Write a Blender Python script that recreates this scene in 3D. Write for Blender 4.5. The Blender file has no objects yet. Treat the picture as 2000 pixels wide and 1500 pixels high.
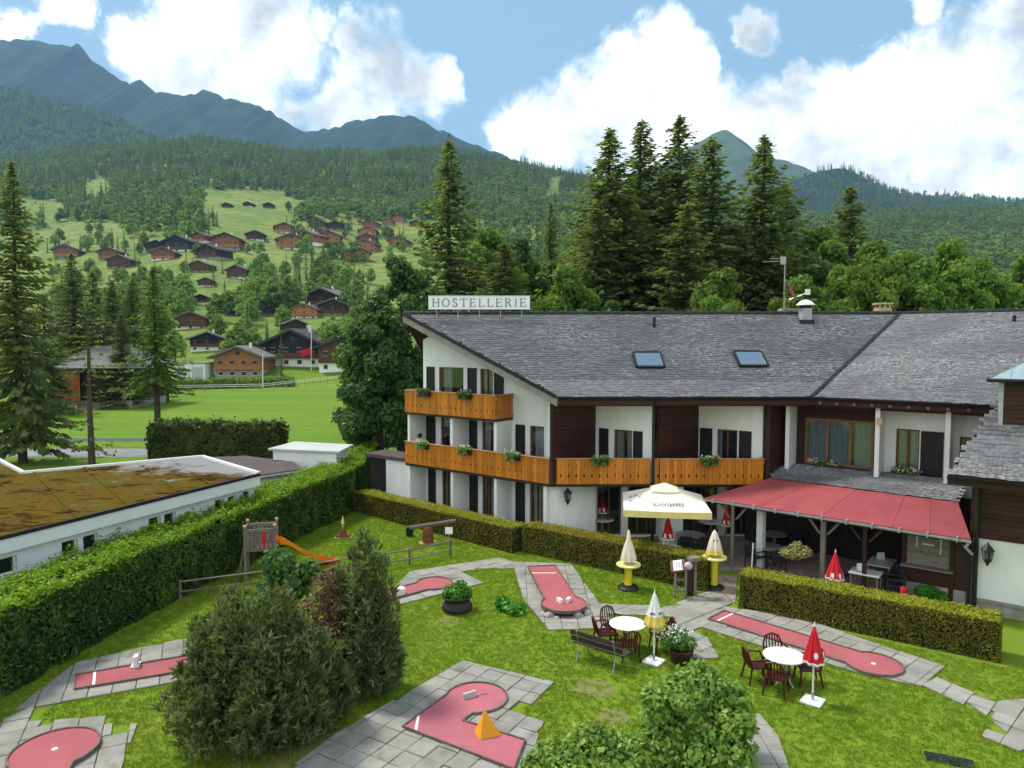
import bpy, math, random
import numpy as np
from mathutils import Vector, Matrix, noise

SC = bpy.context.scene
COL = SC.collection
rnd = random.Random(7)
R = math.radians

# ------------------------------------------------------------------ camera
FPX, CAMH, PITCH = 1389.0, 8.5, math.atan(82 / 1389.0)
cam_d = bpy.data.cameras.new('camera')
cam_d.sensor_width = 36.0
cam_d.lens = 36.0 * FPX / 2000.0
cam_d.clip_start, cam_d.clip_end = 0.1, 30000
cam = bpy.data.objects.new('camera', cam_d)
COL.objects.link(cam)
cam.location = (0, 0, CAMH)
cam.rotation_euler = (math.pi / 2 - PITCH, 0, 0)
SC.camera = cam

# ------------------------------------------------------------------ light
SUN_DIR = Vector((-0.46, 0.26, 0.85)).normalized()
sun_d = bpy.data.lights.new('sun', 'SUN')
sun_d.energy = 1.2
sun_d.angle = R(10.0)
sun_d.color = (1.0, 0.95, 0.87)
sun = bpy.data.objects.new('sun', sun_d)
COL.objects.link(sun)
sun.rotation_euler = SUN_DIR.to_track_quat('Z', 'Y').to_euler()
sun.location = (0, 0, 60)

SC.view_settings.view_transform = 'Standard'
SC.view_settings.look = 'None'
SC.view_settings.gamma = 1.0
SC.view_settings.use_curve_mapping = False
SC.view_settings.exposure = 1.88
SC.render.engine = 'CYCLES'
cy = SC.cycles
cy.use_denoising = True
cy.max_bounces = 7
cy.diffuse_bounces = 3
cy.glossy_bounces = 2
cy.transmission_bounces = 4
cy.transparent_max_bounces = 12
cy.volume_bounces = 0
cy.caustics_reflective = False
cy.caustics_refractive = False
cy.sample_clamp_indirect = 4.0


def raydir(px, py):
    """world direction of a picture position (2000 x 1500 frame)"""
    a, v = (px - 1000) / FPX, (py - 750) / FPX
    return Vector((a, math.cos(PITCH) - v * math.sin(PITCH), -math.sin(PITCH) - v * math.cos(PITCH)))


def G(px, py, z=0.0):
    d = raydir(px, py)
    t = (z - CAMH) / d.z
    return Vector((d.x * t, d.y * t, z))


def PY(px, py, Y):
    d = raydir(px, py)
    t = Y / d.y
    return Vector((d.x * t, Y, CAMH + d.z * t))


def topx(p):
    x, y, z = p[0], p[1], p[2] - CAMH
    f = y * math.cos(PITCH) - z * math.sin(PITCH)
    w = y * math.sin(PITCH) + z * math.cos(PITCH)
    return 1000 + FPX * x / f, 750 - FPX * w / f


# ------------------------------------------------------------------ node helper
class NT:
    def __init__(s, tree):
        s.t = tree
        s.n, s.l = tree.nodes, tree.links

    def new(s, kind, **kw):
        nd = s.n.new(kind)
        for k, v in kw.items():
            setattr(nd, k, v)
        return nd

    def inp(s, node, key, val):
        sock = node.inputs[key]
        if isinstance(val, bpy.types.NodeSocket):
            s.l.new(val, sock)
        else:
            sock.default_value = val
        return node

    def math(s, op, a, b=None, c=None, clamp=False):
        nd = s.new('ShaderNodeMath', operation=op, use_clamp=clamp)
        for i, v in enumerate((a, b, c)):
            if v is not None:
                s.inp(nd, i, v)
        return nd.outputs[0]

    def vmath(s, op, a, b=None, out=0):
        nd = s.new('ShaderNodeVectorMath', operation=op)
        s.inp(nd, 0, a)
        if b is not None:
            s.inp(nd, 1, b)
        return nd.outputs[out]

    def noise(s, vec, scale, detail=4, rough=0.55, dist=0.0, out='Fac'):
        nd = s.new('ShaderNodeTexNoise')
        if vec is not None:
            s.l.new(vec, nd.inputs['Vector'])
        nd.inputs['Scale'].default_value = scale
        nd.inputs['Detail'].default_value = detail
        nd.inputs['Roughness'].default_value = rough
        nd.inputs['Distortion'].default_value = dist
        return nd.outputs[out]

    def ramp(s, fac, stops, interp='LINEAR'):
        nd = s.new('ShaderNodeValToRGB')
        cr = nd.color_ramp
        cr.interpolation = interp
        while len(cr.elements) < len(stops):
            cr.elements.new(0.5)
        for e, (p, c) in zip(cr.elements, stops):
            e.position = p
            e.color = (*c, 1) if len(c) == 3 else c
        s.l.new(fac, nd.inputs[0])
        return nd.outputs[0]

    def mix(s, fac, a, b, mode='MIX'):
        nd = s.new('ShaderNodeMix', data_type='RGBA', blend_type=mode)
        for k, v in ((0, fac), (6, a), (7, b)):
            if isinstance(v, (tuple, list)) and len(v) == 3:
                v = (*v, 1)
            s.inp(nd, k, v)
        return nd.outputs[2]

    def maprange(s, v, a, b, c=0.0, d=1.0, smooth=True):
        nd = s.new('ShaderNodeMapRange', interpolation_type='SMOOTHSTEP' if smooth else 'LINEAR')
        s.inp(nd, 0, v)
        for i, q in enumerate((a, b, c, d)):
            s.inp(nd, i + 1, q)
        return nd.outputs[0]


# ------------------------------------------------------------------ world: sky with cumulus
world = bpy.data.worlds.new('World')
SC.world = world
world.use_nodes = True
w = NT(world.node_tree)
w.n.clear()
sky = w.new('ShaderNodeTexSky', sky_type='NISHITA')
sky.sun_disc = False
sky.sun_elevation = math.asin(SUN_DIR.z)
sky.sun_rotation = math.atan2(SUN_DIR.x, SUN_DIR.y)
sky.altitude = 1100
sky.air_density, sky.dust_density, sky.ozone_density = 1.0, 0.6, 1.5
tc = w.new('ShaderNodeTexCoord')
dirv = w.vmath('NORMALIZE', tc.outputs['Generated'])
# cumulus heads: picture position of each head in this sky and its angular radius in degrees
HEADS = [(330, 110, 4.2), (420, 60, 4.8), (520, 60, 4.6), (460, 140, 4.6), (370, 180, 3.4), (250, 90, 2.2), (560, 110, 2.6),
         (620, 55, 1.6), (690, 70, 1.8), (745, 130, 3.0), (700, 190, 3.6), (640, 230, 2.6), (810, 165, 2.8), (865, 160, 1.6), (575, 225, 1.5),
         (1290, 90, 2.6), (1240, 170, 4.4), (1330, 130, 2.6), (1130, 200, 3.6), (1050, 240, 3.2), (1000, 260, 2.6), (1200, 260, 5.0), (1340, 240, 4.6),
         (1365, 130, 1.5), (1090, 280, 3.4), (1480, 55, 1.7), (1450, 60, 1.1),
         (1480, 250, 3.6), (1560, 260, 4.0), (1560, 150, 1.7), (1650, 210, 4.2), (1720, 190, 3.6), (1780, 160, 3.8), (1850, 130, 4.2), (1930, 120, 4.4),
         (1990, 110, 4.2), (1750, 270, 5.0), (1880, 260, 6.0), (1990, 260, 5.4), (1700, 330, 4.0), (1850, 350, 4.0), (1980, 35, 2.0), (1980, 370, 4.0),
         (1450, 300, 3.0), (1620, 310, 4.0), (90, 5, 1.9), (130, 15, 1.3), (20, 50, 1.4), (1810, 8, 1.2), (2120, 200, 7), (2300, 120, 7), (2500, 250, 8), (-150, 60, 4), (-350, 120, 6), (-600, 60, 7)]
wn1 = w.noise(dirv, 9.0, 7, 0.62, out='Color')
warp = w.vmath('SCALE', w.vmath('SUBTRACT', wn1, (0.5, 0.5, 0.5)))
warp.node.inputs['Scale'].default_value = 0.095
dw = w.vmath('NORMALIZE', w.vmath('ADD', dirv, warp))
field = None
for hx, hy, hr in HEADS:
    c = raydir(hx, hy).normalized()
    dt = w.vmath('DOT_PRODUCT', dw, tuple(c), out='Value')
    k = 1 - math.cos(R(hr * 0.83))
    f = w.math('MULTIPLY_ADD', dt, 1 / k, -(1 - k) / k)       # 1 at the middle, 0 at the rim
    field = f if field is None else w.math('SMOOTH_MAX', field, f, 0.18)
# unseen sky behind and above the camera: same cloud, cover raised to brighten walls
yy = w.new('ShaderNodeSeparateXYZ')
w.l.new(dirv, yy.inputs[0])
gen = w.noise(dirv, 2.6, 5, 0.55)
gen = w.math('MULTIPLY_ADD', gen, 7.0, -2.9)
away = w.maprange(yy.outputs['Y'], 0.55, 0.25)
gen = w.math('SUBTRACT', gen, w.math('MULTIPLY', w.math('SUBTRACT', 1.0, away), 30.0))
field = w.math('MAXIMUM', field, gen)
det = w.noise(dirv, 22.0, 10, 0.66, 0.4)
fine = w.math('MULTIPLY_ADD', det, 3.0, -1.5)
fsum = w.math('ADD', field, fine)
soft = w.noise(dirv, 6.0, 2, 0.5)
cover = w.maprange(fsum, -0.45, w.math('MULTIPLY_ADD', soft, 2.6, -0.30), 0.0, 1.0)
# shading: thicker where the cloud is deeper, lit from the sun's side
toward = w.vmath('ADD', dirv, tuple(SUN_DIR * 0.028))
det2 = w.noise(toward, 13.0, 5, 0.6)
det1 = w.noise(dirv, 13.0, 5, 0.6)
relief = w.math('MULTIPLY', w.math('SUBTRACT', det1, det2), 0.9)
bigsh = w.maprange(w.noise(dirv, 6.0, 4, 0.5), 0.36, 0.72)
deep = w.maprange(field, 0.05, 0.9)
shade = w.math('MULTIPLY', w.math('MULTIPLY', deep, bigsh), 0.60)
lum = w.math('SUBTRACT', w.math('ADD', 1.0, relief), shade, clamp=False)
lum = w.math('MAXIMUM', lum, 0.45)
CLOUD = 3.2
ccol = w.new('ShaderNodeCombineColor')
for i, kf in enumerate((0.985, 0.995, 1.0)):
    w.inp(ccol, i, w.math('MULTIPLY', lum, CLOUD * kf))
hazy = w.mix(0.9, sky.outputs[0], (0.50, 0.86, 1.09))
col = w.mix(cover, hazy, ccol.outputs[0])
bg = w.new('ShaderNodeBackground')
w.l.new(col, bg.inputs['Color'])
bg.inputs['Strength'].default_value = 0.15
wo = w.new('ShaderNodeOutputWorld')
w.l.new(bg.outputs[0], wo.inputs['Surface'])
world.cycles.sampling_method = 'MANUAL'
world.cycles.sample_map_resolution = 512

# ------------------------------------------------------------------ mesh helpers
ORG = {}


def np_mesh(name, V, F):
    """V (n,3), F (m,k) integer"""
    V = np.ascontiguousarray(V, dtype=np.float32)
    F = np.ascontiguousarray(F, dtype=np.int32)
    me = bpy.data.meshes.new(name)
    me.vertices.add(len(V))
    me.vertices.foreach_set('co', V.ravel())
    m, k = F.shape
    me.loops.add(m * k)
    me.loops.foreach_set('vertex_index', F.ravel())
    me.polygons.add(m)
    me.polygons.foreach_set('loop_start', np.arange(0, m * k, k, dtype=np.int32))
    me.polygons.foreach_set('loop_total', np.full(m, k, dtype=np.int32))
    me.update(calc_edges=True)
    return me


def quads(name, Q):
    """Q (n,4,3) separate quads"""
    n = len(Q)
    return np_mesh(name, Q.reshape(-1, 3), np.arange(n * 4).reshape(n, 4))


def tag(o, label=None, cat=None, group=None, kind=None):
    if label:
        o['label'] = label
    if cat:
        o['category'] = cat
    if group:
        o['group'] = group
    if kind:
        o['kind'] = kind
    return o


def empty(name, loc, label=None, cat=None, group=None):
    o = bpy.data.objects.new(name, None)
    o.empty_display_size = 0.2
    COL.objects.link(o)
    o.location = loc
    ORG[o.name] = Vector(loc)
    return tag(o, label, cat, group)


def org_of(parent):
    while parent is not None:
        if parent.name in ORG:
            return ORG[parent.name]
        parent = parent.parent
    return Vector((0, 0, 0))


def obj(name, me, m=None, parent=None, loc=None, rotz=0.0):
    o = bpy.data.objects.new(name, me)
    COL.objects.link(o)
    if m is not None:
        if len(me.materials) == 0:
            me.materials.append(m)
    if parent is not None:
        o.parent = parent
    if loc is not None:
        o.location = loc
    if rotz:
        o.rotation_euler = (0, 0, rotz)
    return o


class MB:
    """collects faces in world coordinates; build() makes ONE mesh object"""

    def __init__(s):
        s.v, s.f = [], []

    def add(s, vs, fs):
        b = len(s.v)
        s.v.extend(tuple(v) for v in vs)
        s.f.extend(tuple(b + i for i in f) for f in fs)
        return s

    def poly(s, pts):
        return s.add(pts, [range(len(pts))])

    def box(s, c, size, rz=0.0, M=None):
        hx, hy, hz = size[0] / 2, size[1] / 2, size[2] / 2
        pts = [Vector((x, y, z)) for z in (-hz, hz) for x, y in ((-hx, -hy), (hx, -hy), (hx, hy), (-hx, hy))]
        if M is None:
            M = Matrix.Rotation(rz, 3, 'Z')
        c = Vector(c)
        return s.add([M @ p + c for p in pts], [(3, 2, 1, 0), (4, 5, 6, 7), (0, 1, 5, 4), (1, 2, 6, 5), (2, 3, 7, 6), (3, 0, 4, 7)])

    def prism(s, poly, z0, z1):
        """poly: list of (x,y), z0/z1 numbers or lists"""
        n = len(poly)
        a = [(p[0], p[1], z0[i] if hasattr(z0, '__len__') else z0) for i, p in enumerate(poly)]
        b = [(p[0], p[1], z1[i] if hasattr(z1, '__len__') else z1) for i, p in enumerate(poly)]
        area = sum(poly[i][0] * poly[(i + 1) % n][1] - poly[(i + 1) % n][0] * poly[i][1] for i in range(n))
        fs = [tuple(range(n - 1, -1, -1)), tuple(range(n, 2 * n))] + [(i, (i + 1) % n, n + (i + 1) % n, n + i) for i in range(n)]
        if area < 0:
            fs = [tuple(reversed(f)) for f in fs]
        return s.add(a + b, fs)

    def slab(s, pts, th):
        """planar polygon in 3D given thickness straight down"""
        n = len(pts)
        a = [Vector(p) for p in pts]
        b = [p - Vector((0, 0, th)) for p in a]
        return s.add(a + b, [tuple(range(n)), tuple(range(2 * n - 1, n - 1, -1))] + [(i, n + i, n + (i + 1) % n, (i + 1) % n) for i in range(n)])

    def extr(s, pts, d):
        """polygon pts extruded by vector d"""
        n = len(pts)
        a = [Vector(p) for p in pts]
        d = Vector(d)
        b = [p + d for p in a]
        return s.add(a + b, [tuple(range(n)), tuple(range(2 * n - 1, n - 1, -1))] + [(i, n + i, n + (i + 1) % n, (i + 1) % n) for i in range(n)])

    def tube(s, p0, p1, r0, r1=None, n=8, cap=True):
        r1 = r0 if r1 is None else r1
        p0, p1 = Vector(p0), Vector(p1)
        d = (p1 - p0).normalized()
        a = d.orthogonal().normalized()
        b = d.cross(a)
        vs, fs = [], []
        for p, r in ((p0, r0), (p1, r1)):
            for i in range(n):
                t = 2 * math.pi * i / n
                vs.append(p + (a * math.cos(t) + b * math.sin(t)) * r)
        for i in range(n):
            j = (i + 1) % n
            fs.append((i, j, n + j, n + i))
        if cap:
            fs.append(tuple(range(n - 1, -1, -1)))
            fs.append(tuple(range(n, 2 * n)))
        return s.add(vs, fs)

    def path(s, pts, r, n=6):
        pts = [Vector(p) for p in pts]
        rs = r if hasattr(r, '__len__') else [r] * len(pts)
        vs, fs = [], []
        prev = None
        for k, p in enumerate(pts):
            d = (pts[min(k + 1, len(pts) - 1)] - pts[max(k - 1, 0)]).normalized()
            a = d.orthogonal().normalized() if prev is None else (prev - d * prev.dot(d)).normalized()
            prev = a
            b = d.cross(a)
            for i in range(n):
                t = 2 * math.pi * i / n
                vs.append(p + (a * math.cos(t) + b * math.sin(t)) * rs[k])
        for k in range(len(pts) - 1):
            for i in range(n):
                j = (i + 1) % n
                fs.append((k * n + i, k * n + j, (k + 1) * n + j, (k + 1) * n + i))
        fs.append(tuple(range(n - 1, -1, -1)))
        fs.append(tuple((len(pts) - 1) * n + i for i in range(n)))
        return s.add(vs, fs)

    def lathe(s, c, prof, n=20, wob=None):
        """prof list of (r,z); around vertical axis at c; wob(angle, k) scales radius"""
        c = Vector(c)
        vs, fs = [], []
        for k, (r, z) in enumerate(prof):
            for i in range(n):
                t = 2 * math.pi * i / n
                q = r * (wob(t, k) if wob else 1)
                vs.append(c + Vector((q * math.cos(t), q * math.sin(t), z)))
        for k in range(len(prof) - 1):
            for i in range(n):
                j = (i + 1) % n
                fs.append((k * n + i, k * n + j, (k + 1) * n + j, (k + 1) * n + i))
        fs.append(tuple(range(n - 1, -1, -1)))
        fs.append(tuple((len(prof) - 1) * n + i for i in range(n)))
        return s.add(vs, fs)

    def mesh(s, name, org=(0, 0, 0)):
        o = Vector(org)
        me = bpy.data.meshes.new(name)
        me.from_pydata([tuple(Vector(v) - o) for v in s.v], [], s.f)
        me.update()
        return me

    def build(s, name, m, parent=None, smooth=False, org=None, label=None, cat=None, group=None, kind=None, bevel=0.0):
        if parent is not None:
            og = org_of(parent)
            me = s.mesh(name, og)
            o = obj(name, me, m, parent)
        else:
            if org is None:
                a = np.array([tuple(v) for v in s.v])
                org = ((a[:, 0].min() + a[:, 0].max()) / 2, (a[:, 1].min() + a[:, 1].max()) / 2, a[:, 2].min())
            me = s.mesh(name, org)
            o = obj(name, me, m, None, org)
            ORG[o.name] = Vector(org)
        if smooth:
            me.polygons.foreach_set('use_smooth', [True] * len(me.polygons))
            try:
                me.set_sharp_from_angle(angle=R(40))
            except Exception:
                pass
        if bevel:
            md = o.modifiers.new('bevel', 'BEVEL')
            md.width = bevel
            md.segments = 2
            md.limit_method = 'ANGLE'
        return tag(o, label, cat, group, kind)


def part(name, m, parent, fn, **kw):
    mb = MB()
    fn(mb)
    return mb.build(name, m, parent, **kw)


def copy_tree(o, parent=None):
    c = o.copy()
    COL.objects.link(c)
    if parent is not None:
        c.parent = parent
    for ch in list(o.children):
        copy_tree(ch, c)
    return c


def place(root, loc, rotz=0.0, scale=1.0, label=None, group=None):
    c = copy_tree(root)
    c.location = loc
    c.rotation_euler = (0, 0, rotz)
    c.scale = (scale,) * 3 if not hasattr(scale, '__len__') else scale
    ORG[c.name] = Vector(loc)
    return tag(c, label, None, group)


def inst(name, me, parent, wloc, rotz=0.0, scale=(1, 1, 1), rx=0.0):
    """a piece that shares mesh data, placed in world coordinates under a parent"""
    o = bpy.data.objects.new(name, me)
    COL.objects.link(o)
    o.parent = parent
    o.location = Vector(wloc) - org_of(parent)
    o.rotation_euler = (rx, 0, rotz)
    o.scale = scale
    return o


# ------------------------------------------------------------------ materials
def mat(name, c1, c2=None, scale=4.0, rough=0.7, bump=0.0, bscale=None, rand=0.0, spec=0.3, metal=0.0, island=0.0, stretch=None, dirt=None, detail=5, coat=0.0):
    """noise between two colours; rand: value change per object; island: value change per loose piece"""
    m = bpy.data.materials.new(name)
    m.use_nodes = True
    t = NT(m.node_tree)
    b = t.n['Principled BSDF']
    pos = t.new('ShaderNodeNewGeometry').outputs['Position']
    if stretch:
        pos = t.vmath('MULTIPLY', pos, stretch)
    c2 = c2 or tuple(x * 0.8 for x in c1)
    nz = t.noise(pos, scale, detail, 0.6)
    fac = t.maprange(nz, 0.32, 0.68)
    colr = t.mix(fac, c1, c2)
    if dirt:
        dn = t.maprange(t.noise(pos, dirt[1], 6, 0.65), dirt[2], dirt[2] + 0.14)
        colr = t.mix(dn, colr, dirt[0])
    if rand or island:
        val = None
        if rand:
            r = t.new('ShaderNodeObjectInfo').outputs['Random']
            val = t.math('MULTIPLY_ADD', r, 2 * rand, 1 - rand)
        if island:
            ri = t.new('ShaderNodeNewGeometry').outputs['Random Per Island']
            v2 = t.math('MULTIPLY_ADD', ri, 2 * island, 1 - island)
            val = v2 if val is None else t.math('MULTIPLY', val, v2)
        hs = t.new('ShaderNodeHueSaturation')
        t.l.new(val, hs.inputs['Value'])
        t.l.new(colr, hs.inputs['Color'])
        colr = hs.outputs[0]
    t.l.new(colr, b.inputs['Base Color'])
    b.inputs['Roughness'].default_value = rough
    b.inputs['Specular IOR Level'].default_value = spec
    b.inputs['Metallic'].default_value = metal
    b.inputs['Coat Weight'].default_value = coat
    if bump:
        bp = t.new('ShaderNodeBump')
        bp.inputs['Strength'].default_value = bump
        bp.inputs['Distance'].default_value = 0.02
        t.l.new(t.noise(pos, bscale or scale * 4, 6, 0.65), bp.inputs['Height'])
        t.l.new(bp.outputs[0], b.inputs['Normal'])
    return m


def leafmat(name, dark, mid, light, trans=0.35, rough=0.55, nscale=1.2, objrand=0.12, spec=0.25):
    m = bpy.data.materials.new(name)
    m.use_nodes = True
    t = NT(m.node_tree)
    t.n.clear()
    geo = t.new('ShaderNodeNewGeometry')
    ri = geo.outputs['Random Per Island']
    nz = t.noise(geo.outputs['Position'], nscale, 3, 0.6)
    f = t.math('ADD', t.math('MULTIPLY', ri, 0.6), t.math('MULTIPLY_ADD', nz, 1.4, -0.5))
    colr = t.ramp(f, [(0.05, dark), (0.5, mid), (0.95, light)])
    r = t.new('ShaderNodeObjectInfo').outputs['Random']
    hs = t.new('ShaderNodeHueSaturation')
    t.l.new(t.math('MULTIPLY_ADD', r, 2 * objrand, 1 - objrand), hs.inputs['Value'])
    t.l.new(t.math('MULTIPLY_ADD', r, 0.03, 0.485), hs.inputs['Hue'])
    t.l.new(colr, hs.inputs['Color'])
    d = t.new('ShaderNodeBsdfPrincipled')
    t.l.new(hs.outputs[0], d.inputs['Base Color'])
    d.inputs['Roughness'].default_value = rough
    d.inputs['Specular IOR Level'].default_value = spec
    tr = t.new('ShaderNodeBsdfTranslucent')
    tcol = t.mix(0.5, hs.outputs[0], (0.30, 0.42, 0.03))
    t.l.new(tcol, tr.inputs['Color'])
    mx = t.new('ShaderNodeMixShader')
    mx.inputs[0].default_value = trans
    t.l.new(d.outputs[0], mx.inputs[1])
    t.l.new(tr.outputs[0], mx.inputs[2])
    o = t.new('ShaderNodeOutputMaterial')
    t.l.new(mx.outputs[0], o.inputs['Surface'])
    return m


def glassmat(name, tint=(0.05, 0.06, 0.07), refl=0.2, see=0.78):
    m = bpy.data.materials.new(name)
    m.use_nodes = True
    t = NT(m.node_tree)
    t.n.clear()
    tp = t.new('ShaderNodeBsdfTransparent')
    tp.inputs['Color'].default_value = (0.75, 0.8, 0.8, 1)
    gl = t.new('ShaderNodeBsdfGlossy')
    gl.inputs['Roughness'].default_value = 0.03
    gl.inputs['Color'].default_value = (0.9, 0.95, 1, 1)
    di = t.new('ShaderNodeBsdfDiffuse')
    di.inputs['Color'].default_value = (*tint, 1)
    lw = t.new('ShaderNodeLayerWeight')
    lw.inputs['Blend'].default_value = 0.25
    m1 = t.new('ShaderNodeMixShader')
    m1.inputs[0].default_value = see
    t.l.new(di.outputs[0], m1.inputs[1])
    t.l.new(tp.outputs[0], m1.inputs[2])
    m2 = t.new('ShaderNodeMixShader')
    t.l.new(t.math('MULTIPLY_ADD', lw.outputs['Fresnel'], 0.8, refl * 0.5, clamp=True), m2.inputs[0])
    t.l.new(m1.outputs[0], m2.inputs[1])
    t.l.new(gl.outputs[0], m2.inputs[2])
    o = t.new('ShaderNodeOutputMaterial')
    t.l.new(m2.outputs[0], o.inputs['Surface'])
    return m


M = {}
M['white'] = mat('white_render', (0.86, 0.87, 0.86), (0.80, 0.81, 0.80), 1.2, 0.85, 0.12, 40, dirt=((0.66, 0.67, 0.64), 0.8, 0.60), stretch=(2.6, 2.6, 0.45))
M['whitepaint'] = mat('white_paint', (0.80, 0.80, 0.78), (0.74, 0.74, 0.72), 3, 0.5)
M['bluewhite'] = mat('pale_render', (0.68, 0.74, 0.76), (0.62, 0.68, 0.70), 1.2, 0.85, 0.1, 50, dirt=((0.5, 0.53, 0.52), 0.5, 0.6))
M['stone'] = mat('stone_plinth', (0.36, 0.34, 0.30), (0.24, 0.23, 0.20), 3, 0.9, 0.5, 14)
M['orange'] = mat('varnished_pine', (0.56, 0.205, 0.016), (0.47, 0.15, 0.010), 3.5, 0.45, 0.15, 20, rand=0.24, stretch=(6, 6, 0.7), coat=0.1)
M['cap'] = mat('rail_cap_wood', (0.55, 0.32, 0.17), (0.46, 0.25, 0.12), 5, 0.55, rand=0.08)
M['darkwood'] = mat('dark_stained_wood', (0.050, 0.020, 0.013), (0.026, 0.012, 0.009), 3, 0.6, 0.3, 18, rand=0.25, stretch=(0.6, 0.6, 6))
M['redwood'] = mat('red_brown_wood', (0.060, 0.020, 0.012), (0.026, 0.010, 0.007), 3, 0.45, 0.3, 18, rand=0.3, stretch=(0.6, 0.6, 6))
M['framewood'] = mat('brown_window_wood', (0.22, 0.085, 0.03), (0.14, 0.05, 0.02), 5, 0.45, rand=0.1)
M['shutter'] = mat('dark_shutter', (0.018, 0.014, 0.014), (0.012, 0.010, 0.010), 4, 0.5)
M['barge'] = mat('grey_verge_board', (0.30, 0.28, 0.26), (0.22, 0.205, 0.19), 4, 0.8, 0.3, 20)
M['greywood'] = mat('weathered_wood', (0.22, 0.19, 0.155), (0.13, 0.115, 0.095), 6, 0.85, 0.4, 22, rand=0.2, stretch=(1, 1, 5))
M['slate'] = None
M['gutter'] = mat('dark_gutter', (0.035, 0.033, 0.034), (0.022, 0.02, 0.021), 4, 0.4, metal=0.4)
M['zinc'] = mat('zinc_gutter', (0.46, 0.47, 0.47), (0.36, 0.37, 0.37), 5, 0.5, metal=0.1)
M['black'] = mat('black_metal', (0.012, 0.012, 0.013), (0.02, 0.02, 0.02), 4, 0.45)
M['cream'] = mat('cream_soffit', (0.55, 0.44, 0.26), (0.47, 0.36, 0.2), 3, 0.7)
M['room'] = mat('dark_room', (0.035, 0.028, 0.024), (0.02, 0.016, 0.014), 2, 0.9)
M['curtain'] = mat('net_curtain', (0.66, 0.68, 0.68), (0.54, 0.57, 0.57), 6, 0.9)
M['glass'] = glassmat('window_glass')
M['metalroof'] = mat('pale_blue_metal_roof', (0.36, 0.46, 0.50), (0.28, 0.37, 0.41), 2, 0.4, metal=0.3, rand=0.06)
M['awning'] = mat('red_awning_sheet', (0.335, 0.072, 0.076), (0.28, 0.056, 0.062), 1.6, 0.55, 0.1, 30, rand=0.07, dirt=((0.30, 0.10, 0.10), 1.2, 0.6))
M['bark'] = mat('bark', (0.10, 0.075, 0.055), (0.05, 0.038, 0.03), 6, 0.95, 0.6, 18, stretch=(3, 3, 0.6))
M['soil'] = mat('soil_joint', (0.055, 0.06, 0.030), (0.085, 0.085, 0.055), 6, 0.95)
M['paver'] = mat('concrete_paver', (0.295, 0.286, 0.252), (0.23, 0.223, 0.195), 2.2, 0.88, 0.35, 30, rand=0.13, dirt=((0.17, 0.175, 0.125), 1.7, 0.55))
M['terr'] = mat('terrace_paver', (0.30, 0.25, 0.20), (0.23, 0.195, 0.16), 2.2, 0.88, 0.25, 30, rand=0.12)
M['felt'] = mat('pink_lane_surface', (0.38, 0.104, 0.112), (0.325, 0.087, 0.095), 0.9, 0.9, 0.15, 120, dirt=((0.28, 0.105, 0.10), 1.3, 0.55))
M['feltend'] = mat('pink_lane_surface_pale', (0.44, 0.130, 0.160), (0.38, 0.11, 0.138), 0.9, 0.9, 0.15, 120, dirt=((0.31, 0.125, 0.13), 1.3, 0.55))
M['edge'] = mat('lane_border_steel', (0.20, 0.15, 0.135), (0.12, 0.09, 0.08), 5, 0.7, metal=0.1)
M['redpl'] = mat('red_fabric', (0.58, 0.012, 0.022), (0.48, 0.010, 0.018), 5, 0.75)
M['whitefab'] = mat('white_fabric', (0.80, 0.80, 0.76), (0.74, 0.74, 0.70), 5, 0.85)
M['creamfab'] = mat('cream_fabric', (0.74, 0.68, 0.52), (0.66, 0.60, 0.45), 5, 0.85)
M['yellowfab'] = mat('yellow_fabric', (0.76, 0.58, 0.14), (0.68, 0.50, 0.11), 4, 0.8)
M['paleyellow'] = mat('pale_yellow_fabric', (0.78, 0.66, 0.26), (0.70, 0.58, 0.22), 3, 0.85)
M['brightyellow'] = mat('yellow_plastic', (0.78, 0.66, 0.03), (0.72, 0.60, 0.02), 4, 0.35)
M['yellowtop'] = mat('pale_yellow_table', (0.76, 0.70, 0.28), (0.70, 0.64, 0.24), 4, 0.4)
M['orangeobst'] = mat('orange_paint', (0.76, 0.36, 0.02), (0.70, 0.32, 0.02), 6, 0.6)
M['slide'] = mat('orange_slide_side', (0.72, 0.24, 0.015), (0.64, 0.20, 0.012), 4, 0.35)
M['slidered'] = mat('red_slide_bed', (0.50, 0.035, 0.012), (0.44, 0.03, 0.01), 4, 0.3)
M['maroon'] = mat('maroon_resin', (0.075, 0.012, 0.014), (0.055, 0.009, 0.011), 4, 0.35, rand=0.1)
M['darkrattan'] = mat('dark_rattan', (0.020, 0.022, 0.030), (0.03, 0.032, 0.04), 30, 0.6, 0.4, 90)
M['tabletop'] = mat('white_table_top', (0.80, 0.81, 0.80), (0.76, 0.77, 0.76), 3, 0.3)
M['greytop'] = mat('grey_table_top', (0.30, 0.30, 0.30), (0.22, 0.22, 0.22), 12, 0.4)
M['paletop'] = mat('pale_table_top', (0.50, 0.53, 0.50), (0.44, 0.47, 0.45), 5, 0.4)
M['steel'] = mat('steel_leg', (0.45, 0.45, 0.44), (0.36, 0.36, 0.35), 6, 0.35, metal=0.7)
M['benchwood'] = mat('bench_wood', (0.060, 0.045, 0.034), (0.035, 0.026, 0.02), 6, 0.7, 0.3, 30, rand=0.2)
M['tyre'] = mat('black_rubber', (0.022, 0.020, 0.021), (0.035, 0.032, 0.032), 4, 0.6, 0.3, 30)
M['rock'] = mat('pale_rock', (0.42, 0.42, 0.40), (0.24, 0.24, 0.23), 3, 0.9, 0.7, 9, rand=0.3)
M['blue'] = mat('blue_paint', (0.03, 0.08, 0.30), (0.02, 0.06, 0.24), 4, 0.5)
M['ink'] = mat('dark_blue_print', (0.03, 0.045, 0.12), (0.02, 0.03, 0.09), 4, 0.7)
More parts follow.
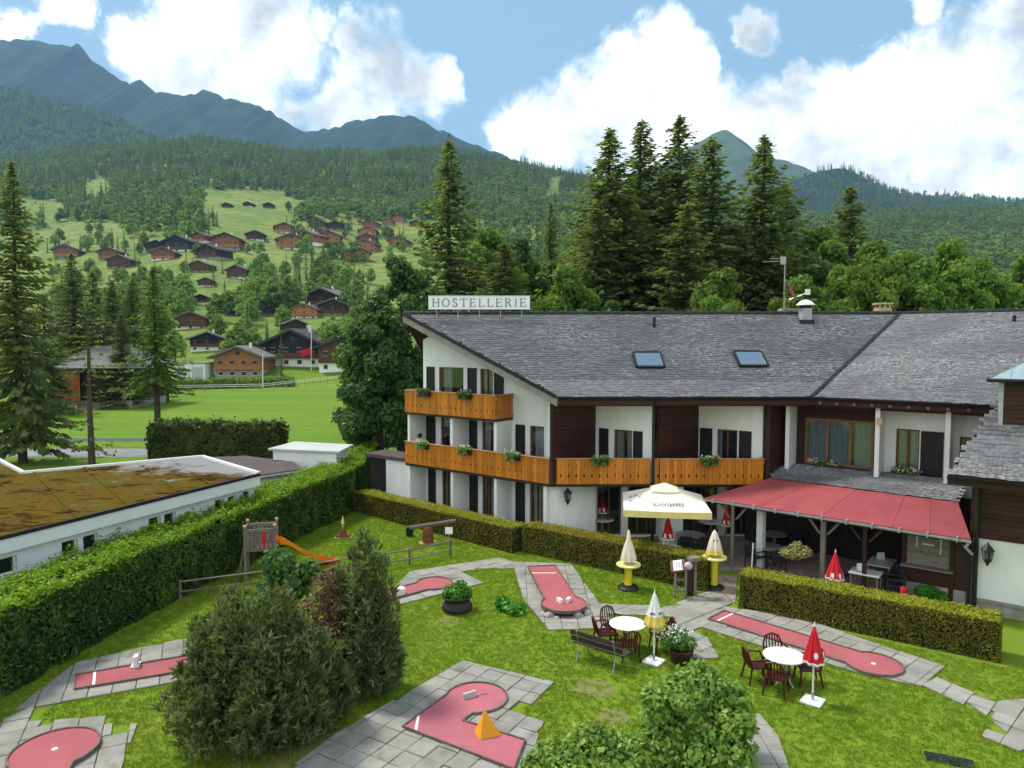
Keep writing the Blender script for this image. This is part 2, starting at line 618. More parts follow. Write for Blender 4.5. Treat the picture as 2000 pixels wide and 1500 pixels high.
M['signink'] = mat('grey_sign_letter', (0.26, 0.29, 0.37), (0.22, 0.25, 0.32), 4, 0.6)
M['signwhite'] = mat('white_sign_face', (0.90, 0.91, 0.92), (0.86, 0.87, 0.88), 3, 0.4)
M['flower'] = mat('pale_flower', (0.75, 0.62, 0.62), (0.65, 0.30, 0.34), 8, 0.7, island=0.2)
M['whiteflower'] = mat('white_flower', (0.78, 0.78, 0.74), (0.6, 0.64, 0.6), 8, 0.7)
M['asphalt'] = mat('asphalt', (0.26, 0.26, 0.27), (0.20, 0.20, 0.21), 0.6, 0.9)
M['tiles'] = mat('brown_felt_roof', (0.10, 0.072, 0.066), (0.075, 0.055, 0.05), 1.5, 0.85, 0.2, 20)
M['gravelpink'] = mat('pink_gravel', (0.50, 0.33, 0.24), (0.40, 0.27, 0.20), 2, 0.95)
M['snow'] = mat('snow', (0.8, 0.82, 0.85), (0.7, 0.73, 0.78), 1, 0.8)


def slatemat():
    m = bpy.data.materials.new('weathered_slate')
    m.use_nodes = True
    t = NT(m.node_tree)
    b = t.n['Principled BSDF']
    geo = t.new('ShaderNodeNewGeometry')
    pos = geo.outputs['Position']
    orr = t.new('ShaderNodeObjectInfo').outputs['Random']
    r = t.math('FRACT', t.math('ADD', geo.outputs['Random Per Island'], orr))
    base = t.ramp(r, [(0.0, (0.082, 0.084, 0.092)), (0.35, (0.102, 0.105, 0.114)), (0.7, (0.118, 0.120, 0.129)), (1.0, (0.140, 0.142, 0.148))])
    big = t.maprange(t.noise(pos, 0.35, 4, 0.6), 0.38, 0.66)
    base = t.mix(t.math('MULTIPLY', big, 0.5), base, (0.095, 0.080, 0.088))
    # lichen: pale crusts gathering in drifts
    drift = t.maprange(t.noise(t.vmath('MULTIPLY', pos, (0.5, 0.9, 0.9)), 0.55, 4, 0.6), 0.42, 0.66)
    spots = t.maprange(t.noise(t.vmath('MULTIPLY', pos, (1.0, 2.2, 2.2)), 6.0, 6, 0.7), 0.46, 0.60)
    lic = t.math('MULTIPLY', spots, t.math('MULTIPLY_ADD', drift, 0.8, 0.2))
    base = t.mix(lic, base, (0.30, 0.305, 0.295))
    moss = t.maprange(t.noise(pos, 1.1, 5, 0.65), 0.60, 0.74)
    base = t.mix(t.math('MULTIPLY', moss, 0.45), base, (0.14, 0.16, 0.09))
    t.l.new(base, b.inputs['Base Color'])
    b.inputs['Roughness'].default_value = 0.62
    b.inputs['Specular IOR Level'].default_value = 0.4
    bp = t.new('ShaderNodeBump')
    bp.inputs['Strength'].default_value = 0.3
    bp.inputs['Distance'].default_value = 0.01
    t.l.new(t.noise(pos, 25, 5, 0.6), bp.inputs['Height'])
    t.l.new(bp.outputs[0], b.inputs['Normal'])
    return m


M['slate'] = slatemat()
M['spruce'] = leafmat('spruce_needles', (0.038, 0.055, 0.022), (0.135, 0.160, 0.060), (0.27, 0.29, 0.10), 0.5, 0.6, 0.5)
M['sprucelow'] = leafmat('hill_spruce_needles', (0.060, 0.105, 0.045), (0.135, 0.205, 0.075), (0.23, 0.31, 0.11), 0.45, 0.7, 0.02, 0.45)
M['broadlow'] = leafmat('hill_broadleaf', (0.085, 0.155, 0.034), (0.17, 0.28, 0.055), (0.27, 0.385, 0.085), 0.48, 0.7, 0.02, 0.35)
M['larch'] = leafmat('larch_needles', (0.05, 0.10, 0.015), (0.09, 0.17, 0.022), (0.15, 0.26, 0.035), 0.35, 0.6, 0.8)
M['pine'] = leafmat('mountain_pine_needles', (0.026, 0.038, 0.016), (0.105, 0.132, 0.052), (0.27, 0.29, 0.13), 0.36, 0.55, 2.6)
M['maple'] = leafmat('maple_leaves', (0.016, 0.052, 0.012), (0.042, 0.115, 0.024), (0.105, 0.205, 0.042), 0.36, 0.5, 0.6)
M['ash'] = leafmat('ash_leaves', (0.050, 0.120, 0.018), (0.115, 0.225, 0.032), (0.22, 0.35, 0.055), 0.52, 0.5, 0.5)
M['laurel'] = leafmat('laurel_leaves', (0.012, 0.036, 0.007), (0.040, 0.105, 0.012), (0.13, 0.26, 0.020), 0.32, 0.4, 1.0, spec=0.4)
M['laureltop'] = leafmat('laurel_sunlit_top', (0.10, 0.24, 0.008), (0.18, 0.37, 0.012), (0.28, 0.50, 0.02), 0.45, 0.5, 1.5)  # brighter copy for the hedge top, sunlight put into the leaf colour
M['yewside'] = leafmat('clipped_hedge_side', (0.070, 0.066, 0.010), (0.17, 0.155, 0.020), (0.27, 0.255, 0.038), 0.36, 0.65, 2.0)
M['yewtop'] = leafmat('clipped_hedge_top', (0.22, 0.21, 0.013), (0.33, 0.315, 0.020), (0.44, 0.42, 0.035), 0.42, 0.65, 2.0)  # clipped tops paler than the sides, overhead light put into the colour
M['thuja'] = leafmat('thuja', (0.016, 0.026, 0.005), (0.040, 0.062, 0.009), (0.085, 0.115, 0.018), 0.15, 0.65, 0.7)
M['shrub'] = leafmat('green_shrub_leaves', (0.045, 0.115, 0.024), (0.19, 0.35, 0.058), (0.46, 0.60, 0.14), 0.5, 0.5, 2.6)
M['bright'] = leafmat('bright_leaves', (0.03, 0.13, 0.01), (0.06, 0.21, 0.016), (0.12, 0.32, 0.03), 0.30, 0.45, 3.0)
M['dry'] = leafmat('brown_azalea_leaves', (0.09, 0.055, 0.03), (0.16, 0.11, 0.05), (0.28, 0.22, 0.11), 0.2, 0.7, 2.0)
M['varieg'] = leafmat('variegated_leaves', (0.16, 0.20, 0.05), (0.34, 0.36, 0.12), (0.55, 0.55, 0.25), 0.3, 0.6, 3.0)
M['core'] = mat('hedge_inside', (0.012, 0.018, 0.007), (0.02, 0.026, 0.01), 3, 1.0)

# ------------------------------------------------------------------ terrain
ST = np.array([60, 165, 230, 330, 450, 600, 800, 1000, 1300, 1600, 1900.0])
CP = np.array([-600, 0, 200, 400, 600, 800, 1000, 1200, 1400, 1600, 1800, 2000, 2600.0])
# ground rows (picture y) at the stations 230 ... 1300 for each column
ROWS = {-600: (660, 610, 545, 470, 425, 400, 365), 0: (662, 604, 532, 452, 402, 372, 335), 200: (652, 578, 512, 447, 402, 352, 300),
        400: (642, 562, 492, 432, 387, 340, 288), 600: (642, 577, 512, 447, 407, 360, 314), 800: (642, 590, 527, 467, 417, 360, 310),
        1000: (645, 592, 532, 482, 432, 375, 322), 1200: (650, 600, 545, 488, 442, 402, 366), 1400: (655, 615, 565, 510, 468, 436, 408),
        1600: (658, 622, 575, 520, 478, 448, 424), 1800: (660, 626, 580, 526, 486, 454, 424), 2000: (660, 628, 585, 532, 490, 458, 424), 2600: (660, 628, 585, 532, 490, 458, 424)}
ELEV = np.zeros((len(CP), len(ST)))
for i, c in enumerate(CP):
    for j, r in enumerate(ROWS[int(c)]):
        ELEV[i, j + 2] = CAMH + ST[j + 2] * (668 - r) / FPX
    ELEV[i, 9] = ELEV[i, 8] * 0.92
    ELEV[i, 10] = ELEV[i, 8] * 0.72


def smooth_interp(x, xs):
    x = np.clip(x, xs[0], xs[-1])
    k = np.clip(np.searchsorted(xs, x) - 1, 0, len(xs) - 2)
    f = (x - xs[k]) / (xs[k + 1] - xs[k])
    return k, f


def vnoise(x, y, s, seed=0):
    """cheap value noise, vectorised"""
    X, Y = np.asarray(x) / s, np.asarray(y) / s
    xi, yi = np.floor(X).astype(np.int64), np.floor(Y).astype(np.int64)
    fx, fy = X - xi, Y - yi
    fx, fy = fx * fx * (3 - 2 * fx), fy * fy * (3 - 2 * fy)

    def h(a, b):
        n = (a * 374761393 + b * 668265263 + seed * 974711) & 0x7fffffff
        n = ((n ^ (n >> 13)) * 1274126177) & 0x7fffffff
        return ((n ^ (n >> 16)) & 0xffff) / 65535.0
    return (h(xi, yi) * (1 - fx) + h(xi + 1, yi) * fx) * (1 - fy) + (h(xi, yi + 1) * (1 - fx) + h(xi + 1, yi + 1) * fx) * fy


def tz(x, y):
    x, y = np.asarray(x, float), np.asarray(y, float)
    yc = np.maximum(y, 1.0)
    px = 1000 + FPX * x / np.maximum(yc, 60)
    i, fi = smooth_interp(px, CP)
    j, fj = smooth_interp(yc, ST)
    z = (ELEV[i, j] * (1 - fi) + ELEV[i + 1, j] * fi) * (1 - fj) + (ELEV[i, j + 1] * (1 - fi) + ELEV[i + 1, j + 1] * fi) * fj
    amp = np.clip((yc - 180) / 500, 0, 1)
    z = z + amp * ((vnoise(x, y, 140, 1) - 0.5) * 16 + (vnoise(x, y, 55, 2) - 0.5) * 7)
    # gentle swell of the meadow and a low mound in the garden
    z = z + np.clip((yc - 70) / 60, 0, 1) * (vnoise(x, y, 40, 3) - 0.5) * 0.5
    return z


def tzf(x, y):
    return float(tz(np.array([x]), np.array([y]))[0])


TMARCH = np.geomspace(20, 1800, 1600)


def onhill(px, py):
    """point of the terrain seen at this picture position"""
    d = raydir(px, py)
    x, y, z = d.x * TMARCH, d.y * TMARCH, CAMH + d.z * TMARCH
    hit = np.nonzero(z <= tz(x, y))[0]
    if not len(hit):
        return None
    k = hit[0]
    return Vector((x[k], y[k], tzf(x[k], y[k])))


def sinhspace(a, b, n, k):
    s = np.linspace(-1, 1, n)
    g = np.sinh(s * k) / math.sinh(k)
    return np.where(g < 0, -g * a, g * b)


gx = sinhspace(-2600, 2600, 281, 3.2)
gy = np.concatenate([np.linspace(-250, 0, 12)[:-1], np.geomspace(4, 1900, 230) - 4])
GX, GY = np.meshgrid(gx, gy)
GZ = tz(GX.ravel(), GY.ravel())
nx, ny = len(gx), len(gy)
idx = np.arange(nx * ny).reshape(ny, nx)
F = np.stack([idx[:-1, :-1].ravel(), idx[:-1, 1:].ravel(), idx[1:, 1:].ravel(), idx[1:, :-1].ravel()], 1)
tme = np_mesh('ground', np.stack([GX.ravel(), GY.ravel(), GZ], 1), F)
tme.polygons.foreach_set('use_smooth', [True] * len(tme.polygons))

MEADOWS = [[(395, 376), (470, 376), (548, 386), (600, 396), (600, 410), (565, 440), (430, 452), (396, 420)], [(150, 398), (165, 358), (212, 350), (222, 385)],
           [(88, 432), (235, 436), (238, 482), (100, 486)], [(20, 388), (100, 392), (128, 400), (120, 432), (20, 436)], [(1062, 395), (1075, 350), (1098, 345), (1085, 395)]]


def inpoly(x, y, poly):
    c = False
    j = len(poly) - 1
    for i in range(len(poly)):
        xi, yi = poly[i]
        xj, yj = poly[j]
        if (yi > y) != (yj > y) and x < (xj - xi) * (y - yi) / (yj - yi + 1e-12) + xi:
            c = not c
        j = i
    return c


def grassmat():
    m = bpy.data.materials.new('grass_ground')
    m.use_nodes = True
    t = NT(m.node_tree)
    b = t.n['Principled BSDF']
    pos = t.new('ShaderNodeNewGeometry').outputs['Position']
    sp = t.new('ShaderNodeSeparateXYZ')
    t.l.new(pos, sp.inputs[0])
    # garden lawn
    n1 = t.maprange(t.noise(pos, 0.55, 5, 0.62), 0.30, 0.70)
    n2 = t.noise(pos, 5.0, 6, 0.7)
    n3 = t.noise(pos, 40.0, 4, 0.7)
    lawn = t.mix(n1, (0.135, 0.235, 0.014), (0.225, 0.255, 0.036))
    lawn = t.mix(t.maprange(n2, 0.35, 0.7), lawn, (0.165, 0.250, 0.015))
    dry = t.maprange(t.noise(pos, 0.33, 6, 0.7), 0.60, 0.74)
    lawn = t.mix(t.math('MULTIPLY', dry, 0.6), lawn, (0.21, 0.18, 0.065))
    lawn = t.mix(t.maprange(n3, 0.3, 0.75), lawn, (0.125, 0.200, 0.012))
    # hay meadow with mowing bands
    st = t.vmath('MULTIPLY', pos, (0.02, 0.16, 1.0))
    m1 = t.maprange(t.noise(st, 1.0, 4, 0.6), 0.35, 0.65)
    mead = t.mix(m1, (0.110, 0.205, 0.010), (0.16, 0.240, 0.016))
    mead = t.mix(t.maprange(t.noise(pos, 1.2, 5, 0.7), 0.35, 0.75), mead, (0.084, 0.165, 0.010))
    far = t.mix(t.maprange(t.noise(pos, 0.02, 5, 0.6), 0.35, 0.65), (0.125, 0.195, 0.026), (0.225, 0.235, 0.062))
    far = t.mix(t.maprange(t.noise(pos, 0.11, 5, 0.7), 0.40, 0.66), far, (0.085, 0.15, 0.022))
    c = t.mix(t.maprange(sp.outputs['Y'], 44, 56), lawn, mead)
    c = t.mix(t.maprange(sp.outputs['Y'], 165, 220), c, far)
    c = t.mix(t.maprange(sp.outputs['Y'], 1300, 1500), c, (0.03, 0.06, 0.02))
    t.l.new(c, b.inputs['Base Color'])
    b.inputs['Roughness'].default_value = 0.9
    b.inputs['Specular IOR Level'].default_value = 0.15
    bp = t.new('ShaderNodeBump')
    bp.inputs['Strength'].default_value = 0.5
    bp.inputs['Distance'].default_value = 0.03
    t.l.new(n3, bp.inputs['Height'])
    t.l.new(bp.outputs[0], b.inputs['Normal'])
    return m


M['grass'] = grassmat()
ground = obj('ground', tme, M['grass'])
tag(ground, kind='structure')


# ------------------------------------------------------------------ mountains
def rockmat(name, green, rock, high):
    m = bpy.data.materials.new(name)
    m.use_nodes = True
    t = NT(m.node_tree)
    b = t.n['Principled BSDF']
    geo = t.new('ShaderNodeNewGeometry')
    pos = geo.outputs['Position']
    sp = t.new('ShaderNodeSeparateXYZ')
    t.l.new(geo.outputs['Normal'], sp.inputs[0])
    n = t.noise(pos, 0.004, 8, 0.65)
    steep = t.maprange(t.math('ADD', sp.outputs['Z'], t.math('MULTIPLY_ADD', n, 0.7, -0.35)), 0.72, 0.5)
    g = t.mix(t.maprange(t.noise(pos, 0.01, 7, 0.7), 0.35, 0.65), green, tuple(x * 0.55 for x in green))
    r = t.mix(t.noise(pos, 0.03, 6, 0.7), rock, tuple(x * 0.5 for x in rock))
    c = t.mix(steep, g, r)
    t.l.new(c, b.inputs['Base Color'])
    b.inputs['Roughness'].default_value = 1.0
    b.inputs['Specular IOR Level'].default_value = 0.05
    return m


def ridge(name, prof, Y, D, base, m, rough=0.10, seed=0, nj=26, rocky=0.0, power=1.1):
    xs = np.array([p[0] for p in prof], float)
    ys = np.array([p[1] for p in prof], float)
    px = np.arange(xs[0], xs[-1] + 1, 3.5)
    yy_ = np.interp(px, xs, ys)
    X = (px - 1000) / FPX * Y
    yy_ = yy_ + (vnoise(px, px * 0, 11, seed) - 0.5) * 9 * rocky + (vnoise(px, px * 0, 37, seed + 1) - 0.5) * 8 * rocky
    top = CAMH + Y * (668 - yy_) / FPX
    rows = []
    for j in range(nj):
        t = j / (nj - 1)
        Yj = np.full_like(X, Y - D * (1 - t))
        z = base + (top - base) * t ** power
        amp = rough * D * 4 * t * (1 - t) * (0.4 + 0.6 * (1 - t))
        gul = np.abs(vnoise(X + Yj * 0.15, Yj * 0.3, D * 0.13, seed + 2) - 0.5) * 2 + 0.5 * np.abs(vnoise(X, Yj * 0.4, D * 0.05, seed + 3) - 0.5) * 2
        z = z - amp * gul
        rows.append(np.stack([X, Yj, z], 1))
    for t in (0.25, 0.6, 1.0):
        rows.append(np.stack([X, np.full_like(X, Y + D * t * 0.8), base + (top - base) * (1 - t)], 1))
    V = np.concatenate(rows)
    k, n = len(rows), len(X)
    ix = np.arange(k * n).reshape(k, n)
    Fc = np.stack([ix[:-1, :-1].ravel(), ix[:-1, 1:].ravel(), ix[1:, 1:].ravel(), ix[1:, :-1].ravel()], 1)
    me = np_mesh(name, V, Fc)
    me.polygons.foreach_set('use_smooth', [True] * len(me.polygons))
    o = obj(name, me, m)
    tag(o, kind='structure')
    return o, V[:nj * n].reshape(nj, n, 3)


M['alp'] = rockmat('cloud_shaded_grass_and_rock', (0.024, 0.054, 0.040), (0.060, 0.068, 0.080), 1)  # darker blue-green, with cloud shade put into the colour
M['alplit'] = rockmat('sunny_alp', (0.075, 0.110, 0.045), (0.13, 0.13, 0.12), 1)  # lighter copy, with sunshine put into the colour
M['forestfloor'] = rockmat('wooded_slope', (0.022, 0.045, 0.020), (0.030, 0.050, 0.026), 1)
ridge('mountain', [(-700, 180), (-400, 130), (-150, 105), (0, 97), (60, 92), (165, 106), (172, 99), (180, 106), (200, 132), (250, 165), (276, 181), (280, 170), (290, 168), (306, 184), (320, 192), (370, 201),
                   (395, 197), (410, 187), (425, 192), (450, 204), (500, 210), (540, 228), (570, 248), (595, 262), (640, 260), (700, 248), (780, 234), (830, 246), (880, 270), (940, 296), (1040, 330), (1200, 380), (1320, 420)],
      2900, 1250, 330, M['alp'], 0.05, 11, 30, 0.7)
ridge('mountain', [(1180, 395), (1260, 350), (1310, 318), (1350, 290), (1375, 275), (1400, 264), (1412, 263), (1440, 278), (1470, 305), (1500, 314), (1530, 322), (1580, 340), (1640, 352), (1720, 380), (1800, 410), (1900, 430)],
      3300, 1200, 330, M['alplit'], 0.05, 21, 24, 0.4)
sh1, SHV = ridge('hill', [(-700, 120), (-300, 140), (0, 170), (60, 192), (100, 200), (170, 216), (240, 240), (300, 268), (380, 300), (470, 335), (560, 370)], 2100, 620, 330, M['forestfloor'], 0.06, 31, 18, 0.3)
sh2, SHR = ridge('hill', [(1430, 420), (1500, 375), (1540, 358), (1590, 341), (1622, 336), (1650, 338), (1690, 360), (1715, 380), (1760, 384), (1800, 388), (1850, 388), (1900, 392), (2000, 402), (2200, 410), (2700, 400)],
                 2200, 700, 210, M['forestfloor'], 0.06, 41, 18, 0.3)


# ------------------------------------------------------------------ foliage builders
def rng(seed):
    return np.random.default_rng(seed)


def rhombi(P, T, Bn, L, W):
    """leaf-like rhombi: centre P, long axis T, short axis Bn"""
    L, W = L[:, None], W[:, None]
    return np.stack([P - T * L, P + Bn * W, P + T * L, P - Bn * W], 1)


def unit(v):
    return v / np.maximum(np.linalg.norm(v, axis=1, keepdims=True), 1e-9)


def spruce_quads(h, r, seed, gap=0.36, nb=8, dens=5.0, spray=0.55, z0=0.06, sparse=1.0, droop=0.34):
    g = rng(seed)
    out = []
    z = h * z0
    while z < h * 0.985:
        t = (z - h * z0) / (h * (1 - z0))
        rad = r * (1 - t) ** 0.68 * (0.78 + 0.3 * math.sin(z * 2.1 + seed) ** 2)
        for k in range(nb):
            if g.random() > sparse:
                continue
            a = g.random() * 6.283
            L = max(0.12, rad * g.uniform(0.45, 1.22) * (0.86 + 0.24 * math.sin(a * 2 + z * 0.35 + seed)))
            up = -droop * (1 - t) + 0.25 * t * t
            n = max(3, int(L * dens) + 1)
            q = g.random(n) ** 0.75 * 0.92 + 0.08
            od = np.array([math.cos(a), math.sin(a), 0.0])
            sd = np.array([-math.sin(a), math.cos(a), 0.0])
            bend = up * q * L - 0.10 * L * q * (1 - t) + 0.16 * L * q ** 3
            P = od * (q * L)[:, None] + np.array([0, 0, z]) + np.stack([np.zeros(n), np.zeros(n), bend], 1)
            side = g.uniform(-1, 1, n)
            P += sd * (side * 0.22 * L * (1.1 - q))[:, None]
            T = od * g.uniform(0.35, 0.9, n)[:, None] + sd * side[:, None] * 0.9 + np.stack([np.zeros(n), np.zeros(n), -g.uniform(0.15, 0.75, n) * (1 - 0.7 * t)], 1)
            T = unit(T)
            B = unit(np.cross(T, g.normal(size=(n, 3)) * 0.55 + np.array([0, 0, 1.0])))
            ln = spray * g.uniform(0.55, 1.15, n) * (0.45 + 0.55 * (1 - t)) * 0.6
            out.append(rhombi(P, T, B, ln, ln * g.uniform(0.28, 0.48, n)))
        z += gap * (0.8 + 0.4 * g.random()) * (1 - 0.45 * t)
    # leader
    n = 14
    P = np.stack([g.normal(size=n) * 0.04, g.normal(size=n) * 0.04, h * g.uniform(0.94, 1.0, n)], 1)
    T = unit(np.stack([g.normal(size=n) * 0.5, g.normal(size=n) * 0.5, np.ones(n)], 1))
    B = unit(np.cross(T, g.normal(size=(n, 3))))
    out.append(rhombi(P, T, B, np.full(n, 0.25), np.full(n, 0.08)))
    return np.concatenate(out)


def leaf_cloud(centres, radii, n, size, seed, flat=0.75, shell=0.55):
    g = rng(seed)
    c = np.asarray(centres, float)
    rr = np.asarray(radii, float)
    w_ = rr ** 2
    k = g.choice(len(c), n, p=w_ / w_.sum())
    d = unit(g.normal(size=(n, 3)))
    d[:, 2] *= flat
    rad = rr[k] * (shell + (1 - shell) * g.random(n) ** 0.5) * g.uniform(0.85, 1.12, n)
    P = c[k] + d * rad[:, None]
    N = unit(d + g.normal(size=(n, 3)) * 0.55 + np.array([0, 0, 0.35]))
    T = unit(np.cross(N, g.normal(size=(n, 3))))
    B = np.cross(N, T)
    s = size * g.uniform(0.6, 1.25, n)
    return rhombi(P, T, B, s, s * 0.62)


def crown_blobs(h, rx, seed, n=26, low=0.2):
    g = rng(seed)
    cs, rs = [], []
    for i in range(n):
        t = g.random()
        z = h * (low + (0.93 - low) * t)
        prof = math.sin(math.pi * min(0.98, (t * 0.86 + 0.16))) ** 0.65
        a = g.random() * 6.283
        q = g.random() ** 0.5 * 0.78
        cs.append((math.cos(a) * rx * prof * q, math.sin(a) * rx * prof * q, z))
        rs.append(rx * g.uniform(0.22, 0.40) * (0.65 + 0.35 * prof) * (26.0 / n) ** 0.33)
    return cs, rs


def trunk_mesh(name, h, r, lean=0.0, limbs=None, seed=1):
    mb = MB()
    g = random.Random(seed)
    pts = [(math.sin(k * 0.9 + seed) * r * 0.4 * k / 6, math.cos(k * 1.1 + seed) * r * 0.4 * k / 6, h * k / 6 - (0.3 if k == 0 else 0)) for k in range(7)]
    mb.path(pts, [r * 1.25, r, r * 0.85, r * 0.68, r * 0.5, r * 0.34, r * 0.12], 8)
    for c in (limbs or []):
        zz = max(h * 0.18, c[2] * 0.55)
        mb.path([(0, 0, zz), (c[0] * 0.5, c[1] * 0.5, zz + (c[2] - zz) * 0.45), c], [r * 0.38, r * 0.24, r * 0.07], 5)
    return mb.mesh(name)


def make_tree(kind, h, rx, seed, leaf=0.2, n=9000, cm='ash', gap=0.36, spray=0.55, z0=0.06, sparse=1.0, nb=8, dens=5.0):
    """returns (trunk mesh, crown mesh)"""
    if kind == 'spruce':
        q = spruce_quads(h, rx, seed, gap, nb, dens, spray, z0, sparse)
        cr = quads('crown', q)
        tr = trunk_mesh('trunk', h * 0.97, h * 0.0125 + 0.06, seed=seed)
    else:
        cs, rs = crown_blobs(h, rx, seed, 70)
        cr = quads('crown', leaf_cloud(cs, rs, n, leaf, seed, .8, .35))
        tr = trunk_mesh('trunk', h * 0.75, h * 0.016 + 0.05, limbs=cs[::5], seed=seed)
    cr.materials.append(M[cm])
    tr.materials.append(M['bark'])
    return tr, cr


def put_tree(name, meshes, loc, rz=0.0, s=1.0, label=None, cat='tree', group=None):
    e = empty(name, loc, label, cat, group)
    e.rotation_euler = (0, 0, rz)
    e.scale = (s, s, s) if not hasattr(s, '__len__') else s
    a = obj('trunk', meshes[0], None, e)
    b = obj('crown', meshes[1], None, e)
    b['kind'] = 'stuff'
    return e


# far wood: low meshes instanced on points by one geometry-node object
def low_source(name, kind, seed):
    if kind == 'spruce':
        me = quads(name, spruce_quads(18, 3.0, seed, 1.25, 6, 1.15, 2.3, 0.05))
        me.materials.append(M['sprucelow'])
    else:
        cs, rs = crown_blobs(13, 4.4, seed, 14, 0.12)
        me = quads(name, leaf_cloud(cs, rs, 420, 0.85, seed))
        me.materials.append(M['broadlow'])
    return bpy.data.objects.new(name, me)          # never linked to the scene


SRC = [low_source('hill_spruce', 'spruce', 1), low_source('hill_spruce_b', 'spruce', 2), low_source('hill_broadleaf', 'leaf', 3), low_source('hill_broadleaf_b', 'leaf', 4)]


def scatter(name, pts, scl, kindidx, srcs, label, cat):
    me = bpy.data.meshes.new(name)
    me.vertices.add(len(pts))
    me.vertices.foreach_set('co', np.asarray(pts, np.float32).ravel())
    for nm, arr, ty in (('size', scl, 'FLOAT'), ('kind_id', kindidx, 'INT'), ('turn', np.random.default_rng(5).random(len(pts)) * 6.283, 'FLOAT')):
        at = me.attributes.new(nm, ty, 'POINT')
        at.data.foreach_set('value', np.asarray(arr, np.int32 if ty == 'INT' else np.float32))
    o = obj(name, me)
    ng = bpy.data.node_groups.new(name + '_scatter', 'GeometryNodeTree')
    ng.interface.new_socket('Geometry', in_out='INPUT', socket_type='NodeSocketGeometry')
    ng.interface.new_socket('Geometry', in_out='OUTPUT', socket_type='NodeSocketGeometry')
    gi, go = ng.nodes.new('NodeGroupInput'), ng.nodes.new('NodeGroupOutput')
    join = ng.nodes.new('GeometryNodeJoinGeometry')

    def attr(nm, ty):
        a = ng.nodes.new('GeometryNodeInputNamedAttribute')
        a.data_type = ty
        a.inputs['Name'].default_value = nm
        return a.outputs[0]
    sz, kd, tn = attr('size', 'FLOAT'), attr('kind_id', 'INT'), attr('turn', 'FLOAT')
    cb = ng.nodes.new('ShaderNodeCombineXYZ')
    ng.links.new(tn, cb.inputs['Z'])
    for i, s_ in enumerate(srcs):
        oi = ng.nodes.new('GeometryNodeObjectInfo')
        oi.inputs['Object'].default_value = s_
        cmp_ = ng.nodes.new('FunctionNodeCompare')
        cmp_.data_type, cmp_.operation = 'INT', 'EQUAL'
        ng.links.new(kd, [q for q in cmp_.inputs if q.type == 'INT'][0])
        [q for q in cmp_.inputs if q.type == 'INT'][1].default_value = i
        ip = ng.nodes.new('GeometryNodeInstanceOnPoints')
        ng.links.new(gi.outputs[0], ip.inputs['Points'])
        ng.links.new(cmp_.outputs[0], ip.inputs['Selection'])
        ng.links.new(oi.outputs['Geometry'], ip.inputs['Instance'])
        ng.links.new(cb.outputs[0], ip.inputs['Rotation'])
        ng.links.new(sz, ip.inputs['Scale'])
        ng.links.new(ip.outputs[0], join.inputs[0])
    ng.links.new(join.outputs[0], go.inputs[0])
    md = o.modifiers.new('scatter', 'NODES')
    md.node_group = ng
    return tag(o, label, cat, None, 'stuff')


def forest_points():
    g = rng(77)
    n = 90000
    Y = np.sqrt(g.random(n) * (1560 ** 2 - 430 ** 2) + 430 ** 2)
    px = g.uniform(-420, 2380, n)
    X = (px - 1000) / FPX * Y
    Z = tz(X, Y)
    out, sc, kd = [], [], []
    clump = vnoise(X, Y, 60, 9)
    clump2 = vnoise(X, Y, 22, 10)
    mixn = vnoise(X, Y, 90, 12)
    for i in range(n):
        a, b = topx((X[i], Y[i], Z[i]))
        p = 0.0
        if a < 560:
            edge = 372 if a > 230 else 436
            if b < edge:
                p = 1.0
            elif a < 400 and b < 452:
                p = 0.75
            elif b < 470 and 90 < a < 400:
                p = 0.25 * (clump[i] > 0.5)
        elif a < 900:
            p = 1.0 if b < 412 else (0.7 if b < 432 else 0.12 * (clump[i] > 0.55))
        elif a < 1250:
            p = 1.0 if b < 415 else 0.45
        else:
            p = 0.95 if b < 470 else 0.75
            if clump[i] < 0.3 and b > 430:
                p *= 0.3
        if p and any(inpoly(a, b, m_) for m_ in MEADOWS):
            p = 0.0
        p *= 0.55 + 0.6 * clump2[i]
        if g.random() < p * 0.62:
            out.append((X[i], Y[i], Z[i] - 0.6))
            broad = 0.30 + 0.55 * (mixn[i] > 0.62) + (0.35 if b > 380 else 0)
            if g.random() < broad:
                kd.append(2 + int(g.random() < 0.5))
                sc.append(g.uniform(0.7, 1.15))
            else:
                kd.append(int(g.random() < 0.5))
                sc.append(g.uniform(0.65, 1.25))
    for V, dens in ((SHV, 9000), (SHR, 9000)):
        nj, nn, _ = V.shape
        for _k in range(dens):
            j, i = g.random() * (nj - 1.001), g.random() * (nn - 1.001)
            a, b = int(j), int(i)
            p = V[a, b] * (1 - j + a) * (1 - i + b) + V[a + 1, b] * (j - a) * (1 - i + b) + V[a, b + 1] * (1 - j + a) * (i - b) + V[a + 1, b + 1] * (j - a) * (i - b)
            q = topx(p)
            if not (-80 < q[0] < 2100):
                continue
            lit = vnoise(np.array([p[0]]), np.array([p[1]]), 260, 14)[0]
            out.append((p[0], p[1], p[2] - 1))
            br = g.random() < (0.75 if lit > 0.6 else 0.12)
            kd.append((2 if br else 0) + int(g.random() < 0.5))
            sc.append(g.uniform(0.8, 1.5))
    return np.array(out), np.array(sc), np.array(kd)


fp, fs_, fk = forest_points()
scatter('forest', fp, fs_, fk, SRC, 'dense mixed wood covering the slopes above the village', 'forest')

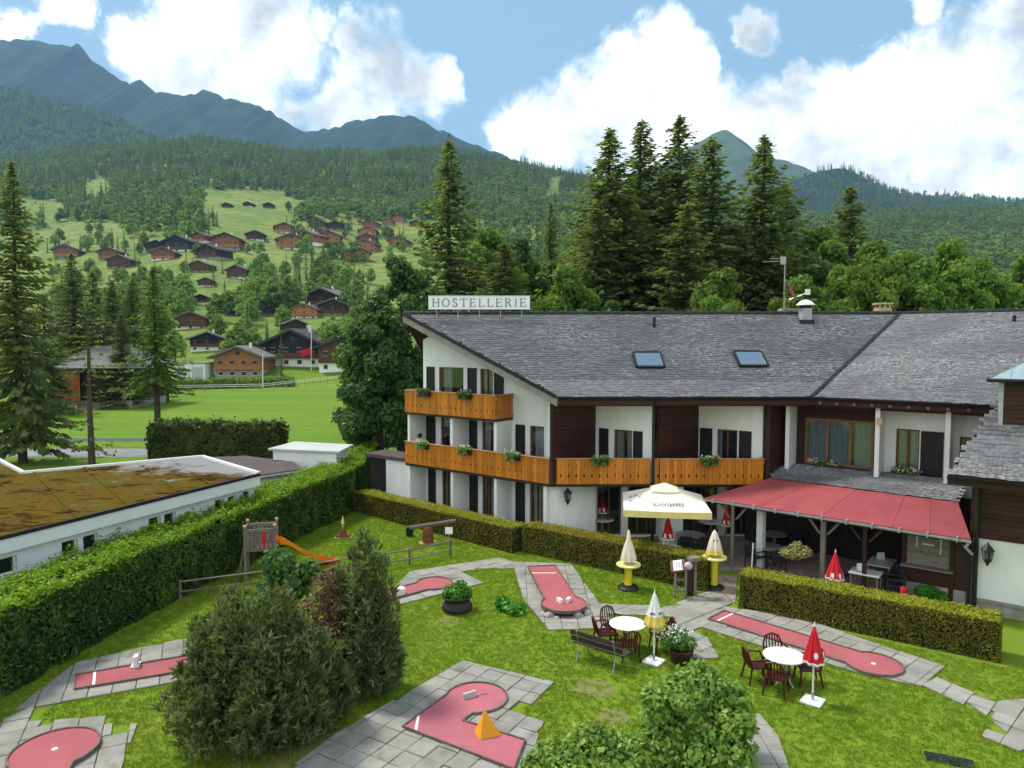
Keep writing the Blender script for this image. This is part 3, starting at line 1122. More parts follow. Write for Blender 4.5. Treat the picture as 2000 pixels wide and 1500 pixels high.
# ------------------------------------------------------------------ haze: the air over the valley
hz = MB()
hz.box((0, 1980, 620), (8000, 4760, 1250))
hzm = bpy.data.materials.new('valley_air')
hzm.use_nodes = True
ht = NT(hzm.node_tree)
ht.n.clear()
pv = ht.new('ShaderNodeVolumePrincipled')
pv.inputs['Color'].default_value = (0.36, 0.66, 1.0, 1)
pv.inputs['Density'].default_value = 0.00010
pv.inputs['Anisotropy'].default_value = 0.2
ho = ht.new('ShaderNodeOutputMaterial')
ht.l.new(pv.outputs[0], ho.inputs['Volume'])
haze = hz.build('haze', hzm, None, org=(0, 0, 0))
tag(haze, kind='stuff')

# ================================================================== the hotel
V2 = lambda a, b: Vector((a, b, 0))
gu, gn = Vector((0.790, -0.613, 0)).normalized(), Vector((-0.613, -0.790, 0)).normalized()   # along the gable / outward
GA = V2(-5.13, 33.95)                       # left end of the balcony front
GW = GA - gn * 1.25                         # left corner of the gable wall
hotel = empty('hotel', (3, 32, 0), 'three-storey white hotel with orange wooden balconies and grey slate roof', 'hotel')
EAVE_Y, EAVE_Z, RIDGE_Y, RIDGE_Z = 28.23, 6.30, 33.62, 9.80
SL = (RIDGE_Z - EAVE_Z) / (RIDGE_Y - EAVE_Y)


def roof_z(y):
    return EAVE_Z + (y - EAVE_Y) * SL if y <= RIDGE_Y else RIDGE_Z - (y - RIDGE_Y) * SL


def s_at(px, P, d):
    k = (px - 1000) / FPX
    return (P.y * k - P.x) / (d.x - d.y * k)


def wall_open(mb, P, d, n, L, z0, z1, th, holes, s0=0.0):
    """straight wall with rectangular openings; outer face through P, thickness inwards"""
    cuts = sorted({s0, L} | {max(s0, min(L, h[0])) for h in holes} | {max(s0, min(L, h[1])) for h in holes})
    rz = math.atan2(d.y, d.x)
    for a, b in zip(cuts[:-1], cuts[1:]):
        if b - a < 1e-4:
            continue
        segs = [(z0, z1)]
        for h in holes:
            if h[0] <= a + 1e-5 and h[1] >= b - 1e-5:
                ns = []
                for p, q in segs:
                    if h[2] > p:
                        ns.append((p, min(q, h[2])))
                    if h[3] < q:
                        ns.append((max(p, h[3]), q))
                segs = [x for x in ns if x[1] - x[0] > 1e-4]
        for p, q in segs:
            c = P + d * ((a + b) / 2) - n * (th / 2)
            mb.box((c.x, c.y, (p + q) / 2), (b - a, th, q - p), rz)


def window(parent, P, d, n, s0, s1, z0, z1, frame=None, mull=1, curtain=(0.05, 0.95), trans=False, inset=0.10, fw=0.06, cm=None):
    """wooden window: frame, pane, curtain, and the dim room behind"""
    rz = math.atan2(d.y, d.x)
    frame = frame or M['framewood']

    def at(s, z, off):
        p = P + d * s + n * off
        return Vector((p.x, p.y, z))
    mb = MB()
    ax = [s0 + fw / 2, s1 - fw / 2] + [s0 + (s1 - s0) * (i + 1) / (mull + 1) for i in range(mull)]
    for s in ax:
        mb.box(at(s, (z0 + z1) / 2, -inset), (fw, 0.07, z1 - z0), rz)
    for z in (z0 + fw / 2, z1 - fw / 2):
        mb.box(at((s0 + s1) / 2, z, -inset), (s1 - s0 - 2 * fw, 0.068, fw), rz)
    wd = mb.build('window', frame, parent)
    mb = MB()
    mb.poly([at(s0 + fw, z0 + fw, -inset - 0.01), at(s1 - fw, z0 + fw, -inset - 0.01), at(s1 - fw, z1 - fw, -inset - 0.01), at(s0 + fw, z1 - fw, -inset - 0.01)])
    mb.build('pane', M['glass'], wd)
    if curtain:
        pairs = curtain if isinstance(curtain[0], tuple) else (curtain,)
        for ca, cb in pairs:
            a, b = s0 + (s1 - s0) * ca, s0 + (s1 - s0) * cb
            k = max(8, int((b - a) / 0.035))
            vs, fs = [], []
            for i in range(k + 1):
                s = a + (b - a) * i / k
                off = -inset - 0.12 + 0.025 * math.sin(i * 1.7) + 0.012 * math.sin(i * 0.6)
                vs += [at(s, z0 + 0.02, off), at(s, z1 - 0.02, off)]
                if i:
                    fs.append((2 * i - 2, 2 * i, 2 * i + 1, 2 * i - 1))
            mb = MB()
            mb.add(vs, fs)
            mb.build('curtain', cm or M['curtain'], wd, smooth=True)
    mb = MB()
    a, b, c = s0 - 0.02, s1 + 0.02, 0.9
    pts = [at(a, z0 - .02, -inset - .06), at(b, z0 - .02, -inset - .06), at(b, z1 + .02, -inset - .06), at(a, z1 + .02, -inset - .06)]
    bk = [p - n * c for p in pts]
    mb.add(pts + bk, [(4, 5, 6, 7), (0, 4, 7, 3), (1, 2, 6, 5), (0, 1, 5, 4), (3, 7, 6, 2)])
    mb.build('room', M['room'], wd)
    return wd


def shutter(parent, P, d, n, s0, s1, z0, z1):
    rz = math.atan2(d.y, d.x)
    mb = MB()
    sc_, zc = (s0 + s1) / 2, (z0 + z1) / 2

    def at(s, z, off):
        p = P + d * s + n * off
        return Vector((p.x, p.y, z))
    mb.box(at(sc_, zc, 0.022), (s1 - s0, 0.03, z1 - z0), rz)
    bw = 0.06
    for s in (s0 + bw / 2, s1 - bw / 2):
        mb.box(at(s, zc, 0.045), (bw, 0.016, z1 - z0), rz)
    for z in (z0 + bw, z0 + (z1 - z0) * 0.42, z1 - bw):
        mb.box(at(sc_, z, 0.044), (s1 - s0 - 2 * bw, 0.014, 0.08), rz)
    return mb.build('shutter', M['shutter'], parent)


L1, L2 = 2.70, 5.15
# ---- gable wall with its windows
holes, wins, shuts = [], [], []
for px0, px1, z0, z1, mu, cu in ((857, 905, L2 + 0.05, 7.30, 0, (0.1, 0.42)), (938, 963, L2 + 0.05, 7.28, 1, (0.05, 0.9)),
                                 (860, 878, L1 + 0.05, 4.90, 0, None), (941, 964, L1 + 0.05, 4.86, 0, (0.0, 0.5)), (1035, 1063, L1 + 0.05, 4.86, 0, (0.2, 0.8)),
                                 (862, 880, 0.12, 2.35, 1, (0.1, 0.6)), (941, 964, 0.12, 2.35, 1, (0.5, 0.95)), (1035, 1062, 0.12, 2.35, 1, (0.1, 0.7))):
    a, b = s_at(px0, GW, gu), s_at(px1, GW, gu)
    holes.append((a, b, z0, z1))
    wins.append((a, b, z0, z1, mu, cu))
for px0, px1, z0, z1 in ((834, 849, L2 + .05, 7.3), (914, 931, L2 + .05, 7.3), (966, 984, L2 + .05, 7.25), (833, 850, L1 + .05, 4.9), (917, 932, L1 + .05, 4.86), (1008, 1026, L1 + .05, 4.86),
                         (836, 850, .12, 2.35), (917, 933, .12, 2.35), (1008, 1026, .12, 2.35)):
    shuts.append((s_at(px0, GW, gu), s_at(px1, GW, gu), z0, z1))
GL = 7.62
gw = MB()
wall_open(gw, GW, gu, gn, GL, -0.1, 7.32, 0.25, holes)
top = [(0, 7.32), (GL, 7.32), (GL, 7.34), (2.15, RIDGE_Z - 0.34), (0, roof_z(GW.y) - 0.34)]
gw.extr([GW + gu * s + Vector((0, 0, z)) for s, z in top], -gn * 0.25)
gw.build('wall', M['white'], hotel)
for a, b, z0, z1, mu, cu in wins:
    window(hotel, GW, gu, gn, a, b, z0, z1, None, mu, cu)
for a, b, z0, z1 in shuts:
    shutter(hotel, GW, gu, gn, a, b, z0, z1)
# ---- fins between the bays
for t, ztop, zb in ((0.012, 5.14, -0.1), (0.3435, 5.14, -0.1), (0.65, 5.14, -0.1), (0.967, 2.62, -0.1)):
    p = GA + gu * (8.4 * t) - gn * 0.14
    q = GW + gu * (8.4 * t + 0.0)
    mb = MB()
    for z0, z1 in ((zb, 2.60), (2.72, ztop)) if ztop > 3 else ((zb, ztop),):
        mb.prism([tuple((p - gu * .07).xy), tuple((p + gu * .07).xy), tuple((q + gu * .07).xy), tuple((q - gu * .07).xy)], z0, z1)
    mb.build('fin_wall', M['white'], hotel)
cp = GA + gu * 8.25 - gn * 0.35
part('corner_post', M['white'], hotel, lambda mb: mb.box((cp.x, cp.y, 4.55), (0.20, 0.2, 3.66), math.atan2(gu.y, gu.x)))

# ---- sawtooth loggias of the long front (upper floor)
BAYS = [((3.60, 30.66), (5.74, 29.02), 1075, (1172, 1190), (1200, 1236), (1239, 1257), (0.02, 0.45)), ((8.07, 30.70), (10.29, 29.02), 1280, (1370, 1394), (1403, 1443), (1447, 1471), None)]
for k, (pa, pb, _, sh1_, wi_, sh2_, cu) in enumerate(BAYS):
    A_, B_ = V2(*pa), V2(*pb)
    d = (B_ - A_).normalized()
    n = Vector((d.y, -d.x, 0))
    if n.y > 0:
        n = -n
    LW = (B_ - A_).length
    wa, wb = s_at(wi_[0], A_, d), s_at(wi_[1], A_, d)
    mb = MB()
    wall_open(mb, A_, d, n, LW, L1 + 0.02, 6.02, 0.22, [(wa, wb, L1 + 0.05, 4.80)])
    mb.build('wall', M['white'], hotel)
    window(hotel, A_, d, n, wa, wb, L1 + 0.05, 4.80, None, 1, ((0.02, 0.42), (0.62, 0.98)) if k == 0 else (0.0, 0.18))
    for q in (sh1_, sh2_):
        shutter(hotel, A_, d, n, s_at(q[0], A_, d), s_at(q[1], A_, d), L1 + 0.05, 4.80)
    # brown boarded side wall of the loggia: single boards
    C_ = V2(1.62, 28.62) if k == 0 else V2(5.98, 28.72)
    dd = (A_ - C_).normalized()
    ln = (A_ - C_).length
    part_ = MB()
    part_.extr([C_ + Vector((0, 0, L1)), A_ + Vector((0, 0, L1)), A_ + Vector((0, 0, 6.1)), C_ + Vector((0, 0, 6.1))], Vector((-dd.y, dd.x, 0)) * 0.12)
    pw = part_.build('side_wall', M['darkwood'], hotel)
    bm_ = MB()
    bm_.box((ln / 2, 0, 0.075), (ln, 0.03, 0.135))
    bme = bm_.mesh('plank')
    bme.materials.append(M['redwood'])
    nrm = Vector((dd.y, -dd.x, 0))
    for i in range(23):
        p = C_ + nrm * (0.018 + 0.006 * (i % 2))
        inst('plank', bme, pw, (p.x, p.y, L1 + 0.03 + i * 0.145), math.atan2(dd.y, dd.x))
# ceiling boards of the loggias, following down to the rooms
mb = MB()
mb.extr([(1.7, 28.45, 6.10), (11.6, 28.45, 6.10), (12.0, 30.9, 5.86), (2.2, 30.9, 5.86)], (0, 0, 0.05))
mb.build('soffit', M['cream'], hotel)
mb = MB()
mb.box((6.7, 28.42, 6.06), (10.2, 0.14, 0.24))
mb.build('eave_beam', M['darkwood'], hotel)
# dark bay next to the wing
mb = MB()
mb.extr([(10.42, 28.7, L1), (12.0, 30.0, L1), (12.0, 30.0, 6.1), (10.42, 28.7, 6.1)], (-0.1, 0.12, 0))
mb.build('side_wall', M['darkwood'], hotel)
mb = MB()
mb.box((10.40, 28.78, 4.4), (0.14, 0.2, 3.4))
mb.build('post', M['darkwood'], hotel)

# ---- balconies: floors, single boards, rail caps
BH, BWD = 1.02, 0.155


def board_mesh(side):
    w_ = BWD - 0.008
    z1, z2 = 0.28, 0.74
    e = 0.034

    def edge(x, sgn, notch):
        if not notch:
            return [(x, 0), (x, BH)]
        return [(x, 0), (x, z1), (x - sgn * e, z1 + 0.05), (x - sgn * e * .5, z1 + 0.10), (x, z1 + 0.17), (x, z2), (x - sgn * e * .6, z2 + 0.035), (x, z2 + 0.07), (x, BH)]
    r_ = edge(w_, 1, side == 'r')
    l_ = edge(0, -1, side == 'l')
    pl = r_ + list(reversed(l_))
    mb = MB()
    mb.extr([(x, 0.0, z) for x, z in pl], (0, 0.025, 0))
    me = mb.mesh('board')
    me.materials.append(M['orange'])
    return me


BRD = [board_mesh('r'), board_mesh('l')]


def balcony(P, d, n, L, z, name='balcony', cap=True):
    rz = math.atan2(d.y, d.x)
    mb = MB()
    for zz in (z + 0.10, z + 0.88):                       # rails behind the boards
        c = P + d * (L / 2) - n * 0.045
        mb.box((c.x, c.y, zz), (L, 0.05, 0.09), rz)
    b = mb.build(name, M['orange'], hotel)
    nb_ = int(L / BWD)
    for i in range(nb_):
        p = P + d * (i * L / nb_) + n * (0.002 * (i % 3))
        o = inst('board', BRD[i % 2], b, (p.x, p.y, z - 0.02), rz, (L / nb_ / BWD, 1, 1))
    c = P + d * (L / 2) - n * 0.02
    m2 = MB()
    m2.box((c.x, c.y, z + BH + 0.01), (L + 0.06, 0.13, 0.035), rz)
    m2.build('rail_cap', M['cap'], b)
    return b


PB = GA + gu * 8.40
balcony(GA, gu, gn, 8.40, L1 + 0.02)
balcony(GA, gu, gn, 8.40 * 0.665, L2 + 0.03)
fx = V2(1, 0)
fn_ = V2(0, -1)
balcony(V2(PB.x + 0.02, 28.78), fx, fn_, 5.62 - PB.x, L1 + 0.02)
balcony(V2(5.80, 28.72), fx, fn_, 4.42, L1 + 0.02)
for P, d, L, z in ((GA, gn, 1.2, L1), (GA, gn, 1.2, L2), (GA + gu * 8.4 * 0.665, gn, 1.2, L2), (V2(10.22, 28.72), V2(0, -1), 1.2, L1)):
    q = P - d * 1.2
    balcony(q, d, Vector((d.y, -d.x, 0)), 1.2, z + 0.02 + (0.01 if z == L2 else 0))
mb = MB()
mb.prism([tuple(GA.xy), tuple(PB.xy), (10.2, 28.82), (10.4, 31.6), (3.0, 31.6), tuple((GW + gu * 7.4).xy), tuple(GW.xy)], 2.585, 2.705)
mb.build('balcony_floor', M['darkwood'], hotel)
q = GA + gu * (8.4 * 0.665)
q2 = GW + gu * (8.4 * 0.665)
mb = MB()
mb.prism([tuple(GA.xy), tuple(q.xy), tuple(q2.xy), tuple(GW.xy)], 5.055, 5.155)
mb.build('balcony_floor', M['darkwood'], hotel)

# ---- ground floor under the long balcony
mb = MB()
mb.prism([(1.35, 29.25), (1.9, 29.22), (2.6, 29.45), (3.55, 30.0), (3.55, 30.25), (2.5, 29.7), (1.3, 29.5)], -0.1, 2.58)
mb.build('wall', M['white'], hotel, smooth=True)
GF = V2(3.55, 30.6)
mb = MB()
wall_open(mb, GF, fx, fn_, 7.6, -0.1, 2.58, 0.25, [(0.15, 1.2, 0.1, 2.25), (1.5, 2.75, 0.1, 2.3), (3.9, 5.4, 0.1, 2.3), (5.75, 7.2, 0.1, 2.3)])
mb.build('wall', M['white'], hotel)
for a, b, mu in ((0.15, 1.2, 1), (1.5, 2.75, 2), (3.9, 5.4, 2), (5.75, 7.2, 3)):
    window(hotel, GF, fx, fn_, a, b, 0.1, 2.28, None, mu, None)
mb = MB()
mb.prism([(6.35, 28.95), (7.05, 28.95), (7.05, 30.4), (6.35, 30.4)], -0.1, 2.58)
mb.build('pier', M['white'], hotel)

# ---- roofs
E0 = Vector((GA + gn * 0.25 + gu * 9.0).xy.to_tuple() + (0,))
V0 = GA + gn * 0.25 + gu * 0.25                # upper left end of the verge
E0.z, CORN = roof_z(E0.y), Vector((11.98, EAVE_Y, EAVE_Z))
RC = Vector((18.30, RIDGE_Y, RIDGE_Z))
wu = Vector((0.786, -0.618, 0))
wn = Vector((-0.618, -0.786, 0))
TOP0 = Vector((V0.x, RIDGE_Y, RIDGE_Z))
E0 = Vector((E0.x, EAVE_Y, EAVE_Z))
WE = CORN + wu * 9.5                           # wing eave right end
WR = RC + wu * 9.5
mb = MB()
mb.slab([E0, CORN, RC, TOP0], 0.30)
mb.slab([CORN, WE, WR, RC], 0.30)
back = Vector((0, 7.0, -7.0 * SL))
mb.slab([TOP0, RC, RC + back, TOP0 + back + Vector((1.6, 0, 0))], 0.30)
roof = mb.build('roof', M['darkwood'], hotel)


def slates(parent, O, ud, vd, poly, w_, h_, keep=0, seed=1, first=True):
    """slates laid on the plane O + u*ud + v*vd inside poly [(u,v)]; the lowest rows are single pieces, the rest one joined part"""
    g = rng(seed)
    nrm = ud.cross(vd).normalized()
    if nrm.z < 0:
        nrm = -nrm
    us = [p[0] for p in poly]
    vs = [p[1] for p in poly]
    th = 0.014
    qs = []
    bx = MB()
    bx.box((0, h_ * 0.62, th / 2), (w_ - 0.008, h_ * 1.24, th))
    sme = bx.mesh('slate')
    sme.materials.append(M['slate'])
    tilt = 0.042
    row, cnt = 0, 0
    v = min(vs)
    Rm = Matrix((ud, vd, nrm)).transposed()
    Rt = Rm @ Matrix.Rotation(-tilt, 3, 'X')
    while v < max(vs) - 0.02:
        u = min(us) - (w_ / 2 if row % 2 else 0)
        while u < max(us):
            uc = u + w_ / 2
            if inpoly(uc, v + h_ * 0.3, poly):
                jv = float(g.normal()) * 0.012
                lift = float(g.random()) * 0.012 + 0.02
                c = O + ud * uc + vd * (v + jv) + nrm * lift
                if cnt < keep:
                    o = bpy.data.objects.new('slate', sme)
                    COL.objects.link(o)
                    o.parent = parent
                    o.location = c + nrm * (tilt * h_) - org_of(parent)
                    o.rotation_euler = Rt.to_euler()
                    cnt += 1
                else:
                    hw = w_ / 2 - 0.004
                    l_ = h_ * 1.24
                    A0, A1 = c - ud * hw + nrm * (th + tilt * h_), c + ud * hw + nrm * (th + tilt * h_)
                    up_ = vd * l_ - nrm * (tilt * l_)
                    B0, B1 = A0 - nrm * (th + 0.01), A1 - nrm * (th + 0.01)
                    i = len(qs)
                    qs.append((A0, A1, A1 + up_, A0 + up_, B0, B1))
            u += w_
        v += h_
        row += 1
    if qs:
        n = len(qs)
        Vv = np.array([[tuple(p) for p in q] for q in qs], np.float32).reshape(-1, 3) - np.array(tuple(org_of(parent)), np.float32)
        b = np.arange(n)[:, None] * 6
        Fq = np.concatenate([b + np.array([[0, 1, 2, 3]]), b + np.array([[4, 5, 1, 0]])])
        o = obj('slate_covering', np_mesh('slate_covering', Vv, Fq), M['slate'], parent)
        o['kind'] = 'stuff'


def plane_uv(O, ud, vd, P):
    d = P - O
    a, b, c = ud.dot(ud), ud.dot(vd), vd.dot(vd)
    p, q = d.dot(ud), d.dot(vd)
    det = a * c - b * b
    return ((p * c - q * b) / det, (q * a - p * b) / det)


vd_main = (Vector((0, RIDGE_Y - EAVE_Y, RIDGE_Z - EAVE_Z))).normalized()
polym = [plane_uv(E0, fx, vd_main, p) for p in (E0, CORN, RC, TOP0)]
slates(roof, E0, fx, vd_main, polym, 0.25, 0.165, 300, 3)
perp = -wn
run = (RC - CORN).dot(perp)
vd_wing = (perp * run + Vector((0, 0, RIDGE_Z - EAVE_Z))).normalized()
polyw = [plane_uv(CORN, wu, vd_wing, p) for p in (CORN, WE, WR, RC)]
slates(roof, CORN, wu, vd_wing, polyw, 0.25, 0.165, 0, 4)
# valley flashing, ridge caps, verge boards, gutters
mb = MB()
up = Vector((0, 0, 0.10))
mb.extr([CORN + up - fx * 0.07, CORN + up + wu * 0.07, RC + up + wu * 0.07, RC + up - fx * 0.07], (0, 0, 0.012))
mb.build('valley_flashing', M['gutter'], roof)
for a, b in ((TOP0, RC), (RC, WR)):
    mb = MB()
    L_ = (b - a).length
    k = int(L_ / 0.5)
    for i in range(k):
        p, q_ = a.lerp(b, i / k), a.lerp(b, (i + 0.985) / k)
        mb.tube(p + Vector((0, 0, 0.03)), q_ + Vector((0, 0, 0.05)), 0.10, 0.115, 7)
    o = mb.build('ridge_cap', M['gutter'], roof)
    o['kind'] = 'stuff'
vb = (TOP0 - E0)
mb = MB()
side = gn * 0.035
pts = [E0 + Vector((0, 0, 0.06)), TOP0 + Vector((0, 0, 0.06)), TOP0 - Vector((0, 0, 0.36)), E0 - Vector((0, 0, 0.36))]
mb.extr([p + gn * 0.03 for p in pts], gn * 0.05)
mb.build('bargeboard', M['barge'], roof)
mb = MB()
mb.extr([p + gn * 0.085 for p in (E0 + Vector((0, 0, 0.10)), TOP0 + Vector((0, 0, 0.10)), TOP0 - Vector((0, 0, 0.06)), E0 - Vector((0, 0, 0.06)))], gn * 0.03)
mb.build('verge_flashing', M['gutter'], roof)
for s in (0.9, 3.2, 5.6, 7.4):
    p = GW + gu * s
    zc = roof_z(p.y - 0.95) - 0.50
    part('purlin', M['greywood'], roof, lambda mb: mb.extr([p + gu * a + Vector((0, 0, zc + b)) - gn * 0.2 for a, b in ((-.08, -.1), (.08, -.1), (.08, .1), (-.08, .1))], gn * 1.30))


def gutter(a, b, r, m, parent, name='gutter'):
    """half-round channel from a to b"""
    a, b = Vector(a), Vector(b)
    d = (b - a).normalized()
    s_ = d.cross(Vector((0, 0, 1))).normalized()
    mb = MB()
    n = 7
    vs, fs = [], []
    for p in (a, b):
        for rad in (r, r * 0.86):
            for i in range(n):
                t = math.pi + math.pi * i / (n - 1)
                vs.append(p + s_ * (rad * math.cos(t)) + Vector((0, 0, rad * math.sin(t))))
    for i in range(n - 1):
        fs += [(i, i + 1, 2 * n + i + 1, 2 * n + i), (n + i + 1, n + i, 3 * n + i, 3 * n + i + 1), (i + 1, i, n + i, n + i + 1), (2 * n + i, 2 * n + i + 1, 3 * n + i + 1, 3 * n + i)]
    fs += [(0, 2 * n, 3 * n, n), (n - 1, 2 * n - 1, 4 * n - 1, 3 * n - 1)]
    mb.add(vs, fs)
    return mb.build(name, m, parent)


gutter(E0 + Vector((0.05, -0.10, 0.02)), CORN + Vector((-0.03, -0.10, 0.02)), 0.10, M['gutter'], roof)
gutter(CORN + wn * 0.10 + Vector((0.02, 0, 0.02)), WE + wn * 0.10 + Vector((0, 0, 0.02)), 0.10, M['gutter'], roof)
dp = MB()
dp.path([(5.71, 28.12, 6.22), (5.71, 28.3, 6.0), (5.71, 28.52, 5.85), (5.71, 28.52, 3.0), (5.71, 28.52, 0.0)], 0.065, 8)
dp.build('downpipe', M['gutter'], hotel, smooth=True)
# roof windows
for px_, py_, m_ in ((1266, 706, 0), (1465, 704, 1)):
    d_ = raydir(px_, py_)
    t_ = (EAVE_Z - CAMH + (-EAVE_Y) * SL) / (d_.z - d_.y * SL)
    c = Vector((d_.x * t_, d_.y * t_, CAMH + d_.z * t_))
    nrm = fx.cross(vd_main)
    c = c + nrm * 0.09
    Rm = Matrix((fx, vd_main, nrm)).transposed()
    W_, H_ = 1.16, 1.10
    mb = MB()
    for cx, cy_, sx, sy in ((-W_ / 2, 0, 0.09, H_), (W_ / 2, 0, 0.09, H_), (0, H_ / 2, W_ - 0.09, 0.10), (0, -H_ / 2, W_ - 0.09, 0.10)):
        mb.box(c + Rm @ Vector((cx, cy_, 0)), (sx, sy, 0.12), M=Rm)
    sk = mb.build('roof_window', M['gutter'], roof)
    mb = MB()
    mb.poly([c + Rm @ Vector((x, y, 0.035)) for x, y in ((-W_ / 2 + .04, -H_ / 2 + .05), (W_ / 2 - .04, -H_ / 2 + .05), (W_ / 2 - .04, H_ / 2 - .05), (-W_ / 2 + .04, H_ / 2 - .05))])
    if 'skyglass' not in M:
        gm = bpy.data.materials.new('reflecting_glass')
        gm.use_nodes = True
        b_ = gm.node_tree.nodes['Principled BSDF']
        b_.inputs['Base Color'].default_value = (0.30, 0.36, 0.42, 1)
        b_.inputs['Metallic'].default_value = 0.75
        b_.inputs['Roughness'].default_value = 0.08
        M['skyglass'] = gm
    mb.build('pane', M['skyglass'], sk)
# chimneys and vents on the ridge
ch = empty('roof_vent', (0, 0, 0))
bpy.data.objects.remove(ch)
c0 = PY(1573, 610, 33.1)
mb = MB()
mb.box((c0.x, c0.y, 9.68), (0.44, 0.44, 0.75))
vent = mb.build('chimney', M['zinc'], roof)
part('base', M['gutter'], vent, lambda b: b.box((c0.x, c0.y, 9.40), (0.62, 0.62, 0.25)))
part('cap', M['whitepaint'], vent, lambda b: b.lathe((c0.x, c0.y, 10.2), [(0.42, 0.0), (0.40, 0.04), (0.28, 0.16), (0.14, 0.24), (0.02, 0.26)], 14))
part('shaft', M['black'], vent, lambda b: b.box((c0.x, c0.y, 10.12), (0.34, 0.34, 0.18)))
c1 = PY(1548, 606, 34.2)
part('chimney_box', M['cream'], roof, lambda b: b.box((c1.x, c1.y, 9.72), (1.25, 0.5, 0.62)))
part('chimney_lid', M['zinc'], roof, lambda b: b.box((c1.x + .1, c1.y, 10.06), (1.4, 0.6, 0.06)))
c2 = PY(1724, 600, 34.4)
pot = part('chimney', M['cream'], roof, lambda b: b.box((c2.x, c2.y, 9.75), (0.62, 0.5, 0.75)))


def potcap(b):
    for x in (-0.24, 0.0, 0.24):
        for y in (-0.18, 0.18):
            b.box((c2.x + x, c2.y + y, 10.21), (0.08, 0.08, 0.17))
    b.box((c2.x, c2.y, 10.335), (0.72, 0.6, 0.08))


part('cap', M['cream'], pot, potcap)
for px_, py_ in ((1278, 626), (1981, 622)):
    c3 = PY(px_, py_, 32.6 if px_ < 1500 else 30.0)
    part('vent_pipe', M['gutter'], roof, lambda b: b.tube((c3.x, c3.y, c3.z - 0.4), (c3.x, c3.y, c3.z + 0.14), 0.07, 0.07, 8))

# ---- mast with aerial and red dish
mx = PY(1532, 560, 34.0)
mast = empty('antenna_mast', (mx.x, 34.0, 10.0), 'thin grey mast with red satellite dish and aerial on the roof ridge', 'antenna')
part('pole', M['steel'], mast, lambda b: b.tube((mx.x, 34, 9.6), (mx.x, 34, 12.45), 0.03, 0.025, 8))
dishc = Vector((mx.x + 0.18, 33.8, 10.85))


def dish(b):
    ax = Vector((0.80, -0.50, 0.32)).normalized()
    a = ax.orthogonal().normalized()
    c = ax.cross(a)
    vs, fs = [], []
    n = 20
    for r_, off in ((0.02, 0), (0.2, 0.02), (0.34, 0.06), (0.42, 0.11)):
        for i in range(n):
            t = 6.2832 * i / n
            vs.append(dishc + ax * off + (a * math.cos(t) + c * math.sin(t)) * r_)
    for k in range(3):
        for i in range(n):
            j = (i + 1) % n
            fs.append((k * n + i, k * n + j, (k + 1) * n + j, (k + 1) * n + i))
    b.add(vs, fs)


part('dish', mat('red_dish', (0.30, 0.05, 0.06), (0.26, 0.04, 0.05), 4, 0.5), mast, dish, smooth=True)
part('receiver_arm', M['steel'], mast, lambda b: b.tube(dishc - Vector((0, 0, 0.35)), dishc + Vector((0.62, -0.42, -0.08)), 0.02, 0.02, 6))
part('receiver', M['whitepaint'], mast, lambda b: b.box(dishc + Vector((0.66, -0.45, -0.02)), (0.17, 0.2, 0.26)))
part('panel_antenna', M['zinc'], mast, lambda b: b.box((mx.x - 0.1, 33.95, 12.35), (0.22, 0.12, 0.36)))


def aerial(b):
    b.tube((mx.x - 0.2, 33.95, 12.33), (mx.x - 1.0, 34.1, 12.30), 0.012, 0.012, 5)
    b.tube((mx.x - 0.2, 33.95, 12.45), (mx.x - 0.7, 34.05, 12.44), 0.012, 0.012, 5)
    for i in range(5):
        x = mx.x - 0.35 - 0.15 * i
        b.tube((x, 33.9 + 0.02 * i, 12.315), (x, 34.2 + 0.02 * i, 12.315), 0.008, 0.008, 4)


part('aerial', M['zinc'], mast, aerial)

# ---- roof sign
SY = 33.2
s0_, s1_ = PY(837, 590, SY), PY(1035, 590, SY)
zt, zb_ = PY(936, 578, SY).z, PY(936, 604, SY).z
sign = empty('roof_sign', ((s0_.x + s1_.x) / 2, SY, 9.8), 'long white sign reading HOSTELLERIE on the roof ridge', 'sign')
part('board', M['signwhite'], sign, lambda b: b.box(((s0_.x + s1_.x) / 2, SY, (zt + zb_) / 2), (s1_.x - s0_.x, 0.08, zt - zb_)), bevel=0.01)
part('frame', M['zinc'], sign, lambda b: [b.box(((s0_.x + s1_.x) / 2, SY - 0.03, z), (s1_.x - s0_.x + 0.06, 0.05, 0.03)) for z in (zt + 0.012, zb_ - 0.012)])
for k in range(5):
    x = s0_.x + (s1_.x - s0_.x) * (0.08 + 0.21 * k)
    part('support', M['zinc'], sign, lambda b: b.tube((x, SY + 0.05, 9.3), (x, SY + 0.05, zb_ + 0.02), 0.02, 0.02, 6))


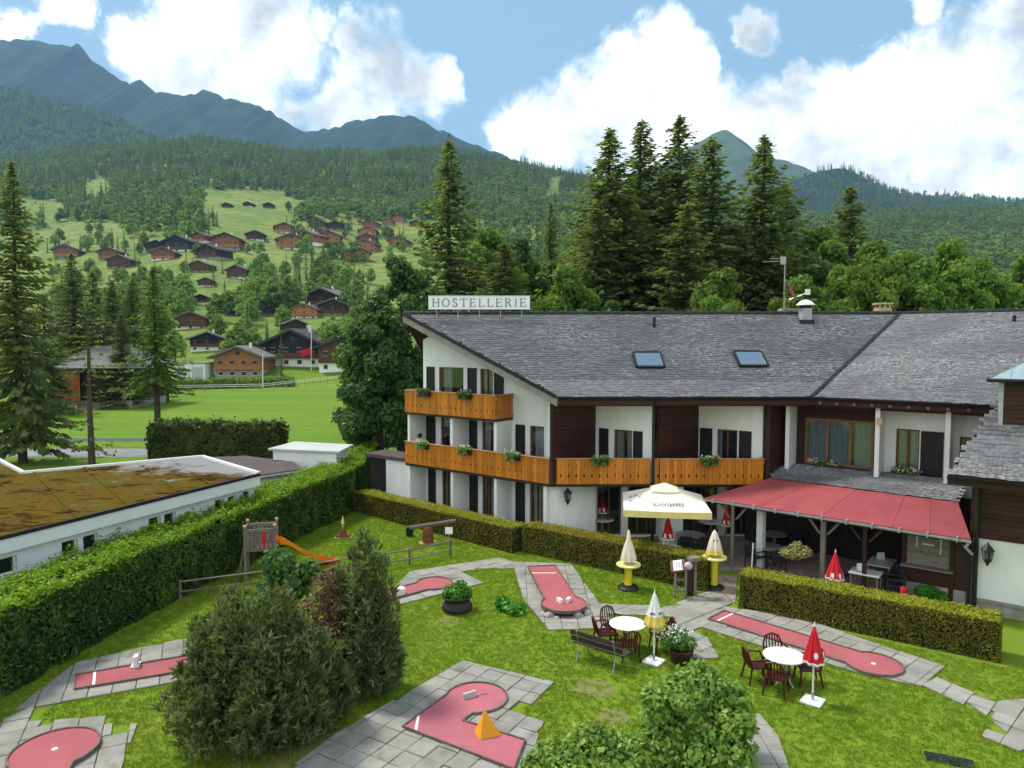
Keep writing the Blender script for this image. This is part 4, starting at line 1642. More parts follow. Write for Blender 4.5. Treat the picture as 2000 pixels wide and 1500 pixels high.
def letter(b, ch, x, z, w_, h_, y):
    """serif capital built from strokes"""
    def st(x0, z0, x1, z1, t):
        p0, p1 = Vector((x + x0 * w_, y, z + z0 * h_)), Vector((x + x1 * w_, y, z + z1 * h_))
        d = (p1 - p0)
        L = d.length
        d.normalize()
        nn = Vector((-d.z, 0, d.x)) * (t / 2)
        b.extr([p0 + nn, p1 + nn, p1 - nn, p0 - nn], (0, -0.012, 0))
    th, tn, sf = 0.055, 0.026, 0.14

    def vert(xx, t=th):
        st(xx, 0, xx, 1, t)
        st(xx - sf, 0.02, xx + sf, 0.02, tn)
        st(xx - sf, 0.98, xx + sf, 0.98, tn)

    def arc(cx, cz, rx_, rz_, a0, a1, t0, t1, n=14):
        for i in range(n):
            a, c = a0 + (a1 - a0) * i / n, a0 + (a1 - a0) * (i + 1) / n
            t = t0 + (t1 - t0) * abs(math.cos((a + c) / 2))
            st(cx + rx_ * math.cos(a), cz + rz_ * math.sin(a), cx + rx_ * math.cos(c), cz + rz_ * math.sin(c), t)
    if ch == 'H':
        vert(0.15); vert(0.85); st(0.15, 0.52, 0.85, 0.52, tn)
    elif ch == 'O':
        arc(0.5, 0.5, 0.44, 0.49, 0, 6.2832, tn, th, 24)
    elif ch == 'S':
        arc(0.5, 0.74, 0.30, 0.25, 0.35, 4.71, tn, th); arc(0.5, 0.25, 0.32, 0.25, 1.57, -2.75, tn, th)
        st(0.80, 0.98, 0.80, 0.74, tn); st(0.19, 0.02, 0.19, 0.24, tn)
    elif ch == 'T':
        st(0.5, 0, 0.5, 1, th); st(0.34, 0.02, 0.66, 0.02, tn); st(0.04, 0.975, 0.96, 0.975, tn); st(0.05, 0.97, 0.05, 0.76, tn); st(0.95, 0.97, 0.95, 0.76, tn)
    elif ch == 'E':
        vert(0.18); st(0.18, 0.98, 0.86, 0.98, tn); st(0.18, 0.02, 0.9, 0.02, tn); st(0.18, 0.52, 0.68, 0.52, tn)
        st(0.86, 0.98, 0.86, 0.8, tn); st(0.9, 0.02, 0.9, 0.24, tn); st(0.68, 0.42, 0.68, 0.62, tn)
    elif ch == 'L':
        vert(0.2); st(0.2, 0.02, 0.9, 0.02, tn); st(0.9, 0.02, 0.9, 0.26, tn)
    elif ch == 'R':
        vert(0.18); arc(0.42, 0.75, 0.34, 0.235, -1.57, 1.57, tn, th); st(0.18, 0.985, 0.42, 0.985, tn); st(0.18, 0.515, 0.42, 0.515, tn); st(0.45, 0.51, 0.9, 0.02, th); st(0.82, 0.02, 1.0, 0.02, tn)
    elif ch == 'I':
        vert(0.5)


wid = {'H': 1.05, 'O': 1.1, 'S': 0.85, 'T': 1.0, 'E': 0.95, 'L': 0.9, 'R': 1.0, 'I': 0.5}
word = 'HOSTELLERIE'
tot = sum(wid[c] for c in word) + 0.30 * (len(word) - 1)
usable = (s1_.x - s0_.x) * 0.93
un = usable / tot
xx = s0_.x + (s1_.x - s0_.x) * 0.037
for ch in word:
    mb = MB()
    letter(mb, ch, xx, zb_ + 0.12, wid[ch] * un * 0.98, (zt - zb_) - 0.24, SY - 0.042)
    mb.build('letter', M['signink'], sign)
    xx += (wid[ch] + 0.30) * un

# ---- wing wall behind the lean-to
WP = V2(12.0, 29.8)
sw0, sw1 = s_at(1575, WP, wu), s_at(1711, WP, wu)
mb = MB()
wall_open(mb, WP, wu, wn, 3.2, 0.0, 6.2, 0.25, [(sw0, sw1, 3.42, 5.35)])
mb.build('timber_wall', M['darkwood'], hotel)
window(hotel, WP, wu, wn, sw0, sw1, 3.42, 5.35, mat('orange_brown_frame', (0.30, 0.12, 0.035), (0.22, 0.085, 0.025), 4, 0.4), 2, ((0.0, 0.68), (0.72, 0.97)), fw=0.09, cm=mat('blue_net_curtain', (0.40, 0.50, 0.54), (0.33, 0.42, 0.46), 5, 0.9))
s2a, s2b, s2c, s2d = (s_at(p, WP, wu) for p in (1755, 1801, 1804, 1849))
s3a, s3b = s_at(1880, WP, wu), s_at(1930, WP, wu)
mb = MB()
wall_open(mb, WP, wu, wn, 9.5, 0.0, 6.6, 0.25, [(s2a, s2b, 3.30, 5.15), (s3a, s3b, 3.3, 5.0)], 3.2)
mb.build('wall', M['white'], hotel)
window(hotel, WP, wu, wn, s2a, s2b, 3.30, 5.15, None, 1, ((0.08, 0.42), (0.58, 0.92)))
window(hotel, WP, wu, wn, s3a, s3b, 3.30, 5.0, None, 1, None)
shutter(hotel, WP, wu, wn, s2c, s2d, 3.25, 5.12)
for px_ in (1537, 1713, 1851):
    k = s_at(px_, WP + wn * 1.0, wu)
    p0, p1 = WP + wu * k, WP + wu * k + wn * 1.0
    mb = MB()
    mb.prism([tuple(p0.xy), tuple((p0 + wu * .16).xy), tuple((p1 + wu * .16).xy), tuple(p1.xy)], 2.9, 6.05)
    mb.build('fin_wall', M['white'], hotel)
mb = MB()
a_ = CORN + wn * -0.5
mb.box(tuple((CORN + wu * 4.0 + wn * -0.35).xy) + (6.0,), (8.0, 0.16, 0.22), math.atan2(wu.y, wu.x))
mb.build('eave_beam', M['darkwood'], hotel)
for k in range(9):
    p = CORN + wu * (0.3 + 0.62 * k) - wn * 0.1
    part('rafter_end', M['greywood'], hotel, lambda b: b.box((p.x, p.y, 6.10), (0.1, 0.4, 0.1), math.atan2(wu.y, wu.x)))
sp_ = WP + wu * s_at(1722, WP + wn * 1.06, wu) + wn * 1.06
part('loudspeaker', M['cream'], hotel, lambda b: (b.box((sp_.x, sp_.y, 5.5), (0.2, 0.16, 0.24), math.atan2(wu.y, wu.x))))

# ---- lean-to roof and red awning over the terrace
AF = V2(7.40, 27.1)
AB = AF + Vector((0.663, 0.749, 0)) * 2.96
ad = Vector((0.749, -0.663, 0))
ALEN = 8.75
lean = empty('terrace_awning', (11, 25, 0), 'red sheet awning with slate lean-to strip over the restaurant terrace', 'awning')
AB = V2(10.35, 28.38)
aperp = Vector((0.663, 0.749, 0))
pitch_ = 0.52
AW = (AB - AF).dot(aperp)
NP = 8
for k in range(NP):
    t0, t1 = k / NP, (k + 1) / NP
    f0, f1 = AF + ad * (ALEN * t0 + 0.004), AF + ad * (ALEN * t1 - 0.004)
    b0, b1 = AB + ad * (6.55 * t0 + 0.004), AB + ad * (6.55 * t1 - 0.004)
    dz = 0.008 * (k % 2)
    mb = MB()
    mb.slab([f0 + Vector((0, 0, 2.50 + dz)), f1 + Vector((0, 0, 2.50 + dz)), b1 + Vector((0, 0, 2.50 + pitch_ + dz)), b0 + Vector((0, 0, 2.50 + pitch_ + dz))], 0.03)
    mb.build('panel', M['awning'], lean)
T0, T1 = V2(11.35, 29.75), V2(11.35, 29.75) + wu * 6.6
LT = MB()
b0, b1 = AB, AB + ad * 6.55
LTP = [b0 + Vector((0, 0, 3.02)), b1 + Vector((0, 0, 3.02)), T1 + Vector((0, 0, 3.36)), T0 + Vector((0, 0, 3.36))]
LT.slab(LTP, 0.10)
lt = LT.build('lean_to_roof', M['tiles'], lean)
lo_u = (LTP[1] - LTP[0]).normalized()
lo_v = (LTP[3] - LTP[0])
lo_v = (lo_v - lo_u * lo_v.dot(lo_u)).normalized()
pl_ = [plane_uv(LTP[0], lo_u, lo_v, p) for p in LTP]
slates(lt, LTP[0], lo_u, lo_v, pl_, 0.27, 0.17, 120, 9)
gutter(AF + Vector((0, 0, 2.47)) - aperp * 0.05, AF + ad * ALEN + Vector((0, 0, 2.47)) - aperp * 0.05, 0.075, M['zinc'], lean)
for k in range(11):
    p = AF + ad * (0.4 + 0.8 * k) - aperp * 0.05 + Vector((0, 0, 2.47))
    part('gutter_bracket', M['zinc'], lean, lambda b: b.box((p.x, p.y, p.z - 0.01), (0.03, 0.19, 0.16), math.atan2(ad.y, ad.x)))
mb = MB()
c = AF + ad * (ALEN / 2) + aperp * 0.12
mb.box((c.x, c.y, 2.40), (ALEN, 0.12, 0.14), math.atan2(ad.y, ad.x))
mb.build('front_beam', M['darkwood'], lean)
for px_, mm, w_ in ((1617, 'greywood', 0.15), (1437, 'greywood', 0.1), (1700, 'darkwood', 0.12)):
    k = s_at(px_, AF + aperp * 0.12, ad)
    p = AF + aperp * 0.12 + ad * k
    part('post', M[mm], lean, lambda b: b.box((p.x, p.y, 1.16), (w_, w_, 2.34), math.atan2(ad.y, ad.x)))
    part('brace', M[mm], lean, lambda b: [b.extr([p + ad * sg * 0.08 + Vector((0, 0, 1.85)), p + ad * sg * 0.16 + Vector((0, 0, 1.85)), p + ad * sg * 0.55 + Vector((0, 0, 2.33)), p + ad * sg * 0.45 + Vector((0, 0, 2.33))], aperp * 0.08) for sg in (-1, 1)])
wpst = PY(1487, 1010, 26.4)
part('white_post', M['whitepaint'], lean, lambda b: b.box((wpst.x, 26.4, 1.25), (0.24, 0.24, 2.5), 0.7))
bulb = mat('frosted_bulb', (0.5, 0.45, 0.35), None, 4, 0.3)
bl = MB()
bl.lathe((0, 0, 0), [(0.01, -0.05), (0.035, -0.03), (0.035, 0.0), (0.012, 0.04)], 8)
blm = bl.mesh('light_bulb')
blm.materials.append(bulb)
for k in range(14):
    p = AF + ad * (1.6 + 0.45 * k) + aperp * 0.4
    inst('light_bulb', blm, lean, (p.x, p.y, 2.36 - 0.05 * math.sin(k * 1.3) ** 2))
# dim restaurant wall behind
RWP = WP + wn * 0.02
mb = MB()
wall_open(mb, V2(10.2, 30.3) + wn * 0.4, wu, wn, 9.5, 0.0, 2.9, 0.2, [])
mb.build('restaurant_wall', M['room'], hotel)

# ---- kiosk and the near block on the right
KP = V2(13.02, 23.35)
kio = empty('kiosk', tuple((KP + wu * 0.8).xy) + (0,), 'wooden serving kiosk with shuttered hatch and counter at the end of the terrace', 'kiosk')
mb = MB()
wall_open(mb, KP, wu, wn, 1.95, 0.55, 2.42, 0.12, [])
mb.box(tuple((KP + wu * 0.02 - wn * 0.6).xy) + (1.3,), (0.06, 1.2, 2.2), math.atan2(wu.y, wu.x))
mb.build('wall', M['redwood'], kio)
part('plinth', M['stone'], kio, lambda b: wall_open(b, KP + wn * 0.02, wu, wn, 1.95, 0.0, 0.56, 0.14, []))
for k in range(9):
    c = KP + wu * 0.75 + wn * 0.012
    part('hatch_board', M['greywood'], kio, lambda b: b.box((c.x, c.y, 1.25 + 0.122 * k), (1.22, 0.024, 0.118), math.atan2(wu.y, wu.x)))
c = KP + wu * 0.74 + wn * 0.17
part('counter', M['greywood'], kio, lambda b: b.box((c.x, c.y, 1.16), (1.5, 0.36, 0.045), math.atan2(wu.y, wu.x)))
for k, (s, z, a, ln_) in enumerate(((0.42, 1.98, 0.0, 0.42), (0.75, 1.9, 1.45, 0.34), (1.10, 1.86, 0.0, 0.46))):
    c = KP + wu * s + wn * 0.035
    if a == 0:
        fnk = lambda b: (b.box((c.x, c.y, z), (0.03, 0.02, ln_), math.atan2(wu.y, wu.x)), b.box((c.x, c.y, z + ln_ / 2 + .01), (0.10, 0.02, 0.03), math.atan2(wu.y, wu.x)))
    else:
        fnk = lambda b: b.box((c.x, c.y, z), (ln_, 0.02, 0.045), math.atan2(wu.y, wu.x))
    part('wall_bracket', M['creamfab'], kio, fnk)
for s in (0.06, 1.42, 1.9):
    c = KP + wu * s + wn * 0.03
    part('post', M['darkwood'], kio, lambda b: b.box((c.x, c.y, 1.25), (0.13, 0.06, 2.4), math.atan2(wu.y, wu.x)))

NB = V2(14.55, 22.12)
blk = empty('side_building', tuple((NB + wu * 2).xy) + (0,), 'near building at the right edge with white base, dark boarding and slate roof', 'building')
part('wall', M['white'], blk, lambda b: (wall_open(b, NB, wu, wn, 6.0, 0.42, 2.36, 0.3, []), b.prism([tuple((NB + wn * 0.0).xy), tuple((NB - wn * 4).xy), tuple((NB - wn * 4 + wu * 6).xy), tuple((NB + wu * 6 - wn * .3).xy), tuple((NB - wn * .3 + wu * .02).xy)], 0.42, 2.35)))
part('plinth', M['stone'], blk, lambda b: wall_open(b, NB + wn * 0.05, wu, wn, 6.0, -0.1, 0.42, 0.3, []))
part('wall_band', M['stone'], blk, lambda b: wall_open(b, NB + wn * 0.09, wu, wn, 6.0, 0.36, 0.45, 0.1, []))
up_ = part('timber_wall', M['darkwood'], blk, lambda b: b.prism([tuple((NB + wn * .04 - wu * .08).xy), tuple((NB + wn * .04 + wu * 6).xy), tuple((NB - wn * 4 + wu * 6).xy), tuple((NB - wn * 4 - wu * .08).xy)], 2.36, 4.9))
bm_ = MB()
bm_.box((3.0, 0, 0.08), (6.05, 0.03, 0.15))
bme = bm_.mesh('plank')
bme.materials.append(M['redwood'])
for k in range(15):
    p = NB + wn * (0.058 + 0.006 * (k % 2)) - wu * 0.05
    inst('plank', bme, up_, (p.x, p.y, 2.38 + 0.158 * k), math.atan2(wu.y, wu.x))
# its slate roof
RE = Vector((12.98, 21.0, 4.55))
RT = Vector((15.05, 22.05, 6.60))
mb = MB()
mb.slab([RE, RE + wu * 7, RT + wu * 7, RT], 0.22)
mb.slab([RT, RT + wu * 7, RT + wu * 7 + Vector((2.2, 2.6, -1.2)), RT + Vector((2.2, 2.6, -1.2))], 0.22)
br = mb.build('roof', M['darkwood'], blk)
bv = RT - RE
bv = (bv - wu * bv.dot(wu)).normalized()
pl_ = [plane_uv(RE, wu, bv, p) for p in (RE, RE + wu * 7, RT + wu * 7, RT)]
slates(br, RE, wu, bv, pl_, 0.24, 0.16, 290, 12)
gutter(RE + wn * 0.08 + Vector((0, 0, -0.02)), RE + wu * 7 + wn * 0.08 + Vector((0, 0, -0.02)), 0.09, M['gutter'], br)
part('fascia', M['darkwood'], br, lambda b: b.extr([RE - Vector((0, 0, .02)), RE + wu * 7 - Vector((0, 0, .02)), RE + wu * 7 - Vector((0, 0, .28)), RE - Vector((0, 0, .28))], wn * 0.03))
dpp = NB + wn * 0.16 + wu * 0.10
part('downpipe', M['black'], blk, lambda b: b.path([tuple((RE + wu * .4 + wn * .08).xy) + (4.45,), tuple((NB + wn * .7 - wu * .2).xy) + (4.25,), (dpp.x, dpp.y, 4.0), (dpp.x, dpp.y, 2.0), (dpp.x, dpp.y, 0.0)], 0.075, 8), smooth=True)
part('awning_outlet', M['zinc'], blk, lambda b: b.path([tuple((AF + ad * 8.7).xy) + (2.42,), tuple((AF + ad * 8.62 - aperp * .0).xy) + (2.25,), (dpp.x - .35, dpp.y + .05, 2.12), (dpp.x - .1, dpp.y, 1.85)], 0.045, 7), smooth=True)
# dormer tower
DP = V2(14.80, 21.45)
dm = part('dormer', M['darkwood'], blk, lambda b: b.prism([tuple(DP.xy), tuple((DP + wu * 2.6).xy), tuple((DP + wu * 2.6 - wn * 2.4).xy), tuple((DP - wn * 2.4).xy)], 5.2, 7.32))
bm_ = MB()
bm_.box((1.3, 0, 0.07), (2.6, 0.03, 0.13))
bme = bm_.mesh('plank')
bme.materials.append(M['redwood'])
for k in range(10):
    p = DP + wn * (0.02 + 0.005 * (k % 2))
    inst('plank', bme, dm, (p.x, p.y, 5.92 + 0.138 * k), math.atan2(wu.y, wu.x))
part('corner_flashing', M['zinc'], dm, lambda b: b.box((DP.x, DP.y, 6.5), (0.12, 0.12, 1.7), math.atan2(wu.y, wu.x)))
ap = DP + wu * 1.3 - wn * 1.2
cs_ = [DP - wu * .32 + wn * .32, DP + wu * 2.92 + wn * .32, DP + wu * 2.92 - wn * 2.72, DP - wu * .32 - wn * 2.72]
z0, z1 = 7.38, 8.35
dr = MB()
for i in range(4):
    a, b = cs_[i], cs_[(i + 1) % 4]
    dr.poly([a + Vector((0, 0, z0)), b + Vector((0, 0, z0)), ap + Vector((0, 0, z1))])
dr.poly([c_ + Vector((0, 0, z0 - 0.0)) for c_ in reversed(cs_)])
drf = dr.build('metal_roof', M['metalroof'], dm)
for k in range(1, 6):
    a = cs_[0].lerp(cs_[1], k / 6) + Vector((0, 0, z0 + .01))
    t = min(k, 6 - k) / 3
    part('seam', M['metalroof'], drf, lambda b: b.tube(a, a.lerp(ap + Vector((0, 0, z1 + .01)), t * 0.98) if k == 3 else a + (Vector((0, 0, z1 - z0)) - wn * 1.52) * t, 0.018, 0.018, 5))
part('eave_trim', M['gutter'], drf, lambda b: [b.tube(cs_[i] + Vector((0, 0, z0 - .03)), cs_[(i + 1) % 4] + Vector((0, 0, z0 - .03)), 0.06, 0.06, 6) for i in (0, 3)])


def lantern(loc, rz, label):
    e = empty('wall_lantern', loc, label, 'lantern')
    x, y, z = loc
    o = Vector(loc)
    f = Vector((math.cos(rz), math.sin(rz), 0))
    c = o + f * 0.28
    part('bracket', M['black'], e, lambda b: (b.path([o, o + f * .12 - Vector((0, 0, .1)), c - Vector((0, 0, .24))], 0.018, 6), b.box(o, (0.04, 0.1, 0.26), rz)))
    part('cage', M['black'], e, lambda b: [b.tube(c + Vector((math.cos(t) * .10, math.sin(t) * .10, -.2)), c + Vector((math.cos(t) * .15, math.sin(t) * .15, .12)), .014, .014, 5) for t in (0.5, 1.55, 2.6, 3.64, 4.7, 5.7)])
    part('cap', M['black'], e, lambda b: b.lathe(c, [(.19, .12), (.18, .15), (.08, .27), (.03, .33), (.015, .38)], 8))
    part('base', M['black'], e, lambda b: b.lathe(c, [(.02, -.36), (.06, -.27), (.11, -.2), (.09, -.17)], 8))
    part('glass', M['glass'], e, lambda b: b.lathe(c, [(.09, -.18), (.14, .11)], 6))
    return e


lp = NB + wu * 0.42 + wn * 0.02
lantern((lp.x, lp.y, 1.95), math.atan2(wn.y, wn.x), 'black iron lantern on the white wall at the right edge')
lantern((2.25, 29.28, 2.15), R(-80), 'black iron lantern on the curved white wall under the long balcony')

# ================================================================== the garden: paving, lanes, hedges, furniture
def gpoly(pts, z=0.0):
    return [tuple(G(x, y, z).xy) for x, y in pts]


PAVED = []


def paving(name, pix, ang, size=0.5, m='paver', seed=1, label=None, z=0.0, lift=0.045, skew=0.0):
    """slabs of a path, each a piece; a joint bed under them"""
    poly = gpoly(pix)
    PAVED.append(poly)
    g = random.Random(seed)
    c, s = math.cos(ang), math.sin(ang)
    cx, cy_ = sum(p[0] for p in poly) / len(poly), sum(p[1] for p in poly) / len(poly)
    loc = [((p[0] - cx) * c + (p[1] - cy_) * s, -(p[0] - cx) * s + (p[1] - cy_) * c) for p in poly]
    x0, x1 = min(p[0] for p in loc), max(p[0] for p in loc)
    y0, y1 = min(p[1] for p in loc), max(p[1] for p in loc)
    bed = MB()
    area = sum(loc[i - 1][0] * loc[i][1] - loc[i][0] * loc[i - 1][1] for i in range(len(loc)))
    sgn = 1 if area > 0 else -1
    cells, cut = [], []
    hb = size / 2
    y = y0
    while y < y1:
        x = x0
        while x < x1:
            mx_, my_ = x + hb, y + hb
            sq = [(x, y), (x + size, y), (x + size, y + size), (x, y + size)]
            nin = sum(inpoly(px_, py_, loc) for px_, py_ in sq)
            near = nin == 4 or any(inpoly(x + size * (i + .5) / 5, y + size * (j + .5) / 5, loc) for i in range(5) for j in range(5))
            if nin == 4:
                cells.append((mx_, my_))
            elif near:
                pg = [(x + .008, y + .008), (x + size - .008, y + .008), (x + size - .008, y + size - .008), (x + .008, y + size - .008)]
                for i in range(len(loc)):
                    e0, e1 = loc[i - 1], loc[i]
                    dx, dy = e1[0] - e0[0], e1[1] - e0[1]
                    L_ = math.hypot(dx, dy)
                    sd = [sgn * (dx * (q[1] - e0[1]) - dy * (q[0] - e0[0])) / L_ for q in pg]
                    al = [(dx * (q[0] - e0[0]) + dy * (q[1] - e0[1])) / L_ for q in pg]
                    if not pg or min(sd) >= 0 or max(sd) <= 0 or max(al) < -.05 or min(al) > L_ + .05:
                        continue
                    out = []
                    for k in range(len(pg)):
                        p_, q_, sp_, sq_ = pg[k - 1], pg[k], sd[k - 1], sd[k]
                        if (sp_ >= 0) != (sq_ >= 0):
                            t = sp_ / (sp_ - sq_)
                            out.append((p_[0] + (q_[0] - p_[0]) * t, p_[1] + (q_[1] - p_[1]) * t))
                        if sq_ >= 0:
                            out.append(q_)
                    pg = out
                    if len(pg) < 3:
                        break
                if len(pg) >= 3:
                    ar = abs(sum(pg[i - 1][0] * pg[i][1] - pg[i][0] * pg[i - 1][1] for i in range(len(pg)))) / 2
                    if ar > .02:
                        cut.append(pg)
            x += size
        y += size

    def W(p_):
        return (cx + p_[0] * c - p_[1] * s, cy_ + p_[0] * s + p_[1] * c)
    for mx_, my_ in cells:
        bed.poly([W((mx_ + a * hb, my_ + b * hb)) + (0.012,) for a, b in ((-1, -1), (1, -1), (1, 1), (-1, 1))])
    for pg in cut:
        bed.poly([W(q) + (0.012,) for q in pg])
    base = bed.build(name, M['soil'], None, kind='structure')
    sb = MB()
    h = size / 2 - 0.008
    k = 0.012
    sb.add([(-h, -h, 0), (h, -h, 0), (h, h, 0), (-h, h, 0), (-h, -h, lift - k), (h, -h, lift - k), (h, h, lift - k), (-h, h, lift - k), (-h + k, -h + k, lift), (h - k, -h + k, lift), (h - k, h - k, lift), (-h + k, h - k, lift)],
           [(0, 1, 5, 4), (1, 2, 6, 5), (2, 3, 7, 6), (3, 0, 4, 7), (4, 5, 9, 8), (5, 6, 10, 9), (6, 7, 11, 10), (7, 4, 8, 11), (8, 9, 10, 11)])
    sme = sb.mesh('slab')
    sme.materials.append(M[m])
    for mx_, my_ in cells:
        X, Y = W((mx_, my_))
        o = inst('slab', sme, base, (X, Y, 0.004), ang + g.gauss(0, 0.012))
        o.rotation_euler[0] = g.gauss(0, 0.009)
        o.rotation_euler[1] = g.gauss(0, 0.009)
        o.location.z += g.uniform(-0.012, 0.006)
    for pg in cut:
        mb = MB()
        mb.prism([W(q) for q in pg], 0.002, lift + g.uniform(-0.012, 0.004))
        mb.build('slab', M[m], base)
    return base


def angpix(a, b):
    p, q = G(*a), G(*b)
    return math.atan2(q.y - p.y, q.x - p.x)


paving('path', [(-60, 1440), (0, 1412), (62, 1362), (150, 1296), (345, 1252), (420, 1245), (420, 1320), (332, 1338), (105, 1378), (82, 1410), (222, 1400), (220, 1415), (268, 1417), (224, 1540), (-60, 1540)], angpix((146, 1346), (332, 1314)), 0.52, seed=1)
paving('path', [(520, 1560), (570, 1500), (655, 1436), (905, 1292), (1082, 1335), (1018, 1396), (1062, 1412), (1052, 1440), (1100, 1560)], angpix((788, 1418), (880, 1352)), 0.5, seed=2)
paving('path', [(1000, 1098), (1116, 1103), (1188, 1205), (1230, 1228), (1072, 1232), (1022, 1172)], angpix((1033, 1112), (1082, 1112)), 0.5, seed=3)
paving('path', [(770, 1150), (800, 1118), (975, 1090), (1000, 1098), (1012, 1112), (955, 1112), (900, 1118), (945, 1140), (900, 1152), (780, 1182)], angpix((780, 1140), (980, 1092)), 0.5, seed=4)
paving('path', [(1150, 1180), (1300, 1186), (1402, 1150), (1440, 1190), (1560, 1206), (1720, 1262), (1846, 1303), (1800, 1342), (1700, 1322), (1545, 1280), (1370, 1228), (1405, 1288), (1350, 1288), (1300, 1206), (1170, 1200)], angpix((1382, 1207), (1650, 1300)), 0.5, seed=5)
paving('path', [(1800, 1340), (1830, 1325), (1940, 1372), (2010, 1368), (2100, 1372), (2100, 1430), (1990, 1470), (1918, 1440), (1935, 1408), (1925, 1400)], angpix((1800, 1340), (1940, 1385)), 0.5, seed=6)
paving('path', [(1462, 1405), (1482, 1395), (1520, 1440), (1560, 1560), (1450, 1560)], angpix((1482, 1405), (1540, 1500)), 0.5, seed=7)
paving('terrace', [(1400, 1150), (1400, 1085), (1330, 1060), (1240, 1045), (1120, 1030), (1120, 1000), (1420, 990), (1560, 1040), (1900, 1130), (1900, 1200), (1700, 1180), (1440, 1120), (1436, 1180)], 0.0, 0.6, 'terr', seed=8)
paving('terrace', [(780, 1000), (800, 985), (1000, 1030), (1075, 1045), (1120, 1035), (1075, 1062), (1000, 1040)], math.atan2(gu.y, gu.x), 0.5, 'terr', seed=9)


def lane(pts, name_label, z=0.075, tee=None, m='felt', closed=True, th=0.05):
    """playing surface with raised border; pts are ground positions"""
    e = empty('minigolf_lane', (sum(p[0] for p in pts) / len(pts), sum(p[1] for p in pts) / len(pts), 0), name_label, 'minigolf lane', 'lanes of the minigolf course')
    part('playing_surface', M[m], e, lambda b: b.prism(pts, z - 0.03, z))
    n = len(pts)
    cx, cy_ = sum(p[0] for p in pts) / n, sum(p[1] for p in pts) / n
    area = sum(pts[i][0] * pts[(i + 1) % n][1] - pts[(i + 1) % n][0] * pts[i][1] for i in range(n))
    sg = 1 if area > 0 else -1
    out, inn = [], []
    for i in range(n):
        p0, p1, p2 = Vector(pts[i - 1]), Vector(pts[i]), Vector(pts[(i + 1) % n])
        d1, d2 = (p1 - p0).normalized(), (p2 - p1).normalized()
        nn = (Vector((d1.y, -d1.x)) + Vector((d2.y, -d2.x))).normalized() * sg
        out.append(p1 + nn * 0.035)
        inn.append(p1 - nn * 0.004)
    mb = MB()
    vs = [(p.x, p.y, zz) for ring, zz in ((out, z - 0.06), (out, z + 0.034), (inn, z + 0.034), (inn, z - 0.005)) for p in ring]
    fs = []
    for r_ in range(3):
        for i in range(n):
            j = (i + 1) % n
            f = (r_ * n + i, r_ * n + j, (r_ + 1) * n + j, (r_ + 1) * n + i)
            fs.append(f if sg > 0 else tuple(reversed(f)))
    mb.add(vs, fs)
    mb.build('border', M['edge'], e)
    if tee:
        a, b = Vector(tee[0]), Vector(tee[1])
        d = (b - a).normalized()
        q = Vector((-d.y, d.x)) * 0.03
        part('tee_line', M['whitepaint'], e, lambda mb_: mb_.prism([tuple(a - q), tuple(b - q), tuple(b + q), tuple(a + q)], z, z + 0.004))
    return e


def arcpts(c, r, a0, a1, n=22):
    return [(c[0] + r * math.cos(a0 + (a1 - a0) * i / n), c[1] + r * math.sin(a0 + (a1 - a0) * i / n)) for i in range(n + 1)]


def keyhole(p_start, c, width, r, flip=False):
    """straight lane of given width from p_start ending in a circle of radius r at c"""
    p, c = Vector(p_start), Vector(c)
    d = (c - p).normalized()
    nn = Vector((-d.y, d.x))
    half = math.asin(min(0.99, width / 2 / r))
    a0 = math.atan2(-d.y, -d.x)
    pts = [tuple(p + nn * width / 2), tuple(p - nn * width / 2)]
    # from the right side of the lane round the circle to the left side
    pts += arcpts(tuple(c), r, a0 + half, a0 + 2 * math.pi - half, 26)
    return pts


# left straight lane
a, b, c_, d_ = (G(*p, 0.07).xy for p in ((149, 1319), (352, 1284), (352, 1312), (146, 1346)))
l1 = lane([tuple(a), tuple(d_), tuple(c_ + (c_ - d_) * 0.5), tuple(b + (b - a) * 0.5)], 'straight pink lane beside the tall hedge at the left', tee=(tuple(a.lerp(b, 0.17)), tuple(d_.lerp(c_, 0.17))))
wb = G(266, 1300, 0.09)
part('hurdle', M['whitepaint'], l1, lambda q: (q.box((wb.x, wb.y, 0.22), (0.10, 0.22, 0.28), 0.3), q.box((wb.x - .02, wb.y + .02, 0.1), (0.2, 0.3, 0.04), 0.3)))
# round-ended lane in the lower left corner
cc = G(107, 1466, 0.075).xy
pp = G(20, 1620, 0.075).xy
l2 = lane(keyhole(pp, cc, 0.95, 0.80), 'round-ended pink lane in the lower left corner', z=0.11)
part('hole_rim', M['whitepaint'], l2, lambda q: q.lathe((cc.x, cc.y, 0.11), [(0.06, 0.0), (0.06, 0.006), (0.03, 0.006)], 14))
# hooked lane in the foreground
cc = G(930, 1362, 0.075).xy
tl, bl_, br_, ic, tr = (G(*p, 0.075).xy for p in ((788, 1419), (1003, 1502), (1024, 1446), (903, 1408), (880, 1352)))
d1 = (tr - tl).normalized()
rC = 0.72
k1 = (cc - tl)
pr = tl + d1 * k1.dot(d1)
perp_ = (cc - pr)
pd = perp_.length
h1 = math.sqrt(max(rC * rC - pd * pd, 0.01))
e1 = pr - d1 * h1
dd_ = (ic - e1)
e2 = ic + d1 * ((cc - ic).dot(d1) - math.sqrt(max(rC * rC - ((cc - ic) - d1 * (cc - ic).dot(d1)).length_squared, 0.01)))
a0, a1 = math.atan2(e1.y - cc.y, e1.x - cc.x), math.atan2(e2.y - cc.y, e2.x - cc.x)
if a1 > a0:
    a1 -= 2 * math.pi
l3 = lane([tuple(tl)] + arcpts(tuple(cc), rC, a0, a1, 26) + [tuple(ic), tuple(br_), tuple(bl_)], 'hooked pink lane with round end in the foreground', m='feltend', tee=(tuple(tl.lerp(tr, 0.30)), tuple(tl.lerp(bl_, 0.12))))
